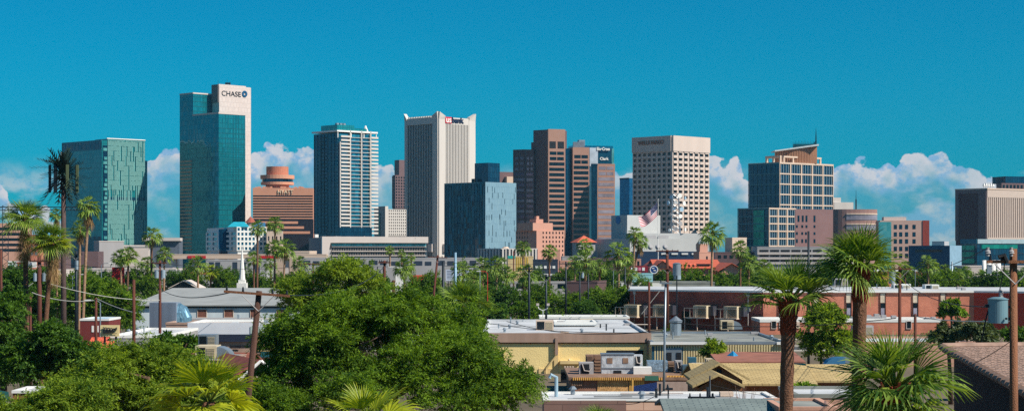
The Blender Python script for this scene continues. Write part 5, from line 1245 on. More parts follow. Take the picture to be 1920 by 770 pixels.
b = MB(); cxx, czz = X(1572, 160), Z(690, 160); pl = [(cxx - 1.2 + 0, czz)] + [(cxx - 1.2 * math.cos(t), czz + .95 * math.sin(t)) for t in [math.pi / 2 * k / 6 for k in range(1, 7)]] + [(cxx + .6, czz + .95), (cxx + .6, czz)]
b.face([(p[0], 160, p[1]) for p in pl][::-1]); b.face([(p[0], 161.4, p[1]) for p in pl])
for i in range(len(pl)): p, p2 = pl[i], pl[(i + 1) % len(pl)]; b.face([(p[0], 160, p[1]), (p2[0], 160, p2[1]), (p2[0], 161.4, p2[1]), (p[0], 161.4, p[1])])
b.build('elbow', mat('blue_duct', (70, 130, 176), .4, .4), r_); MB().box(cxx + .61, cxx + 1.0, 160.1, 161.3, czz, czz + .95).build('collar', m_steel, r_)

# ---- tiled-roof house bottom right: roof plane seen from above, dark wall under its eave
m_tile = brickmat('clay_roof_tiles', (158, 124, 108), (178, 142, 124), (92, 70, 62), .42, .42, .05, var=.16, bump=.9, off=.0)
r_ = thing('tiled_roof_house', 'dark-walled house with weathered pink-brown tiled roof in the bottom right corner', 'house', (X(1840, 80), 84, 0))
e0 = Vector(P(1762, 652, 92)); e1 = Vector(P(1840, 680, 80)); e2 = Vector(P(1960, 760, 66)); rz0 = Vector(P(1800, 647, 97)); rz2 = Vector(P(2060, 646, 97))
def slab4(p, t, m, name):
    nrm = (p[1] - p[0]).cross(p[3] - p[0]).normalized(); b = MB(); w_ = (p[1] - p[0]).length; h_ = (p[3] - p[0]).length
    lo = [tuple(q) for q in p]; hi = [tuple(q + nrm * t) for q in p]
    b.hexa(lo + hi, (w_, h_, t)); return b.build(name, m, r_)
# tiled plane between verge (left, descending towards us) and right
A, B_, Cc, Dd = Vector(P(1766, 652, 92)), Vector(P(1975, 768, 62)), Vector(P(2120, 740, 66)), Vector(P(2060, 648, 97))
b = MB(); NC, NR = 44, 26
for i in range(NR):
    for j in range(NC):
        u0, u1, v0, v1 = j / NC, (j + .94) / NC, i / NR, (i + 1.12) / NR
        def pq(u, v, dz): q = A.lerp(Dd, u).lerp(B_.lerp(Cc, u), v); return (q.x, q.y, q.z + dz)
        jt = ((i * 37 + j * 17) % 7) * .004
        b.hexa([pq(u0, v1, .05 + jt), pq(u1, v1, .05 + jt), pq(u1, v0, .0), pq(u0, v0, .0), pq(u0, v1, .11 + jt), pq(u1, v1, .11 + jt), pq(u1, v0, .05), pq(u0, v0, .05)])
b.build('roof_tiles', mat('clay_tile', (150, 126, 114), .85, var=.25, scale=2.2, bump=.3), r_)
b = MB(); n = 30
for k in range(n):
    p, p2 = A.lerp(B_, k / n), A.lerp(B_, (k + 1.1) / n); sag = math.sin(math.pi * k / n) * .0
    b.tube([tuple(p + Vector((-.05, 0, .06))), tuple(p2 + Vector((-.05, 0, .1)))], [.15, .19], 8)
b.build('verge_tiles', mat('verge_tile', (146, 120, 106), .85, var=.25, scale=2), r_)
b = MB(); b.tube([tuple(A + Vector((0, 0, .1))), tuple(Dd + Vector((0, 0, .1)))], .16, 8); b.build('ridge_tiles', MATS['verge_tile'], r_)
b = MB(); s_ = Vector((0, 0, -.18))
b.hexa([tuple(q) for q in (A + s_, B_ + s_, Cc + s_, Dd + s_)] + [tuple(q + Vector((0, 0, .16))) for q in (A + s_, B_ + s_, Cc + s_, Dd + s_)]); b.build('roof_deck', m_rwood, r_)
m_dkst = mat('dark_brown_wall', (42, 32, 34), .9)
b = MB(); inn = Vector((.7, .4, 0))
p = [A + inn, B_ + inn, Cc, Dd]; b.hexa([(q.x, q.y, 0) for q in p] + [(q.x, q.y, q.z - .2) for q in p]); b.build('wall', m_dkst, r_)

# ================================================================ left foreground
q = Low('grey_warehouse', 'long warehouse with pale grey roof and pale wall with small brick-framed windows at left', 252, 560, 573, 330, 2, mat('pale_clad_wall', (196, 206, 210), .8, streak=True), m_roofg, a=0, par=.3)
x0, x1 = q.fr.pt(0, 0)[0], q.fr.pt(q.L, 0)[0]
m_lgr = mat('pale_grey_roof', (150, 152, 150), .85, var=.14, scale=.35)
gable(q.root, x0, x1, 330, 410, q.zt, Z(541, 370), m_lgr, over=.6)
q.band(252, 574, 560, 577, m_pole_d, 'eave_shade_strip', .1)  # dark strip put in as the shade below the eave
for x in (371, 421, 470, 519): q.win(x, 580, x + 16, 594, mat('brick_shutter', (122, 78, 64), .8, var=.3, scale=3), 'window', frame=m_tan)
q = Low('lean_to', 'long white lean-to roof in front of the grey warehouse', 330, 528, 597, 300, 5, m_grey, m_roofw, a=0, par=.25)
r_ = thing('roof_gable', 'small dark gable with pale trim behind the grey warehouse ridge', 'house', (X(338, 430), 430, 0)); gwall(r_, X(320, 430), X(368, 430), 430, 440, Z(541, 430), Z(527, 430), m_pole_d, 'y'); gable(r_, X(318, 430), X(370, 430), 430, 440, Z(541, 430), Z(526.5, 430), m_conc, 'y', .3)
r_ = thing('steeple', 'slender white church steeple with base rising above the grey warehouse', 'steeple', (X(454, 440), 440, 0)); xx = X(454, 440); w_ = 1.0
MB().box(xx - 1.15, xx + 1.15, 439, 441.3, 0, Z(530, 440)).build('tower', m_white, r_); MB().box(xx - .8, xx + .8, 439.3, 440.9, Z(530, 440), Z(524, 440)).build('plinth', m_white, r_)
b = MB(); b.tube([(xx, 440, Z(524, 440)), (xx, 440, Z(463, 440))], [.78, .06], 8); b.build('spire', m_white, r_); MB().box(xx - .35, xx + .35, 439.95, 440.05, Z(462, 440), Z(461, 440)).build('cross', m_white, r_)
q = Low('brown_block', 'brown stub wall at the left end of the white parapet building', 311, 352, 604, 244, 8, m_taup, a=0, par=.3)
q = Low('parapet_building', 'flat-roofed shop with tall white parapet, dark band and small black shop writing', 352, 556, 605, 226, 12, m_taup, m_roofw, a=0, coping=m_white)
q.band(352, 604.5, 556, 626, mat('white_parapet', (214, 216, 222), .8, var=.06, scale=.5), 'parapet_face', .12)
q.band(352, 626.4, 478, 640, mat('navy_fascia', (34, 42, 62), .5), 'fascia', .3)
q.band(478, 628, 556, 642, mat('tan_fascia', (196, 158, 110), .7), 'fascia', .2)
q.band(470, 611, 500, 625, mat('pale_green_sheet', (170, 186, 176), .6), 'sheet', .2, .125)
mk = mat('black_sign_letters', (22, 24, 34), .5)
text('THE SOUNDER COMPANY', q.fr, q.fr.upx(431), q.fr.upx(470), Z(651, 226), Z(647, 226), .02, mk, q.root, ext=.04, bold=.02)
text('OPEN', q.fr, q.fr.upx(436), q.fr.upx(447), Z(657, 226), Z(654, 226), .02, mk, q.root, ext=.04, bold=.02)
q.band(484, 644, 556, 658, mat('cream_sign', (222, 190, 130), .8), 'sign_board', .1)
text('5103', q.fr, q.fr.upx(486), q.fr.upx(507), Z(655, 226), Z(646, 226), .11, mk, q.root, ext=.04, bold=.03)
q.band(490, 660, 545, 668, mat('teal_awning', (30, 96, 110), .7), 'awning', 1.0)
r_ = thing('cooling_box', 'tall blue-grey corrugated box with round duct on the low roof at left', 'air cooler', (X(307, 250), 250, 2.6)); D = 250
x0, x1 = X(280, D), X(331, D); z0, z1 = Z(626, D), Z(567, D); m_bgc = mat('blue_grey_corrugated', (138, 150, 166), .6, .2, var=.1, scale=.6, streak=True)
MB().box(x0, x1, D, D + 3.4, z0, z1).build('casing', m_bgc, r_); b = MB()
for k in range(24): b.box(x0 + (k + .1) * (x1 - x0) / 24, x0 + (k + .6) * (x1 - x0) / 24, D - .07, D - .003, z0, z1 + .05)
b.build('corrugation', m_bgc, r_)['kind'] = 'stuff'
b = MB()
for k in range(6): b.tube([(x1 + .02, D + 1.6, z1 - 1.6), (x1 + .2 + .04 * k, D + 1.6, z1 - 1.6)], [1.5 - .02 * k, 1.45], 18)
b.tube([(x1, D + 1.6, z1 - 1.55), (x1 + .5, D + 1.5, z1 - 1.6), (x1 + .9, D + 1.5, z1 - 2.1), (x1 + .9, D + 1.5, z1 - 3.6)], [1.45, 1.2, .95, .9], 16); b.build('duct', mat('silver_blue_duct', (120, 160, 180), .35, .6, var=.3, scale=2), r_)
q = Low('mural_shop', 'low white-roofed shop with grey wall carrying a row of black arched mural shapes', 208, 312, 628, 200, 20, mat('grey_mural_wall', (150, 148, 146), .9, var=.12, scale=.8), m_roofw, a=0, coping=m_white, par=.3)
f = q.fr; k = 0
for x, w_, h_, sl_ in ((212, 5, 18, 1), (218, 4, 16, -1), (226, 5, 20, 1), (233, 5, 9, 0), (240, 4, 10, 1), (247, 6, 9, 0), (256, 5, 8, 0), (263, 4, 9, 1), (270, 7, 8, 0), (280, 5, 8, 0)):
    a, b2 = f.upx(x), f.upx(x + w_); zt_ = Z(639 if h_ > 12 else 641, 200); zb_ = zt_ - h_ * 200 / F; dd = (b2 - a) * .3 * sl_; b = MB(); n = 6
    pl = [(a, zb_)] + [(b2, zb_)] + [((a + b2) / 2 + dd + math.cos(t) * (b2 - a) / 2 * (.9 if sl_ == 0 else .35), zt_ - .3 + math.sin(t) * .3) for t in [math.pi * i / n for i in range(n + 1)]]
    b.face([(*f.pt(u, .03), z) for u, z in pl]); b.face([(*f.pt(u, .006), z) for u, z in reversed(pl)])
    for i in range(len(pl)): (ua, za), (ub, zb2) = pl[i], pl[(i + 1) % len(pl)]; b.face([(*f.pt(ub, .03), zb2), (*f.pt(ua, .03), za), (*f.pt(ua, .006), za), (*f.pt(ub, .006), zb2)])
    b.build('mural_shape', mat('mural_black', (26, 34, 48), .8), q.root)
r_ = thing('tiled_porch', 'small coral tiled roof beside the grey mural wall', 'roof', (X(186, 198), 198, 0)); D = 198
m_cor = brickmat('coral_tile', (214, 96, 66), (224, 110, 76), (168, 66, 46), .5, .35, .04, var=.12, bump=.5)
b = MB(); x0, x1 = X(160, D), X(207, D); b.hexa([(x0, D, Z(656, D)), (x1, D, Z(656, D)), (x1, D + 3, Z(634, D + 3)), (x0, D + 3, Z(634, D + 3)), (x0, D, Z(656, D) + .15), (x1, D, Z(656, D) + .15), (x1, D + 3, Z(634, D + 3) + .15), (x0, D + 3, Z(634, D + 3) + .15)], (x1 - x0, 4, .15)); b.build('tiles', m_cor, r_)
MB().box(x0 + .2, x1 - .2, D + .4, D + 3, 0, Z(656, D) - .1).build('wall', m_tan, r_)
q = Low('blue_roof_shop', 'low shop with bright blue roof edge and dark red wall above the yellow sign', 150, 204, 597, 236, 7, mat('dark_red_wall', (112, 46, 44), .85), mat('bright_blue_roof', (60, 150, 196), .6), a=0, coping=m_white, par=.25)
for x in (172, 181, 190): q.band(x, 610, x + 4, 622, m_white, 'panel', .06)
def signboard(name, label, px0, py0, px1, py1, D, mb, posts=(.2, .8), z0=0):
    x0, x1 = X(px0, D), X(px1, D); r_ = thing(name, label, 'sign', ((x0 + x1) / 2, D, z0))
    MB().box(x0, x1, D, D + .3, Z(py1, D), Z(py0, D)).build('board', mb, r_)
    for k in posts: x = x0 + (x1 - x0) * k; MB().box(x - .09, x + .09, D + .303, D + .5, z0, Z(py0, D) - .2).build('post', m_pole_d, r_)
    return r_, Fr(x0, D, 0, x1 - x0)
r_, f = signboard('shop_sign', 'cream signboard with dark flowing script above the coral tiled roof', 188, 609, 223, 630, 194, mat('cream_board', (226, 204, 148), .7))
b = MB(); D = 193.9; pts = []
for k in range(46):
    t = k / 45; pts.append((X(193 + 22 * t, D) + .18 * math.sin(t * 26), D - .02, Z(619, D) + .3 * math.cos(t * 26) * (1.1 - .5 * t)))
b.tube(pts, .06, 5); b.tube([P(213, 618, D), P(219, 614, D), P(218, 618, D)], .08, 5); b.tube([P(211, 625, D), P(219, 624.5, D)], .03, 4); b.build('script', mk, r_)
r_, f = signboard('roadside_sign', 'white signboard with large red letters TEE at the far left', 15, 489, 68, 501, 400, m_white)
text('TEE', f, f.upx(31), f.upx(49), Z(499, 400), Z(491.5, 400), .02, mat('sign_red', (206, 24, 52), .5), r_, bold=.04, ext=.06)
b = MB(); b.tube([P(17, 497, 399.9), P(24, 498, 399.9), P(26, 495, 399.9)], .12, 5); b.build('leaf_mark', mat('sign_green', (60, 140, 120), .6), r_)
b = MB(); b.box(X(52, 399.9), X(54, 399.9), 399.85, 399.95, Z(498, 400), Z(493, 400)); b.box(X(57, 399.9), X(60, 399.9), 399.85, 399.95, Z(499, 400), Z(492, 400)); b.build('small_marks', mat('grey_print', (110, 120, 140), .7), r_)
r_, f = signboard('red_pylon', 'tall red pylon sign behind the leaning pair of palms', 210, 501, 233, 540, 430, mat('pylon_red', (168, 28, 28), .7))
r_, f = signboard('diner_sign', 'red and blue diner sign with round blue disc at its right end', 1178, 498, 1215, 510, 420, mat('sign_dark_red', (130, 24, 40), .6), posts=(.1, .9))
for k in range(4): x = 1183 + k * 7; MB().box(X(x, 419.9), X(x + 5, 419.9), 419.9, 419.99, Z(507, 420), Z(501, 420)).build('letter_block', m_white if k != 2 else mat('sign_pink', (220, 120, 150), .6), r_)
b = MB(); b.tube([(X(1226, 420), 420.25, Z(505, 420)), (X(1226, 420), 419.8, Z(505, 420))], 1.0, 24); b.build('disc', mat('sign_blue', (20, 60, 120), .5), r_)
MB().box(X(1226, 420) - .08, X(1226, 420) + .08, 420.3, 420.5, 0, Z(500, 420)).build('post', m_pole_d, r_)
b = MB(); n = 24
for k in range(n):
    t0, t1 = 2 * math.pi * k / n, 2 * math.pi * (k + 1) / n; c = (X(1226, 420), Z(505, 420))
    b.face([(c[0] + .95 * math.cos(t), 419.78, c[1] + .95 * math.sin(t)) for t in (t0, t1)] + [(c[0] + .78 * math.cos(t), 419.78, c[1] + .78 * math.sin(t)) for t in (t1, t0)])
b.box(X(1226, 420) - .45, X(1226, 420) + .1, 419.76, 419.79, Z(505, 420) + .2, Z(505, 420) + .4); b.box(X(1226, 420) - .1, X(1226, 420) + .45, 419.76, 419.79, Z(505, 420) - .3, Z(505, 420) - .1)
b.build('ring', m_white, r_)
q = Low('teal_canopy', 'pale teal canopy below the diner sign', 1186, 1224, 512, 410, 5, mat('pale_teal_wall', (130, 176, 180), .6), a=0, cat='canopy', z0=2)
# near roof units and the red-roof house at left
rooftop_unit(372, 627, 142, 32, 22, 'upper cream rooftop cooler with gridded front behind the domed one', False, m_steel)
rooftop_unit(366, 648, 138, 66, 26, 'large near cooler with black front and white quarter-round duct at left', True, m_tanu, dep=2.2)
q = Low('flat_roof_house', 'low house roof carrying the two large near coolers', 345, 432, 674.5, 136, 8, m_taup, m_roofg, a=0, par=.0001 + .05)
D = 140
r_ = thing('red_roof_house', 'small house with faded red roof and white-trimmed gable facing right', 'house', (X(470, D), D, 0))
xa, xb, xm = X(452, D), X(528, D), X(490, D)
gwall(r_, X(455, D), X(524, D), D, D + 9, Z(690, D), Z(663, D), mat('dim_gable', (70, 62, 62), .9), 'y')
gable(r_, X(455, D), X(524, D), D, D + 9, Z(690, D), Z(662, D), mat('faded_red_sheet', (134, 74, 62), .8, var=.3, scale=1.2), 'y', .45, .14)
b = MB()
for s_, xe in ((-1, 450), (1, 529)): b.tube([P(490, 661.5, D - .6), P(xe, 694, D - .6)], .1, 4)
b.build('barge_board', m_white, r_); r_.rotation_euler = (0, 0, R(24)); r_.location = (X(462, 130), 130, 0)
gable_house('red_roof_house', 'weathered red-brown roof wing behind the near coolers', 335, 455, 690, 664, 147, 8, m_rust, mat('rusty_red_roof', (130, 74, 58), .8, var=.35, scale=1.5), 'x')
q = Low('garden_wall', 'pale rubble-faced wall below the red-roofed house gable', 470, 540, 708, 128, 3, mat('rubble_wall', (158, 142, 132), .9, var=.3, scale=2.5, bump=.6), a=0, cat='wall')
q = Low('flat_roof_house', 'small shed with thin white roof at the bottom left', 24, 126, 731, 96, 3, m_brnw, m_roofw, a=0, coping=m_white, par=.15)
r_ = thing('awning', 'dark green awning corner at the bottom left edge', 'awning', (X(0, 80), 80, 0)); b = MB(); b.hexa([P(-40, 752, 80), P(18, 752, 80), (X(16, 82), 82, Z(738, 82)), (X(-40, 82), 82, Z(728, 82)), *[(x, y, z + .1) for x, y, z in (P(-40, 752, 80), P(18, 752, 80), (X(16, 82), 82, Z(738, 82)), (X(-40, 82), 82, Z(728, 82)))]]); b.build('sheet', mat('dark_green_sheet', (24, 70, 62), .6), r_)
MB().box(X(-40, 81), X(14, 81), 81, 81.2, 0, Z(752, 81)).build('wall', m_conc, r_)
# substation gantry behind left palms
r_ = thing('steel_gantry', 'dark lattice steel gantry spanning behind the left palms', 'gantry', (X(10, 700), 700, 0)); D = 700; b = MB()
def truss(x0, z0, x1, z1, w_, n, vert):
    a = Vector((x0, D, z0)); c = Vector((x1, D, z1)); o = Vector((w_, 0, 0)) if vert else Vector((0, 0, w_))
    b.tube([a - o, c - o], .16, 4); b.tube([a + o, c + o], .16, 4)
    for k in range(n): p, p2 = a.lerp(c, k / n), a.lerp(c, (k + 1) / n); s_ = 1 if k % 2 else -1; b.tube([p + o * s_, p2 - o * s_], .1, 4)
truss(X(10, D), 0, X(10, D), Z(385, D), 1.1, 22, True); truss(X(-60, D), Z(391, D), X(165, D), Z(391, D), .6, 40, False)
b.build('lattice', m_pole_d, r_)

# ---- small clutter standing on the flat roofs (parts of their buildings)
rng = random.Random(77)
def clutter(key, x0, x1, y0, y1, z, n):
    root = [o for o in C.objects if o.get('label', '').startswith(key)][0]
    for k in range(n):
        x, y = rng.uniform(x0, x1), rng.uniform(y0, y1); t = rng.random()
        if t < .45: MB().cyl(x, y, z, z + rng.uniform(.4, .9), .09, n=7).build('vent_pipe', m_steel if t < .2 else m_pole_d, root)
        elif t < .7:
            c_ = MB(); c_.cyl(x, y, z, z + .35, .16, n=8); c_.cyl(x, y, z + .35, z + .55, .3, .12, 8); c_.build('cowl_vent', m_steel, root)
        elif t < .85: MB().box(x, x + rng.uniform(.6, 1.3), y, y + .8, z, z + rng.uniform(.25, .6)).build('roof_hatch', m_grey if t < .78 else m_tan, root)
        else: MB().tube([(x, y, z + .12), (x + rng.uniform(2, 5), y + rng.uniform(-.5, 1.5), z + .12)], .06, 5).build('conduit', m_conc, root)
clutter('yellow stucco', X(925, 225), X(1190, 225), 213, 250, 4.25, 16)
clutter('shed with shallow', X(1240, 215), X(1450, 215), 208, 228, 3.75, 9)
clutter('long single-storey red brick', X(1450, 335), X(1800, 335), 325, 350, 7.0, 22)
clutter('low brick lean-to', X(1440, 312), X(1750, 312), 309, 317, 2.4, 14)
clutter('flat-roofed shop with tall', X(365, 232), X(520, 232), 228, 236, 4.9, 6)
clutter('low white-roofed shop with grey', X(215, 205), X(300, 205), 203, 218, 4.45, 6)
clutter('long white lean-to', X(340, 302), X(520, 302), 301, 304, 2.75, 6)
clutter('low pink and taupe', X(1060, 123), X(1440, 123), 121, 126, 4.2, 7)
clutter('long low white hall', X(610, 1070), X(790, 1070), 1062, 1080, Z(443, 1050), 8)
clutter('white tower with vertical', X(815, 1410), X(840, 1410), 1406, 1412, Z(213, 1400) - 3, 3)
# patched roofing: darker repair strips laid on the near roofs
m_patch = mat('roof_patch', (128, 130, 130), .9, var=.3, scale=.8)
for key, x0, x1, y0, y1, z, n in (('yellow stucco', X(930, 225), X(1170, 225), 214, 248, 4.283, 7), ('shed with shallow', X(1240, 215), X(1430, 215), 208, 226, 3.808, 5), ('low pink and taupe', X(1040, 123), X(1400, 123), 120.6, 125.5, 4.125, 6), ('long single-storey red brick', X(1450, 335), X(1760, 335), 324, 345, 6.99, 8)):
    root = [o for o in C.objects if o.get('label', '').startswith(key)][0]
    zz = max([v.co.z for o in C.objects if o.parent == root and o.name.startswith('roof') and not o.name.startswith('roof_') for v in o.data.vertices])
    for k in range(n):
        x, y = rng.uniform(x0, x1), rng.uniform(y0, y1); MB().box(x, x + rng.uniform(1, 5), y, y + rng.uniform(.4, 2.0), zz + .004 + .002 * k, zz + .006 + .002 * k + .002).build('roof_patch', m_patch, root)
# ================================================================ vegetation
def quads_mesh(name, V, m):
    """V: (n,4,3) array of leaf quads"""
    n = len(V); me = bpy.data.meshes.new(name); me.vertices.add(n * 4); me.vertices.foreach_set('co', V.reshape(-1).astype(np.float32))
    me.loops.add(n * 4); me.loops.foreach_set('vertex_index', np.arange(n * 4, dtype=np.int32)); me.polygons.add(n)
    me.polygons.foreach_set('loop_start', np.arange(0, n * 4, 4, dtype=np.int32)); me.polygons.foreach_set('loop_total', np.full(n, 4, dtype=np.int32))
    me.materials.append(m); me.update(calc_edges=True); return me
def crown_quads(rs, lobes, ncl, nl, ls, la, clr=.2, droop=.35, solid=.55):
    """leaf quads gathered in clumps through the outer volume of overlapping ellipsoids; lobes: (x,y,z,rx,ry,rz)"""
    lobes = np.array(lobes, float); vol = lobes[:, 3] * lobes[:, 5] * lobes[:, 4]; pr = vol ** .7; pr /= pr.sum()
    out = []
    R0 = np.mean(lobes[:, 3:], axis=None)
    for c in range(ncl):
        L_ = lobes[rs.choice(len(lobes), p=pr)]
        d = rs.normal(size=3); d /= np.linalg.norm(d)
        if d[2] < -.35: d[2] *= -.6
        r = (solid + (1 - solid) * rs.random() ** .6) * (0.86 + .22 * rs.random()); ctr = L_[:3] + d * L_[3:] * r
        cr = clr * R0 * rs.uniform(.6, 1.35); n = int(nl * rs.uniform(.6, 1.4))
        q = rs.normal(size=(n, 3)) * cr * np.array([.55, .55, .34]); q[:, 2] -= (q[:, 0] ** 2 + q[:, 1] ** 2) / cr * .35
        p = ctr + q
        u = q / (np.linalg.norm(q, axis=1, keepdims=True) + 1e-6) * .4 + d * .5 + rs.normal(size=(n, 3)) * .75; u[:, 2] -= droop; u /= np.linalg.norm(u, axis=1, keepdims=True)
        up = np.array([0, 0, 1.0]) + d * .5 + rs.normal(size=(n, 3)) * .5
        s = np.cross(u, up); s /= (np.linalg.norm(s, axis=1, keepdims=True) + 1e-6)
        l = ls * rs.uniform(.6, 1.4, (n, 1)); w_ = l * la
        a = p - s * w_ * .25; b = p + u * l * .5 - s * w_ * .5; e = p + u * l; f = p + u * l * .5 + s * w_ * .5
        out.append(np.stack([a, b, e, f], axis=1))
    return np.concatenate(out)
def spray_quads(rs, lobes, nsp, nl, Ls, ls, la, solid=.45, droop=.5):
    """feathery foliage: drooping sprays, each a fan of tiny leaflets along a twig"""
    lobes = np.array(lobes, float); pr = (lobes[:, 3] * lobes[:, 5] * lobes[:, 4]) ** .7; pr /= pr.sum()
    L_ = lobes[rs.choice(len(lobes), size=nsp, p=pr)]
    d = rs.normal(size=(nsp, 3)); d /= np.linalg.norm(d, axis=1, keepdims=True); k = d[:, 2] < -.3; d[k, 2] *= -.7
    ph = rs.uniform(0, 6.28, 3); lump = 1 + .15 * np.sin(d[:, 0] * 5 + ph[0]) * np.sin(d[:, 2] * 6 + ph[1]) + .12 * np.sin(d[:, 1] * 9 + d[:, 0] * 7 + ph[2])
    r = (solid + (1 - solid) * rs.random(nsp) ** .55) * lump
    ctr = L_[:, :3] + d * L_[:, 3:] * r[:, None]
    v = d * .75 + rs.normal(size=(nsp, 3)) * .6; v[:, 2] += .15; v /= np.linalg.norm(v, axis=1, keepdims=True)
    s = np.cross(v, np.array([0, 0, 1.0])) + 1e-4; s /= np.linalg.norm(s, axis=1, keepdims=True)
    sl = Ls * rs.uniform(.5, 1.5, nsp)
    t = rs.random((nsp, nl)); sg = rs.normal(size=(nsp, nl)) * (.30 * (1.05 - t)); n = np.cross(s, v)
    p = ctr[:, None] + v[:, None] * (t * sl[:, None])[..., None] + s[:, None] * (sg * sl[:, None])[..., None] + n[:, None] * (rs.normal(size=(nsp, nl)) * .06 * sl[:, None])[..., None]
    p[..., 2] -= droop * sl[:, None] * t ** 2 * .7
    u = v[:, None] * .6 + s[:, None] * np.sign(sg)[..., None] * .6 + rs.normal(size=(nsp, nl, 3)) * .4; u[..., 2] -= .35; u /= np.linalg.norm(u, axis=-1, keepdims=True)
    w_ = np.cross(u, np.array([0, 0, 1.0]) + rs.normal(size=(nsp, nl, 3)) * .5); w_ /= np.linalg.norm(w_, axis=-1, keepdims=True) + 1e-6
    l = ls * rs.uniform(.6, 1.4, (nsp, nl, 1)); h = l * la * .5
    q = np.stack([p - w_ * h * .5, p + u * l * .5 - w_ * h, p + u * l, p + u * l * .5 + w_ * h], axis=2)
    return q.reshape(-1, 4, 3)
lf_mesq = leafmat('mesquite_leaf', (.022, .080, .006), (.22, .36, .022), .45, .75)
lf_dark = leafmat('dark_leaf', (.018, .070, .010), (.12, .24, .022), .4, .65)
lf_light = leafmat('light_leaf', (.045, .12, .008), (.31, .42, .035), .45, .75)
lf_olive = leafmat('olive_leaf', (.05, .085, .035), (.15, .19, .08), .3)
m_bark = mat('tree_bark', (98, 74, 58), .9, var=.3, scale=3, bump=.5)
def limbs(rs, base, lobes, r0, nb=7):
    b = MB(); x, y, z = base; L_ = np.array(lobes); c = L_[:, :3].mean(0); zf = c[2] - L_[:, 5].mean() * .75; zf = max(zf, c[2] * .3)
    f = Vector((x + (c[0] - x) * .5, y + (c[1] - y) * .5, zf)); b.tube([(x, y, -.1), tuple(Vector((x, y, 0)).lerp(f, .5) + Vector((.15 * r0, 0, 0))), tuple(f)], [r0 * 1.25, r0 * .9, r0 * .75], 8)
    for k in range(nb):
        Lk = L_[k % len(L_)]; d = rs.normal(size=3); d[2] = abs(d[2]); d /= np.linalg.norm(d)
        e = Vector(Lk[:3] + d * Lk[3:] * .75); m_ = f.lerp(e, .5) + Vector((rs.normal() * r0 * 2, rs.normal() * r0 * 2, r0 * 2)); b.tube([tuple(f - Vector((0, 0, r0))), tuple(m_), tuple(e)], [r0 * .6, r0 * .35, r0 * .08], 6)
    return b
def hero_tree(name, label, lobes_px, D, ncl, nl, ls, la, m, seed, r0=.25, trunk_px=None, solid=.5, clr=.2, depth=.9, group=None, droop=.35, spray=0):
    rs = np.random.default_rng(seed); k = D / F; lob = []
    for l in lobes_px:
        px, py, rx, rz = l[:4]; dy = l[4] if len(l) > 4 else 0
        lob.append((X(px, D), D + dy, Z(py, D), rx * k, max(rx, rz) * k * depth, rz * k))
    cxx = X(trunk_px if trunk_px is not None else np.mean([l[0] for l in lobes_px]), D)
    r_ = thing(name, label, 'tree', (cxx, D, 0), group); lob2 = [(a - cxx, b - D, c, d, e, f) for a, b, c, d, e, f in lob]
    if spray and len(lob2) > 1:
        # branch masses: smaller lobes over the surface, with dark hollows between them
        sub = []
        for a, b_, c_, rx, ry, rz in lob2:
            for q in range(max(5, int(rx * rz * 1.15))):
                d_ = rs.normal(size=3); d_ /= np.linalg.norm(d_); d_[2] = abs(d_[2]) if d_[2] < -.5 else d_[2]; d_[1] = -abs(d_[1]) if rs.random() < .35 else d_[1]; k_ = rs.uniform(.55, .98); w_ = rs.uniform(.6, 1.25) * spray
                sub.append((a + d_[0] * rx * k_, b_ + d_[1] * ry * k_, c_ + d_[2] * rz * k_, w_ * 1.15, w_ * 1.15, w_ * .72))
        V = spray_quads(rs, sub, ncl, nl, spray * .8, ls, la, .2)
    else: V = spray_quads(rs, lob2, ncl, nl, spray, ls, la) if spray else crown_quads(rs, lob2, ncl, nl, ls, la, clr, droop, solid)
    put('crown', quads_mesh('crown', V, m), r_)
    limbs(rs, (cxx, D, 0), lob, r0).build('trunk', m_bark, r_, smooth=True)
    return r_
hero_tree('mesquite_tree', 'huge feathery dark green tree filling the lower centre of the view',
    [(690, 680, 122, 110), (605, 674, 78, 96, 1), (805, 696, 95, 92, -1), (900, 712, 78, 68), (560, 730, 50, 78), (740, 745, 190, 60, -1.5), (640, 612, 62, 42, 1), (735, 602, 50, 36, 1), (955, 742, 56, 46), (845, 640, 36, 34, 2), (545, 640, 26, 22, 1)],
    92, 4900, 70, .17, .30, lf_mesq, 1, .4, 740, spray=1.15)
hero_tree('mesquite_tree', 'lighter yellow-green tree rising behind the huge dark tree at its left shoulder',
    [(640, 540, 68, 48), (585, 560, 48, 46), (690, 555, 38, 40), (610, 585, 70, 45)], 165, 1300, 46, .26, .34, lf_light, 2, .35, 630, spray=1.2)
hero_tree('broadleaf_tree', 'round dense dark green tree at left in front of the coral porch', [(105, 658, 70, 52), (60, 685, 45, 45), (150, 690, 40, 40), (95, 700, 80, 40)], 125, 1700, 50, .22, .45, lf_dark, 3, .35, 105, spray=.9)
hero_tree('mesquite_tree', 'low spreading bright feathery tree along the bottom left', [(250, 742, 130, 68), (330, 738, 70, 50, 1), (170, 762, 90, 46), (235, 716, 70, 38, 1), (300, 714, 40, 26, 1), (340, 770, 90, 40)], 82, 3800, 62, .15, .30, lf_light, 4, .35, 250, spray=.95)
hero_tree('mesquite_tree', 'feathery green tree in the bottom left corner beside the thin white roof', [(70, 800, 110, 45), (150, 790, 80, 50)], 76, 1200, 60, .15, .30, lf_light, 5, .3, 100, spray=.95)
hero_tree('mesquite_tree', 'mid-green feathery tree between the yellow-green fan palm and the pole', [(440, 792, 66, 50), (512, 775, 36, 44), (500, 800, 60, 40)], 88, 1500, 60, .16, .30, lf_mesq, 6, .3, 470, spray=1.0)
hero_tree('broadleaf_tree', 'dark green tree cut by the left edge below the gantry', [(15, 620, 48, 72), (-20, 680, 60, 60), (30, 690, 40, 50)], 150, 1300, 46, .27, .42, lf_dark, 7, .35, 5, spray=1.1)
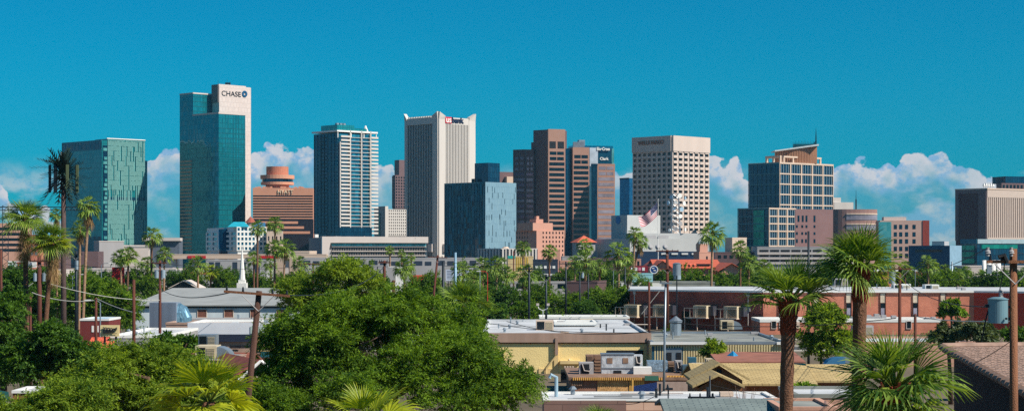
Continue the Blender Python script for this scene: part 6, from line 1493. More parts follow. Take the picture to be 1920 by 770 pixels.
hero_tree('broadleaf_tree', 'small dark leafy tree between the cream cooler and the brown stub wall', [(325, 650, 42, 28), (300, 668, 30, 22), (352, 648, 26, 22)], 160, 70, 130, .36, .5, lf_dark, 8, .25, 325, clr=.22)
hero_tree('broadleaf_tree', 'dark wide tree behind the blue roof shop', [(190, 565, 52, 36), (230, 585, 40, 36), (150, 580, 42, 40), (205, 600, 60, 26)], 262, 1200, 44, .36, .42, lf_mesq, 9, .4, 195, spray=1.6)
hero_tree('broadleaf_tree', 'dark tree behind the leaning shaggy palm trunk at left', [(70, 555, 42, 40), (40, 540, 36, 32), (95, 585, 36, 30)], 280, 1000, 44, .38, .42, lf_dark, 10, .4, 60, spray=1.6)
hero_tree('desert_tree', 'airy yellow-green tree between the two tall palm trunks', [(1537, 622, 44, 36), (1515, 650, 30, 28), (1560, 652, 28, 28), (1540, 600, 24, 18)], 172, 520, 40, .30, .4, lf_light, 11, .16, 1540, spray=1.1)
hero_tree('olive_tree', 'grey-green olive tree left of the hanging transformer', [(1785, 626, 32, 24), (1762, 636, 22, 18)], 168, 60, 120, .34, .45, lf_olive, 12, .2, 1783, clr=.22)
hero_tree('olive_tree', 'grey-green olive tree directly under the hanging transformer', [(1832, 624, 30, 23), (1852, 634, 20, 17)], 166, 60, 120, .34, .45, lf_olive, 13, .2, 1835, clr=.22)
hero_tree('broadleaf_tree', 'small bright green tree against the painted end of the brick warehouse', [(1784, 578, 22, 17), (1770, 584, 13, 11), (1797, 586, 13, 11)], 288, 44, 90, .5, .5, lf_mesq, 14, .2, 1784, clr=.24)
hero_tree('bush', 'round bright green bush against the cream corrugated wall', [(1340, 656, 24, 17)], 193, 30, 90, .38, .4, lf_light, 15, .1, 1340, clr=.26)
hero_tree('bush', 'low bushy plant behind the domed cooler on the low brick shed', [(1131, 612, 14, 8)], 262, 12, 60, .4, .5, lf_dark, 16, .08, 1131, clr=.3)
hero_tree('bush', 'low green shrub beside the taller palm trunk near the bottom', [(1505, 728, 22, 8), (1530, 730, 16, 7)], 135, 24, 80, .3, .5, lf_mesq, 17, .08, 1515, clr=.3)
hero_tree('mesquite_tree', 'dark feathery tree below the tiled roof house wall at right edge', [(1905, 628, 26, 20)], 170, 30, 90, .36, .4, lf_dark, 18, .15, 1905, clr=.25)

# mid and far trees: four crown shapes shared by scaled copies
protos = []
for k, m in enumerate((lf_mesq, lf_dark, lf_light, lf_mesq)):
    rs = np.random.default_rng(40 + k); lob = [(0, 0, .62, .36, .36, .34), (.25 * math.cos(k), .2, .55, .28, .28, .26), (-.26, -.1 * k / 3, .58, .28, .28, .25), (.05, 0, .36, .4, .36, .2)]
    cm_ = quads_mesh('crown', spray_quads(rs, lob, 330, 34, .15, .045, .55, .4, .35), m)
    tb = limbs(rs, (0, 0, 0), lob, .022, 5); o = tb.build('trunk', m_bark); tm_ = o.data; bpy.data.objects.remove(o); protos.append((cm_, tm_))
def tree(label, px, ptop, wpx, D, k, group, base=0):
    h = Z(ptop, D); w_ = wpx * D / F
    r_ = thing('tree', label, 'tree', (X(px, D), D, base), group); s_ = (w_ / .96, w_ / .96, h / .97)
    for nm, me in zip(('crown', 'trunk'), protos[k]): o = put(nm, me, r_); o.scale = s_
    r_.rotation_euler = (0, 0, (px * 7.3) % 6.28); return r_
G1 = 'trees behind the flat-roofed buildings'
for row in (
 ('dark tree right of the small fan palm behind the big tree', 835, 545, 60, 345, 1), ('dense tree behind the small fan palm, left of the twin poles', 893, 536, 70, 340, 3), ('tree between two thin poles left of the floodlight', 948, 534, 72, 350, 1),
 ('feathery tree directly behind the white floodlight', 1010, 530, 66, 345, 0), ('wide tree right of the white floodlight', 1068, 546, 70, 335, 0), ('tree behind the tan cooler right of the floodlight', 1118, 538, 62, 345, 3), ('tree touching the left end of the shaded brick wall', 1160, 533, 60, 350, 0),
 ('small tree tucked behind the low brick shed', 1098, 560, 50, 315, 1), ('low tree behind the white roof at centre', 930, 565, 60, 310, 1), ('low bushy tree under the thin centre pole', 985, 562, 56, 312, 0)):
    tree(*row, G1)
G2 = 'trees in the middle distance'
far = [('tree at far left below the white TEE sign', 30, 508, 52, 395, 1), ('tree behind the red TEE letters post', 75, 503, 40, 460, 3), ('dark tree just left of the monopalm trunk', 100, 520, 50, 380, 1), ('tree right of the tall monopalm trunk', 140, 512, 44, 420, 3), ('tree below the two thin palms at left', 165, 508, 40, 440, 0),
 ('tree at the left foot of the red pylon', 198, 510, 36, 445, 1), ('tree right of the red pylon', 258, 505, 44, 440, 0), ('tree left of the twin transformer pole', 284, 515, 36, 425, 3), ('bushy tree right of the twin transformer pole', 330, 508, 40, 470, 1), ('tree left of the yellowing fan palm', 356, 505, 40, 465, 0), ('tree right of the yellowing fan palm', 418, 504, 44, 460, 3),
 ('tree touching the left side of the white steeple', 437, 506, 30, 480, 1), ('tree touching the right side of the white steeple', 478, 512, 44, 455, 0), ('tree under the pair of palms right of the steeple', 520, 515, 44, 440, 3), ('tree between palm pair and yellow-green tree', 556, 508, 40, 430, 1),
 ('small tree left of the white box building', 712, 512, 36, 400, 1), ('small tree right of the white box building', 780, 520, 30, 400, 0), ('tree at the foot of the tilted pole in the centre', 812, 512, 40, 400, 3), ('tree above the white noticeboard', 862, 494, 30, 520, 0), ('tree beneath the cluster of centre palms', 910, 512, 60, 400, 1), ('tree left of the navy shop block', 1005, 508, 36, 480, 0),
 ('tree under the red hip roof building', 1065, 505, 44, 520, 0), ('tree right of the leaning pole at centre right', 1085, 500, 40, 530, 3), ('tree between the tall palms at centre right', 1130, 500, 46, 520, 0), ('tree left of the diner sign', 1150, 510, 34, 450, 1), ('low tree below the diner sign', 1205, 522, 36, 400, 0), ('tree left of the grey tank by the station', 1243, 508, 40, 440, 1),
 ('tree in front of the long station roof', 1280, 506, 46, 430, 0), ('tree below the roof dormer of the station', 1310, 508, 44, 425, 3), ('tree left of the station gable palm trunk', 1345, 512, 40, 420, 0), ('tree in front of the station gable', 1372, 514, 40, 425, 1), ('tree right of the station gable', 1410, 505, 46, 430, 3), ('tree behind the left palm head at the station end', 1440, 510, 50, 400, 0),
 ('dark tree directly behind the shorter palm head', 1500, 508, 60, 395, 1), ('tree between the two tall palm heads', 1550, 500, 60, 420, 0), ('tree behind the taller palm trunk', 1600, 505, 50, 425, 3), ('low tree right of the taller palm trunk', 1640, 512, 36, 400, 0), ('tree left of the blue building foot', 1700, 500, 36, 440, 1), ('tree beneath the roundest far right palm', 1742, 505, 44, 410, 0), ('low tree between far right palms', 1775, 508, 40, 420, 3), ('tree before the deep blue building', 1800, 506, 36, 430, 1),
 ('tree left of the hanging transformer top', 1832, 520, 40, 400, 0), ('large dark tree behind the hanging transformer', 1865, 508, 60, 370, 1), ('dark tree behind the right-hand wooden pole', 1900, 505, 56, 375, 1), ('dark tree cut by the right edge', 1935, 510, 60, 370, 3)]
for lb, px, pt, wd, D, k in far: tree(lb, px, pt - 4, wd * 1.25, D, k, G2)
# ground-hugging shrubbery between the roofs
rs = np.random.default_rng(77); cl = []
for k in range(900):
    D = rs.uniform(270, 640); px = rs.uniform(-20, 1940)
    if 560 < px < 1000 and D < 300: continue
    if any(abs(D - yy) < 14 for yy in (263, 435, 648)) or (1180 < px < 1940 and 285 < D < 375) or (230 < px < 570 and 295 < D < 415): continue
    h = rs.uniform(1.2, 3.4) * (1.0 if D < 390 else 2.1 if D > 430 else 1.5); cl.append((X(px, D), D, h * .5, rs.uniform(1.5, 4), rs.uniform(1.5, 3), h * .55))
V = []
for c in cl: V.append(crown_quads(rs, [c], 9, 44, .34, .5, .35, .1, .4))
o = put('shrubbery', quads_mesh('shrubbery', np.concatenate(V), leafmat('shrub_leaf', (.03, .09, .012), (.19, .31, .035), .35, .6))); tag(o, kind='stuff'); o['label'] = 'dark shrubs and hedges growing between the low roofs'

# ---------------------------------------------------------------- fan palms
lf_palm = leafmat('palm_frond', (.032, .095, .012), (.28, .40, .06), .35, .5)
lf_palmy = leafmat('yellow_palm_frond', (.18, .26, .012), (.46, .50, .03), .4, .5)
lf_dead = leafmat('dead_frond', (.16, .085, .035), (.42, .27, .12), .2, .8)
m_ptrunk = mat('palm_trunk', (112, 78, 58), .92, var=.35, scale=5, bump=.8, bscale=14)
m_ptrunkl = mat('pale_palm_trunk', (150, 118, 92), .92, var=.3, scale=4, bump=.6, bscale=12)
m_boot = mat('leaf_boot', (124, 58, 36), .9, var=.35, scale=6)
m_pet = mat('petiole', (112, 128, 44), .6, var=.2, scale=4)
def fan(rs, Q, Pt, org, az_, el_, pl, br, nseg, droop, half, wfac=.9):
    """one fan leaf: stalk then pleated blade whose free tips hang"""
    f0 = np.array([math.cos(az_) * math.cos(el_), math.sin(az_) * math.cos(el_), math.sin(el_)])
    up = np.array([0, 0, 1.0]); k = pl * (1 - .15 * rs.random()); tip = org + f0 * k + np.array([0, 0, -.10 * k * math.cos(el_)])
    s0 = np.cross(f0, up); s0 /= np.linalg.norm(s0) + 1e-6
    w_ = .018 * (1 + br)
    a, b, c, d = org - s0 * w_, org + s0 * w_, tip + s0 * w_ * .6, tip - s0 * w_ * .6; Pt.append([a, b, c, d]); n_ = np.cross(s0, f0); Pt.append([org - n_ * w_, org + n_ * w_, tip + n_ * w_ * .6, tip - n_ * w_ * .6])
    e2 = el_ - .14 * math.cos(el_) - rs.random() * .18
    f = np.array([math.cos(az_) * math.cos(e2), math.sin(az_) * math.cos(e2), math.sin(e2)]); s = np.cross(f, up); s /= np.linalg.norm(s) + 1e-6
    roll = rs.normal() * .35; n = np.cross(s, f); s, n = s * math.cos(roll) + n * math.sin(roll), n * math.cos(roll) - s * math.sin(roll)
    st = 2 * half / nseg
    for i in range(nseg):
        ph = -half + (i + .5) * st; d = f * math.cos(ph) + s * math.sin(ph); p = -f * math.sin(ph) + s * math.cos(ph)
        L_ = br * (.70 + .30 * math.cos(ph * .8)) * rs.uniform(.9, 1.08); cup = .18 * abs(math.sin(ph)) * L_
        wm = L_ * .43 * st * wfac * .5; fold = (1 if i % 2 else -1) * .28
        pe = p * math.cos(fold) + n * math.sin(fold)
        r1, r2, r3 = .40 * L_, .74 * L_, L_
        dz = lambda r: np.array([0, 0, -droop * L_ * (max(r / L_ - .35, 0) / .65) ** 2])
        q0 = tip; q1 = tip + d * r1 + n * cup * .5 + dz(r1); q2 = tip + d * r2 + n * cup * .6 + dz(r2); q3 = tip + d * (r3 - droop * .25 * L_) + n * cup * .4 + dz(r3)
        Q.append([q0 - pe * wm * .12, q0 + pe * wm * .12, q1 + pe * wm, q1 - pe * wm]); Q.append([q1 - pe * wm, q1 + pe * wm, q2 + pe * wm * .6, q2 - pe * wm * .6]); Q.append([q2 - pe * wm * .6, q2 + pe * wm * .6, q3 + pe * wm * .06, q3 - pe * wm * .06])
def fan_crown(seed, nf, nseg, emin, emax, droop, young=.2, pl=.52, br=.50, wf=.9):
    """crown of unit radius"""
    rs = np.random.default_rng(seed); Q = []; Pt = []
    for i in range(nf):
        t = (i + .5) / nf; e = emax + (emin - emax) * t ** .85 + rs.normal() * .08; a = i * 2.39996 + rs.normal() * .15
        hf = 1.05 + .75 * min(1, t * 1.6) ; org = np.array([math.cos(a) * .03, math.sin(a) * .03, (1 - t) * .12 - .06])
        fan(rs, Q, Pt, org, a, e, pl * (.75 + .35 * t) * rs.uniform(.85, 1.1), br * rs.uniform(.85, 1.1) * (.8 + .2 * min(1, t * 2)), nseg, droop * (.35 + .8 * t), hf, wf)
    return np.array(Q), np.array(Pt)
def skirt(seed, nf, nseg, length=1.0):
    rs = np.random.default_rng(seed); Q = []; Pt = []
    for i in range(nf):
        a = i * 2.39996; org = np.array([math.cos(a) * .06, math.sin(a) * .06, -.12 - .5 * length * i / nf])
        fan(rs, Q, Pt, org, a, -1.0 - .35 * rs.random(), .28, .42 * rs.uniform(.8, 1.15), nseg, .5, .7, .7)
    return np.array(Q)
HC = [fan_crown(100 + k, (18, 24, 28, 30)[k], 24, (.12, .10, -.35, -.1)[k], 1.4, (.20, .22, .24, .2)[k], pl=(.50, .42, .42, .5)[k], br=(.72, .78, .74, .66)[k]) for k in range(4)]
HM = [(quads_mesh('fronds', q, lf_palm), quads_mesh('petioles', p, m_pet)) for q, p in HC[:3]]
HC[3] = fan_crown(130, 15, 22, -.05, 1.3, .25, pl=.5, br=.85, wf=1.25)
HYM = (quads_mesh('fronds', HC[3][0], lf_palmy), quads_mesh('petioles', HC[3][1], m_pet))
MC = [fan_crown(200 + k, 26, 9, -.7, 1.35, .45, pl=.55, br=.55, wf=1.2) for k in range(4)]
MM = [(quads_mesh('fronds', q, lf_palm), quads_mesh('petioles', p, m_pet)) for q, p in MC]
MYM = (quads_mesh('fronds', MC[0][0], lf_palmy), quads_mesh('petioles', MC[0][1], m_pet))
SK = [quads_mesh('dead_skirt', skirt(300 + k, 22, 8), lf_dead) for k in range(3)]
SKL = quads_mesh('dead_skirt', skirt(310, 44, 10, 2.2), lf_dead)
def palm(label, px, py, rpx, D, tpx, tr, meshes, sk=None, sks=1.0, group=None, boots=False, tm=None, rot=None, zs=1.0, yellow=None, name='fan_palm', bulge=True, shift=None):
    """px,py crown origin; rpx crown radius in photo pixels; tpx column of the trunk foot; tr trunk radius (m)"""
    x, z, rr = X(px, D), Z(py, D), rpx * D / F; xb = X(tpx, D)
    r_ = thing(name, label, 'palm tree', (xb, D, 0), group); rs = np.random.default_rng(int(px * 13 + py)); seg = 46 if boots else 14
    pts = []; rad = []
    for i in range(seg + 1):
        t = i / seg; xx = xb + (x - xb) * (t ** 1.4); pts.append((xx, D, z * t)); rad.append(tr * ((1.28 - .42 * t) if boots else (1.12 - .22 * t)) * (1 + (rs.normal() * .035 if boots else .03 * (i % 2))) * (1.25 if t < .03 else 1))
    if boots: 
        for i in range(seg - 6, seg + 1): rad[i] *= 1.12
    MB().tube(pts, rad, 12 if boots else 7).build('trunk', tm or m_ptrunk, r_, smooth=True)
    if boots:
        b = MB()
        for k in range(150):
            t = 1 - 1.25 * (k / 150) ** 1.1 / z; a = k * 2.39996; rr_ = tr * (.95 + .15 * (k < 60)); xx = xb + (x - xb) * (t ** 1.4); zz = z * t - .05; c, s = math.cos(a), math.sin(a); ln_ = .17 + .08 * rs.random(); o_ = .09 * (1 if k < 90 else .5)
            p = [(rr_ * .85, -.06, 0), (rr_ * 1.03, -.05, 0), (rr_ * 1.03, .05, 0), (rr_ * .85, .06, 0)]; q = [(rr_ + o_ * .8, -.035, ln_), (rr_ + o_ + .03, -.03, ln_), (rr_ + o_ + .03, .03, ln_), (rr_ + o_ * .8, .035, ln_)]
            b.hexa([(xx + u * c - v * s, D + u * s + v * c, zz + w_) for u, v, w_ in p + q])
        b.build('leaf_boots', m_boot, r_)
    loc = (x - xb, 0, z); ro = rot if rot is not None else (px * 1.7) % 6.28
    c1 = put('fronds', meshes[0], r_, loc); c2 = put('petioles', meshes[1], c1)
    c1.scale = (rr, rr, rr * zs); c1.rotation_euler = (0, 0, ro)
    if yellow is not None:
        y1 = put('yellow_fronds', yellow[0], r_, (loc[0], 0, loc[2] - rr * .12)); y1.scale = (rr * .92, rr * .92, -rr * .55 if False else rr * .5); y1.rotation_euler = (0, 0, ro + 1)
    if sk: s_ = put('dead_skirt', sk, r_, loc); s_.scale = (rr * sks, rr * sks, rr * sks); s_.rotation_euler = (0, 0, ro + 2)
    return r_
palm('shorter of the two tall foreground fan palms, slim crown over a dark ringed trunk', 1479, 566, 92, 70, 1468, .27, HM[0], boots=True, rot=.4, zs=1.12)
palm('taller foreground fan palm with full crown and bristly red-brown collar', 1613, 506, 92, 70, 1606, .27, HM[1], boots=True, rot=1.9, zs=1.12)
palm('lush low fan palm in front at bottom right with dead leaves at its heart', 1678, 728, 138, 45, 1678, .25, HM[2], SK[0], .6, rot=3.0, boots=True, zs=1.05)
palm('bright yellow-green fan palm at the bottom left in front of the feathery tree', 392, 752, 106, 46, 392, .2, HYM, rot=1.0, zs=1.0)
palm('yellow-green fan palm tip poking up at the bottom centre below the big tree', 688, 800, 96, 44, 688, .2, HYM, rot=2.3, zs=1.0)
palm('small dark fan palm tip at the bottom edge before the taupe wall', 1122, 800, 52, 56, 1122, .2, HM[0], rot=4.0)
palm('shaggy fan palm emerging behind the right shoulder of the big tree', 868, 572, 62, 118, 868, .25, HM[1], SK[1], 1.25, rot=5.0)
m_gold = lf_palmy
palm('dense fan palm at far left with straight trunk and hanging gold leaves', 47, 410, 50, 152, 50, .22, HM[2], SKL, .95, yellow=None, tm=m_ptrunk, rot=.2)
palm('leaning fan palm with thick golden-brown skirt beside the monopalm', 98, 452, 46, 150, 76, .21, HM[2], SKL, 1.0, yellow=HYM, tm=m_ptrunk, rot=1.2)
palm('thin-trunked fan palm with brown skirt, upper one right of the monopalm', 166, 388, 28, 245, 154, .2, MM[2], SK[2], 1.2, tm=m_ptrunkl)
palm('thin-trunked fan palm, lower one right of the monopalm', 150, 427, 23, 250, 148, .18, MM[3], SK[0], 1.1, tm=m_ptrunkl)
palm('small-headed palm directly behind the monopalm at left', 106, 402, 17, 265, 107, .16, MM[1], SK[1], 1.3, tm=m_ptrunkl)
GP = 'fan palms across the middle distance'
rows = [
 ('fan palm with bare stem standing before the green glass tower corner', 285, 440, 18, 425, 283, 0, .9), ('left head of the fan palm pair by the red pylon', 226, 482, 18, 405, 228, 1, .5), ('right head of the fan palm pair by the red pylon', 241, 479, 18, 400, 238, 2, .5),
 ('dark fan palm above the twin transformer pole', 308, 476, 16, 425, 307, 3, .6), ('small fan palm left of the twin transformer pole', 276, 492, 14, 440, 276, 0, .6), ('green fan palm left of the yellowing one behind the grey warehouse', 371, 494, 18, 430, 371, 1, .6),
 ('high fan palm before the white gridded block', 483, 426, 15, 420, 482, 3, .8), ('high fan palm left of the striped hotel base', 516, 418, 15, 425, 514, 0, .8), ('left of the two leafy palms under the striped hotel', 515, 464, 18, 425, 515, 1, .6), ('right of the two leafy palms under the striped hotel', 535, 466, 20, 422, 530, 2, .6),
 ('dark low palm right of the steeple', 476, 484, 15, 450, 476, 3, .6), ('small dark palm between steeple and hotel palms', 507, 494, 13, 450, 508, 0, .5), ('grey-green palm left of the yellow-green tree', 563, 492, 15, 430, 563, 1, .3),
 ('tiny high palm before the convention hall, leftmost of three', 731, 468, 9, 480, 731, 2, .8), ('tiny palm before the convention hall, middle of three', 753, 474, 8, 485, 753, 3, .7), ('tiny palm before the convention hall, rightmost of three', 771, 480, 8, 490, 771, 0, .7), ('wide low palm right of the white box building', 758, 500, 20, 380, 758, 1, .8),
 ('leftmost palm of the dense centre cluster', 868, 508, 20, 382, 868, 2, .4), ('tallest palm of the dense centre cluster', 905, 500, 22, 372, 905, 3, .4), ('bushy palm in the middle of the centre cluster', 932, 497, 21, 366, 930, 0, .4), ('right-hand palm of the dense centre cluster', 950, 514, 18, 360, 950, 1, .5), ('low front palm of the dense centre cluster', 888, 522, 16, 350, 888, 2, .4), ('shaggy palm right of the centre cluster with brown hanging leaves', 985, 513, 21, 352, 984, 3, 1.0),
 ('slim palm in front of the white finned building', 981, 462, 14, 400, 982, 0, .9), ('slim palm in front of the salmon art deco block', 1030, 470, 14, 402, 1030, 1, .9), ('upper palm before the red hip roof', 1097, 461, 15, 420, 1098, 2, .8), ('broad lower palm before the red hip roof', 1097, 490, 22, 402, 1097, 3, .7), ('dark palm left of the red hip roof palms', 1078, 492, 16, 412, 1078, 0, .6), ('dark palm right of the red hip roof palms', 1124, 498, 15, 412, 1124, 1, .6),
 ('thick full-headed palm right of centre', 1160, 476, 25, 380, 1160, 2, .8), ('low shaggy palm beside the diner sign', 1177, 508, 18, 372, 1177, 3, 1.0), ('upper of the twin leaning palms before the white exchange', 1190, 437, 15, 420, 1186, 0, .9), ('lower of the twin leaning palms before the white exchange', 1200, 452, 15, 422, 1178, 1, 1.1), 
 ('tall palm with full head in front of the station gable', 1336, 437, 24, 382, 1333, 2, .9), ('palm before the small tan stair tower', 1388, 465, 17, 420, 1388, 3, .9), ('low palm right of the stair tower palm', 1404, 492, 19, 412, 1404, 0, .6), ('low palm left of the shorter foreground palm head', 1432, 500, 17, 402, 1432, 1, .4),
 ('rounded palm before the deep blue building', 1740, 495, 19, 382, 1740, 2, .6), ('small palm under the corner of the deep blue building', 1771, 506, 13, 425, 1771, 3, .6), ('small palm right of the deep blue building', 1795, 512, 13, 425, 1795, 0, .6), ('tiny palm before the green lit glass', 1812, 507, 11, 440, 1812, 1, .6), ('shaggy palm left of the silver silos', 1841, 520, 16, 400, 1841, 2, .8), ('small palm seen left of the far right wooden pole', 1697, 500, 13, 402, 1697, 3, .7)]
for k, (lb, px, py, r_px, D, tp, mi, sk) in enumerate(rows):
    palm(lb, px, py, r_px * 1.3, D, tp, .24, MM[mi], SK[k % 3], sk, GP, tm=m_ptrunkl if k % 2 else m_ptrunk)
palm('yellowing fan palm behind the grey warehouse roof', 397, 508, 20, 425, 392, .24, MYM, SK[1], .7, GP)
# ---- cell tower disguised as a palm
D = 210; x = X(119, D); zc = Z(330, D)
r_ = thing('monopalm_mast', 'tall dark artificial palm mast carrying vertical antenna panels at left', 'cell tower', (x, D, 0))
MB().tube([(x + .05, D, 0), (x, D, zc * .5), (x, D, zc + 1)], [.34, .3, .25], 12).build('pole', mat('monopalm_pole', (84, 66, 62), .85, var=.2, scale=3, bump=.5), r_, smooth=True)
rs = np.random.default_rng(6); Q = []
for i in range(60):
    a = i * 2.39996; e = rs.uniform(-1.25, 1.25) if i > 12 else rs.uniform(.2, 1.35); L_ = rs.uniform(2.3, 3.9); o = np.array([x, D, zc + rs.uniform(-.5, .9)])
    f = np.array([math.cos(a) * math.cos(e), math.sin(a) * math.cos(e), math.sin(e)]); s = np.cross(f, [0, 0, 1.0]); s /= np.linalg.norm(s) + 1e-6; n = np.cross(s, f)
    for sg in (-1, 1):
        for k in range(7):
            t0 = .15 + .12 * k; b0 = o + f * L_ * t0 + np.array([0, 0, -.18 * t0 * t0 * L_]); d = f * .8 + s * sg * .55 + n * .12; ll = L_ * .26 * (1.1 - t0 * .5)
            Q.append([b0 - f * .17, b0 + f * .17, b0 + d * ll + f * .05, b0 + d * ll - f * .05])
    Q.append([o - s * .14, o + s * .14, o + f * L_ + s * .05 + np.array([0, 0, -.18 * L_]), o + f * L_ - s * .05 + np.array([0, 0, -.18 * L_])])
put('artificial_fronds', quads_mesh('artificial_fronds', np.array(Q) - np.array([x, D, 0]), leafmat('plastic_frond', (.006, .022, .022), (.03, .07, .06), .05, .45)), r_)
for px, dy, mm in ((96, -.6, m_pole_d), (108, -1.2, m_pole_d), (131, -1.2, mat('olive_panel', (86, 96, 66), .6)), (147, -.5, MATS['olive_panel']), (140, .9, m_pole_d), (101, .9, m_pole_d)):
    xx = X(px, D); MB().box(xx - .14, xx + .14, D + dy - .1, D + dy + .1, zc - 1.9, zc + 1.25).build('antenna_panel', mm, r_)
    MB().tube([(xx, D + dy + .1, zc - .3), (x, D, zc - .3)], .05, 5).build('bracket', m_pole_d, r_)
# ================================================================ poles, lamps and wires
def pole(label, px_t, py_t, D, px_b=None, w=.15, m=None, arms=(), trans=(), group=None, py_b=None, name='utility_pole', cat='utility pole', n=10):
    """arms: (y offset below top m, half length left, half length right, tilt); trans: (dx m, z below top m, r, h)"""
    x, z = X(px_t, D), Z(py_t, D); xb = X(px_b if px_b is not None else px_t, D)
    if px_b is not None: k = (z) / (z - Z(py_b or 770, D)); xb = x + (xb - x) * k
    r_ = thing(name, label, cat, (xb, D, 0), group)
    MB().tube([(xb, D, -.1), (xb + (x - xb) * .5, D, z * .5), (x, D, z)], [w * 1.15, w, w * .85], n).build('post', m or m_rwood, r_, smooth=True)
    for dz, l, r, tl in arms:
        a = MB(); h = (.05 if D < 100 else .06) if w < .2 else .09
        a.hexa([(x - l, D - w - .12, z - dz + tl * l - h), (x + r, D - w - .12, z - dz - tl * r - h), (x + r, D - w + .02, z - dz - tl * r - h), (x - l, D - w + .02, z - dz + tl * l - h),
                (x - l, D - w - .12, z - dz + tl * l + h), (x + r, D - w - .12, z - dz - tl * r + h), (x + r, D - w + .02, z - dz - tl * r + h), (x - l, D - w + .02, z - dz + tl * l + h)])
        a.build('crossarm', m_wood if D < 100 else (m or m_rwood), r_)
        for q in ([-l + .12, -l * .45, r * .45, r - .12] if l + r > 1 else [-l + .1]):
            MB().cyl(x + q, D - w - .05, z - dz - tl * q + h, z - dz - tl * q + h + .2, .06, .035, 6).build('insulator', m_pole_d, r_)
        if l + r > 1.5:
            b = MB(); b.tube([(x - min(l, .7), D - w - .1, z - dz - .07), (x, D - w - .1, z - dz - .75)], .02, 4).tube([(x + min(r, .7), D - w - .1, z - dz - .07), (x, D - w - .1, z - dz - .75)], .02, 4); b.build('brace', m_grey, r_)
    for dx, dz, rr, h in trans:
        t_ = MB(); t_.cyl(x + dx, D, z - dz, z - dz + h, rr, n=18); o = t_.build('transformer', mat('transformer_grey', (150, 166, 176), .45, .2, var=.08, scale=2, streak=True), r_)
        MB().cyl(x + dx, D, z - dz + h + .002, z - dz + h + rr * .22, rr * 1.05, rr * .5, 18).build('lid', MATS['transformer_grey'], o)
        MB().cyl(x + dx, D, z - dz + h + rr * .22, z - dz + h + rr * .22 + rr * .9, rr * .16, rr * .1, 6).build('bushing', m_grey, o)
        MB().tube([(x + dx + (rr if dx < 0 else -rr), D, z - dz + h * .5), (x, D, z - dz + h * .5)], .05, 5).build('bracket', m_pole_d, o)
    return r_, (x, D, z)
# right-hand wooden pole with hanging transformer
D = 62
r_, tp = pole('thick orange-brown wooden pole with transformer and crossarm near the right edge', 1900, 466, D, 1901, .145, m_wood, ((.44, .95, 1.3, 0),), (), py_b=770, n=14)
x, _, z = tp; dark = MATS['dark_steel']
for px, py in ((1849, 468), (1893, 470)):
    xx = X(px, D); b = MB(); zz = Z(480, D); b.cyl(xx, D - .2, zz, zz + .1, .06, n=10); b.cyl(xx, D - .2, zz + .1, zz + .16, .11, .07, 10); b.cyl(xx, D - .2, zz + .16, zz + .21, .1, .06, 10); b.cyl(xx, D - .2, zz + .21, zz + .3, .045, .06, 8); b.build('porcelain_insulator', m_grey, r_)
MB().tube([(X(1868, D), D - .3, Z(482, D)), (X(1878, D), D - .3, Z(478, D)), (X(1884, D), D - .3, Z(492, D))], .08, 7).build('cable_bundle', mat('black_rubber', (20, 22, 26), .6), r_)
MB().box(X(1848, D), X(1856, D), D - .22, D - .1, Z(512, D), Z(496, D)).build('switch', m_steel, r_)
tr = thing('transformer', 'large blue-grey cylindrical transformer hanging left of the right-hand wooden pole', 'transformer', (X(1871, D), D, Z(606, D)))
xx = X(1871, D); m_tr = mat('blue_grey_tank', (118, 150, 160), .4, .25, var=.1, scale=3, streak=True)
rr = 18.5 * D / F
MB().cyl(xx, D, Z(605, D), Z(561, D), rr, n=28).build('tank', m_tr, tr, smooth=False)
MB().cyl(xx, D, Z(561, D), Z(559.5, D), rr * 1.07, n=28).build('rim', m_tr, tr); MB().cyl(xx, D, Z(559.5, D), Z(556, D), rr * 1.0, rr * .45, 28).build('lid', m_tr, tr)
b = MB(); 
for k in range(4): b.cyl(xx + rr * .3, D, Z(556 - k * 3.5, D), Z(554 - k * 3.5, D), .09, .06, 10); b.cyl(xx + rr * .3, D, Z(554 - k * 3.5, D), Z(552.5 - k * 3.5, D), .045, n=8)
b.build('bushing', m_grey, tr); MB().box(xx - rr - .1, xx - rr + .02, D - .08, D + .08, Z(576, D), Z(570, D)).build('lug', m_pole_d, tr)
MB().tube([(xx + rr - .02, D, Z(575, D)), (X(1897, D), D, Z(575, D))], .045, 6).build('bracket', m_pole_d, tr); MB().tube([(xx + rr - .02, D, Z(597, D)), (X(1897, D), D, Z(597, D))], .045, 6).build('bracket', m_pole_d, tr)
MB().tube([(xx + rr * .55, D - rr - .0, Z(596, D)), (xx + rr * .55, D - rr * .84 - .12, Z(596, D))], .04, 8).build('drain_valve', m_pole_d, tr)
pole('leaning brown pole with long plain crossarm rising from the red-roofed house', 486, 545, 80, 472, .15, mat('brown_pole', (80, 54, 44), .9, var=.3, scale=5, streak=True, bump=.5), ((.12, 1.5, 1.35, .07),), (), py_b=680)
pole('thin dark red pole with crossarm and small transformer before the brick warehouse', 1687, 499, 150, 1687, .14, m_rwood, ((.22, 1.1, .9, 0),), ((-.62, 1.4, .27, 1.1),))
pole('short dark red stub pole right of the crossarm pole', 1716, 588, 160, None, .14)
pole('bare black pole rising above the white parking deck', 1516, 433, 190, None, .13, m_pole_d)
pole('dark red pole on the right of the brick wall top', 1217, 528, 230, None, .16, m_rwood)
pole('second dark red pole nearer the silver pole', 1219.5, 520, 420, None, .3, m_rwood)
pole('pale silver lower pole with dark wooden top before the shaded brick wall', 1248, 528, 150, 1246, .1, m_steel, ((.1, .5, .5, 0),), (), py_b=650)
pole('wooden pole crowded with platforms and crossarms in front of the white exchange', 1251, 468, 310, None, .28, m_rwood, ((.2, 1.9, 1.9, 0), (3.2, 1.2, 1.2, 0)), ((1.7, 5.0, .62, 2.0),))
pole('far left dark red pole behind the corner tree', 2, 468, 260, None, .2, m_rwood)
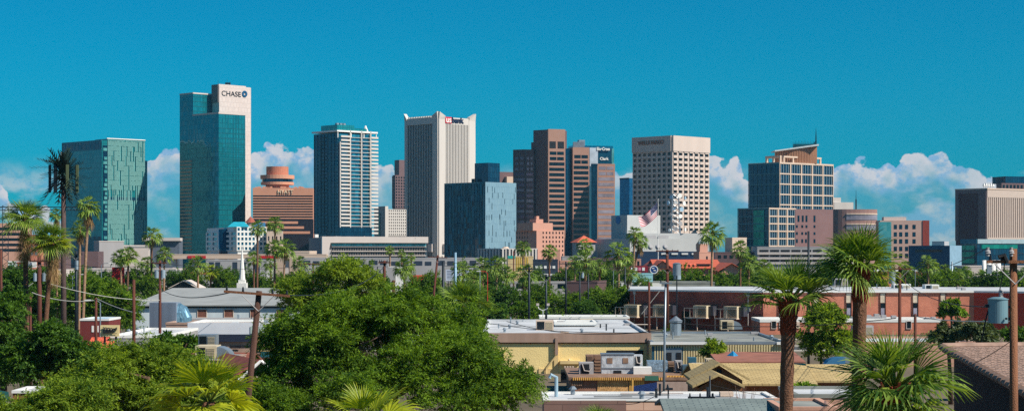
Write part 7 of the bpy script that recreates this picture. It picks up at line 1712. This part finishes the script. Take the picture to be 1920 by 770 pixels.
pole('stout pole with twin transformers between the left palms', 74, 478, 240, None, .3, m_rwood, ((.8, 1.2, 1.2, 0),), ((-.55, 3.4, .26, 1.0), (.6, 3.4, .26, 1.0)))
pole('pole with single transformer right of the monopalm', 143, 470, 255, None, .2, m_pole_d, ((.5, .9, .9, 0),), ((.1, 2.6, .3, 1.2),))
pole('short bare red-brown pole left of the leaning palm foot', 57, 552, 190, None, .14, m_rwood)
pole('slim red pole behind the yellow sign', 180, 558, 190, None, .15, m_rwood)
pole('bare dark red pole in front of the grey mural wall', 251, 524, 175, None, .16, m_rwood)
pole('pole with twin pale transformers before the grey warehouse roof', 300, 488, 210, None, .16, m_rwood, ((.3, .8, .8, 0),), ((-.36, 2.0, .25, .9), (.36, 2.0, .25, .9)))
pole('thin dark pole with crossarm in the gap left of the yellow-green tree', 587, 493, 230, None, .13, m_rwood, ((.1, 1.2, 1.2, 0),))
pole('red-brown pole behind the big tree, left of a shorter stub', 721, 488, 180, None, .14, m_rwood, ((.2, .6, .6, 0),))
pole('stubby thick red post right above the big tree', 738, 525, 150, None, .16, m_rwood)
pole('leaning dark pole with crossarm in the centre', 821, 478, 250, 816, .17, m_rwood, ((.3, 1.3, 1.3, .04),), (), py_b=525)
pole('thick dark pole with steel cap beside the noticeboard', 831, 490, 240, None, .2, m_pole_d)
pole('pale blue steel pole right of the noticeboard', 854, 473, 260, None, .2, mat('pale_blue_steel', (128, 160, 180), .5, .3))
pole('tall black pole left of the white floodlight', 992, 500, 260, None, .17, m_pole_d, ((.3, .9, .9, 0),))
pole('black pole with crossarm directly behind the floodlight', 1024, 514, 265, None, .17, m_pole_d, ((.3, .9, .9, 0),))
pole('dark pole left of the central shed', 1061, 490, 330, None, .17, m_pole_d, ((.4, 1.2, 1.2, 0),))
pole('twin-lamp dark pole below the red hip roof palms', 1087, 508, 330, None, .15, m_pole_d, ((.3, .5, .5, 0),), ((.5, 1.2, .25, .9),))
pole('slim dark pole right of the twin-lamp pole', 1103, 512, 335, None, .14, m_pole_d)
pole('short black post with hanging wires by the pink wall', 1253, 723, 105, None, .05, m_pole_d, ((.15, .15, .25, 0),))
pole('short black post with small fittings right on the pink wall', 1331, 704, 112, None, .06, m_pole_d, ((1.3, 1.35, .3, 0),))
pole('thin pole among the far right palms', 1785, 490, 420, None, .18, m_steel)
pole('pale pole far right left of the silos', 1851, 502, 400, None, .22, m_conc)
pole('thin grey mast before the finned shop block', 963, 470, 420, None, .16, m_rwood)
pole('black mast just left of the finned shop block centre', 951, 466, 520, None, .2, m_pole_d)
pole('dark post beneath the diner sign palm', 1172, 500, 370, None, .2, m_pole_d)
def lamp(label, px, py, D, s=1, m=None):
    x, z = X(px, D), Z(py, D); r_ = thing('street_lamp', label, 'street lamp', (x, D, 0), 'street lamps'); mm = m or m_steel
    MB().tube([(x, D, 0), (x, D, z - .3)], [.11, .07], 7).build('post', mm, r_); MB().tube([(x, D, z - .35), (x - .4 * s, D, z - .05), (x - 1.3 * s, D, z)], .05, 5).build('arm', mm, r_)
    MB().box(x - 1.9 * s if s > 0 else x + 1.2, x - 1.2 * s if s > 0 else x + 1.9, D - .16, D + .16, z - .06, z + .06).build('lamp_head', m_white, r_)
lamp('pale street lamp left of the grey warehouse behind the tree', 190, 493, 300, -1); lamp('slim street lamp just left of the centre palm cluster', 900, 503, 330); lamp('red street lamp in front of the centre palm cluster', 914, 508, 320, 1, mat('red_paint', (180, 36, 34), .6)); lamp('pale street lamp behind the yellow sign', 188, 562, 225, 1); lamp('street lamp over the low shed behind the leaning palm', 136, 514, 330, -1)
lamp('street lamp left of the deep blue building palms', 1716, 505, 390, 1); lamp('street lamp beside the diner sign pole', 1150, 505, 400, -1)
# wires
m_wire = mat('black_cable', (28, 28, 32), .6); m_wirep = mat('pale_cable', (178, 176, 168), .6)
def wire(label, p0, p1, sag, r, m=m_wire, n=18, name='power_cable'):
    a, b_ = Vector(P(*p0)), Vector(P(*p1)); pts = []
    for k in range(n + 1):
        t = k / n; q = a.lerp(b_, t); q.z -= sag * 4 * t * (1 - t); pts.append(tuple(q))
    r_ = MB().tube(pts, r, 5).build(name, m); tag(r_, label, 'cable', 'cables strung between the poles')
wire('pale sagging cable from the far left tree to the slim red pole', (60, 548, 190), (181, 562, 190), .45, .045, m_wirep)
wire('pale cable descending from the slim red pole to the grey mural roof', (181, 559, 190), (255, 586, 176), .15, .045, m_wirep)
wire('pale cable from left edge up to the leaning palm', (0, 566, 190), (62, 530, 190), .12, .04, m_wirep)
wire('pale cable from leaning palm across to the warehouse roof', (88, 530, 190), (300, 562, 210), .5, .04, m_wirep)
wire('thin dark cable over the grey warehouse roof to the crossarm', (300, 540, 210), (440, 546, 80), .6, .03)
wire('cable from the crossarm right end behind the big tree', (535, 553, 80), (720, 500, 180), .8, .03)
wire('long low dark cable in front of the brick warehouse', (1252, 604, 150), (1680, 596, 150), .5, .035)
wire('upper dark cable from brick warehouse pole to the transformer', (1691, 520, 150), (1860, 575, 62), .6, .022)
wire('pale thick cable sagging from stub pole to the right-hand pole', (1716, 592, 160), (1900, 602, 62), .15, .03, m_wirep)
wire('diagonal pale guy wire across the shaded brick wall', (1237, 545, 290), (1203, 588, 290), .0, .05, m_wirep)
wire('dark cable over the white roof of the yellow warehouse', (920, 606, 200), (1246, 622, 150), .4, .03)
wire('second dark cable over the yellow warehouse roof', (950, 602, 190), (1246, 617, 150), .8, .03)
wire('thin wire running down to the transformer bushing', (1884, 492, 62), (1874, 545, 62), .02, .018)
wire('dark cable dropping from the transformer side', (1855, 575, 62), (1840, 640, 62), -.1, .025)
wire('high thin wire from the right edge to the crossarm', (1990, 470, 62), (1893, 470, 62), .12, .012)
wire('thin wire from left insulator crossing the blue building', (1849, 466, 62), (1690, 505, 150), .5, .015)
wire('thin wire at upper right running behind the silos', (1960, 500, 62), (1700, 520, 150), .3, .014)
wire('thin wire over the tiled roof to the tall pole', (1780, 700, 70), (1894, 640, 62), .1, .014)
wire('thin black wire loop along the pink wall', (1174, 757, 104), (1252, 725, 105), .25, .02)
wire('thin wire above the centre trees', (830, 498, 240), (1250, 492, 310), .8, .03)
wire('upper thin wire above the centre trees', (832, 492, 240), (1250, 476, 310), .8, .03)
wire('thin wire between the two black poles and brick wall', (992, 508, 260), (1220, 534, 230), .5, .03)
wire('thin wire over the left trees below the sign', (0, 505, 240), (143, 480, 255), .3, .03)
wire('thin wire between the left transformer poles', (76, 486, 240), (300, 494, 210), .7, .03)
wire('thin wire in front of the white shed row', (300, 492, 210), (586, 497, 230), .6, .025)
wire('thin guy wire on the fence post cables', (1332, 720, 112), (1470, 745, 112), .1, .015)
# bare twiggy shrub by the pink wall
r_ = thing('bare_shrub', 'leafless twiggy shrub in front of the pink wall below the tan porch', 'shrub', (X(1400, 116), 116, 0)); rs = np.random.default_rng(3); b = MB(); bx = X(1400, 116)
for k in range(16):
    e = Vector((bx + rs.normal() * .7, 116 + rs.normal() * .3, Z(715 + rs.random() * 22, 116))); m0 = Vector((bx, 116, 2.2)).lerp(e, .6) + Vector((rs.normal() * .12, 0, 0)); b.tube([(bx, 116, 0), (bx, 116, 2.2), tuple(m0), tuple(e)], [.05, .04, .02, .006], 4)
b.build('twigs', mat('dry_twig', (130, 104, 92), .9), r_)
# water tank by the station, parked vehicles in the gaps
r_ = thing('water_tank', 'silver cylindrical tank beside the crowded wooden pole', 'tank', (X(1269, 305), 305, 0)); x = X(1269, 305)
MB().cyl(x, 305, Z(516, 305), Z(494, 305), .68, n=20).build('tank', m_steel, r_); MB().cyl(x, 305, Z(494, 305), Z(492, 305), .74, .3, 20).build('lid', m_steel, r_); MB().cyl(x, 305, 0, Z(516.1, 305), .1, n=8).build('stand', m_pole_d, r_)
def car(label, px, py, D, m, van=False, flip=False):
    """side-on parked car: py is the row of its roof"""
    x, z = X(px, D), 0.03 + max(0, Z(py, D) - (2.1 if van else 1.45)); z = 0.03
    r_ = thing('parked_van' if van else 'parked_car', label, 'van' if van else 'car', (x, D, z), 'parked vehicles'); L_ = 4.9 if van else 4.4; h = 2.0 if van else 1.42; s = -1 if flip else 1
    pr = [(-L_ / 2, .3), (L_ / 2, .3), (L_ / 2, .75), (L_ / 2 - .9, .9), (L_ / 2 - 1.6, h), (-L_ / 2 + (.15 if van else .9), h), (-L_ / 2 + .05, .9)]
    b = MB(); pts = [(x + s * a, z + c) for a, c in pr]; n = len(pts)
    if s < 0: pts = pts[::-1]
    b.face([(a, D - .85, c) for a, c in pts]); b.face([(a, D + .85, c) for a, c in reversed(pts)])
    for i in range(n): p, q = pts[i], pts[(i + 1) % n]; b.face([(q[0], D - .85, q[1]), (p[0], D - .85, p[1]), (p[0], D + .85, p[1]), (q[0], D + .85, q[1])])
    b.build('body', m, r_)
    MB().box(x - L_ * .27, x + L_ * .14, D - .87, D - .853, z + .95, z + h - .1).build('side_window', g_dark, r_)
    for q in (-1, 1): w_ = MB(); w_.tube([(x + q * L_ * .31, D - .88, z + .32), (x + q * L_ * .31, D - .62, z + .32)], .32, 14); w_.build('wheel', mat('black_rubber', (20, 22, 26), .6), r_)
m_cw = mat('white_car_paint', (226, 226, 226), .25, var=.02, coat=1, spec=.6); m_cr = mat('silver_car_paint', (150, 156, 162), .25, .4, var=.02); m_cb = mat('dark_blue_car_paint', (30, 44, 80), .25, .2, var=.02)
car('white van parked beside the white box building', 800, 525, 262, m_cw, True); car('silver car parked on the street behind the yellow warehouse', 1060, 560, 263, m_cr); car('white car parked at the kerb left of the grey warehouse', 215, 560, 262, m_cw, flip=True)
car('dark blue car parked on the street among the centre trees', 1000, 540, 434, m_cb); car('white van on the street left of the red pylon', 160, 540, 434, m_cw, True)

# thin blue haze volume added to lift the shadows of the far towers
b = MB().box(-1500, 1500, -60, 2600, -2.0, 210)
hz = b.build('haze', bpy.data.materials.new('haze_air')); tag(hz, kind='stuff')
hm = hz.data.materials[0]; hm.use_nodes = True; hn = hm.node_tree; hn.nodes.clear()
ho = nd(hn, 'ShaderNodeOutputMaterial'); hv = nd(hn, 'ShaderNodeVolumePrincipled'); hv.inputs['Color'].default_value = (.3, .75, 1.0, 1); hv.inputs['Density'].default_value = HAZE; hv.inputs['Anisotropy'].default_value = .2
hn.links.new(hv.outputs[0], ho.inputs['Volume'])
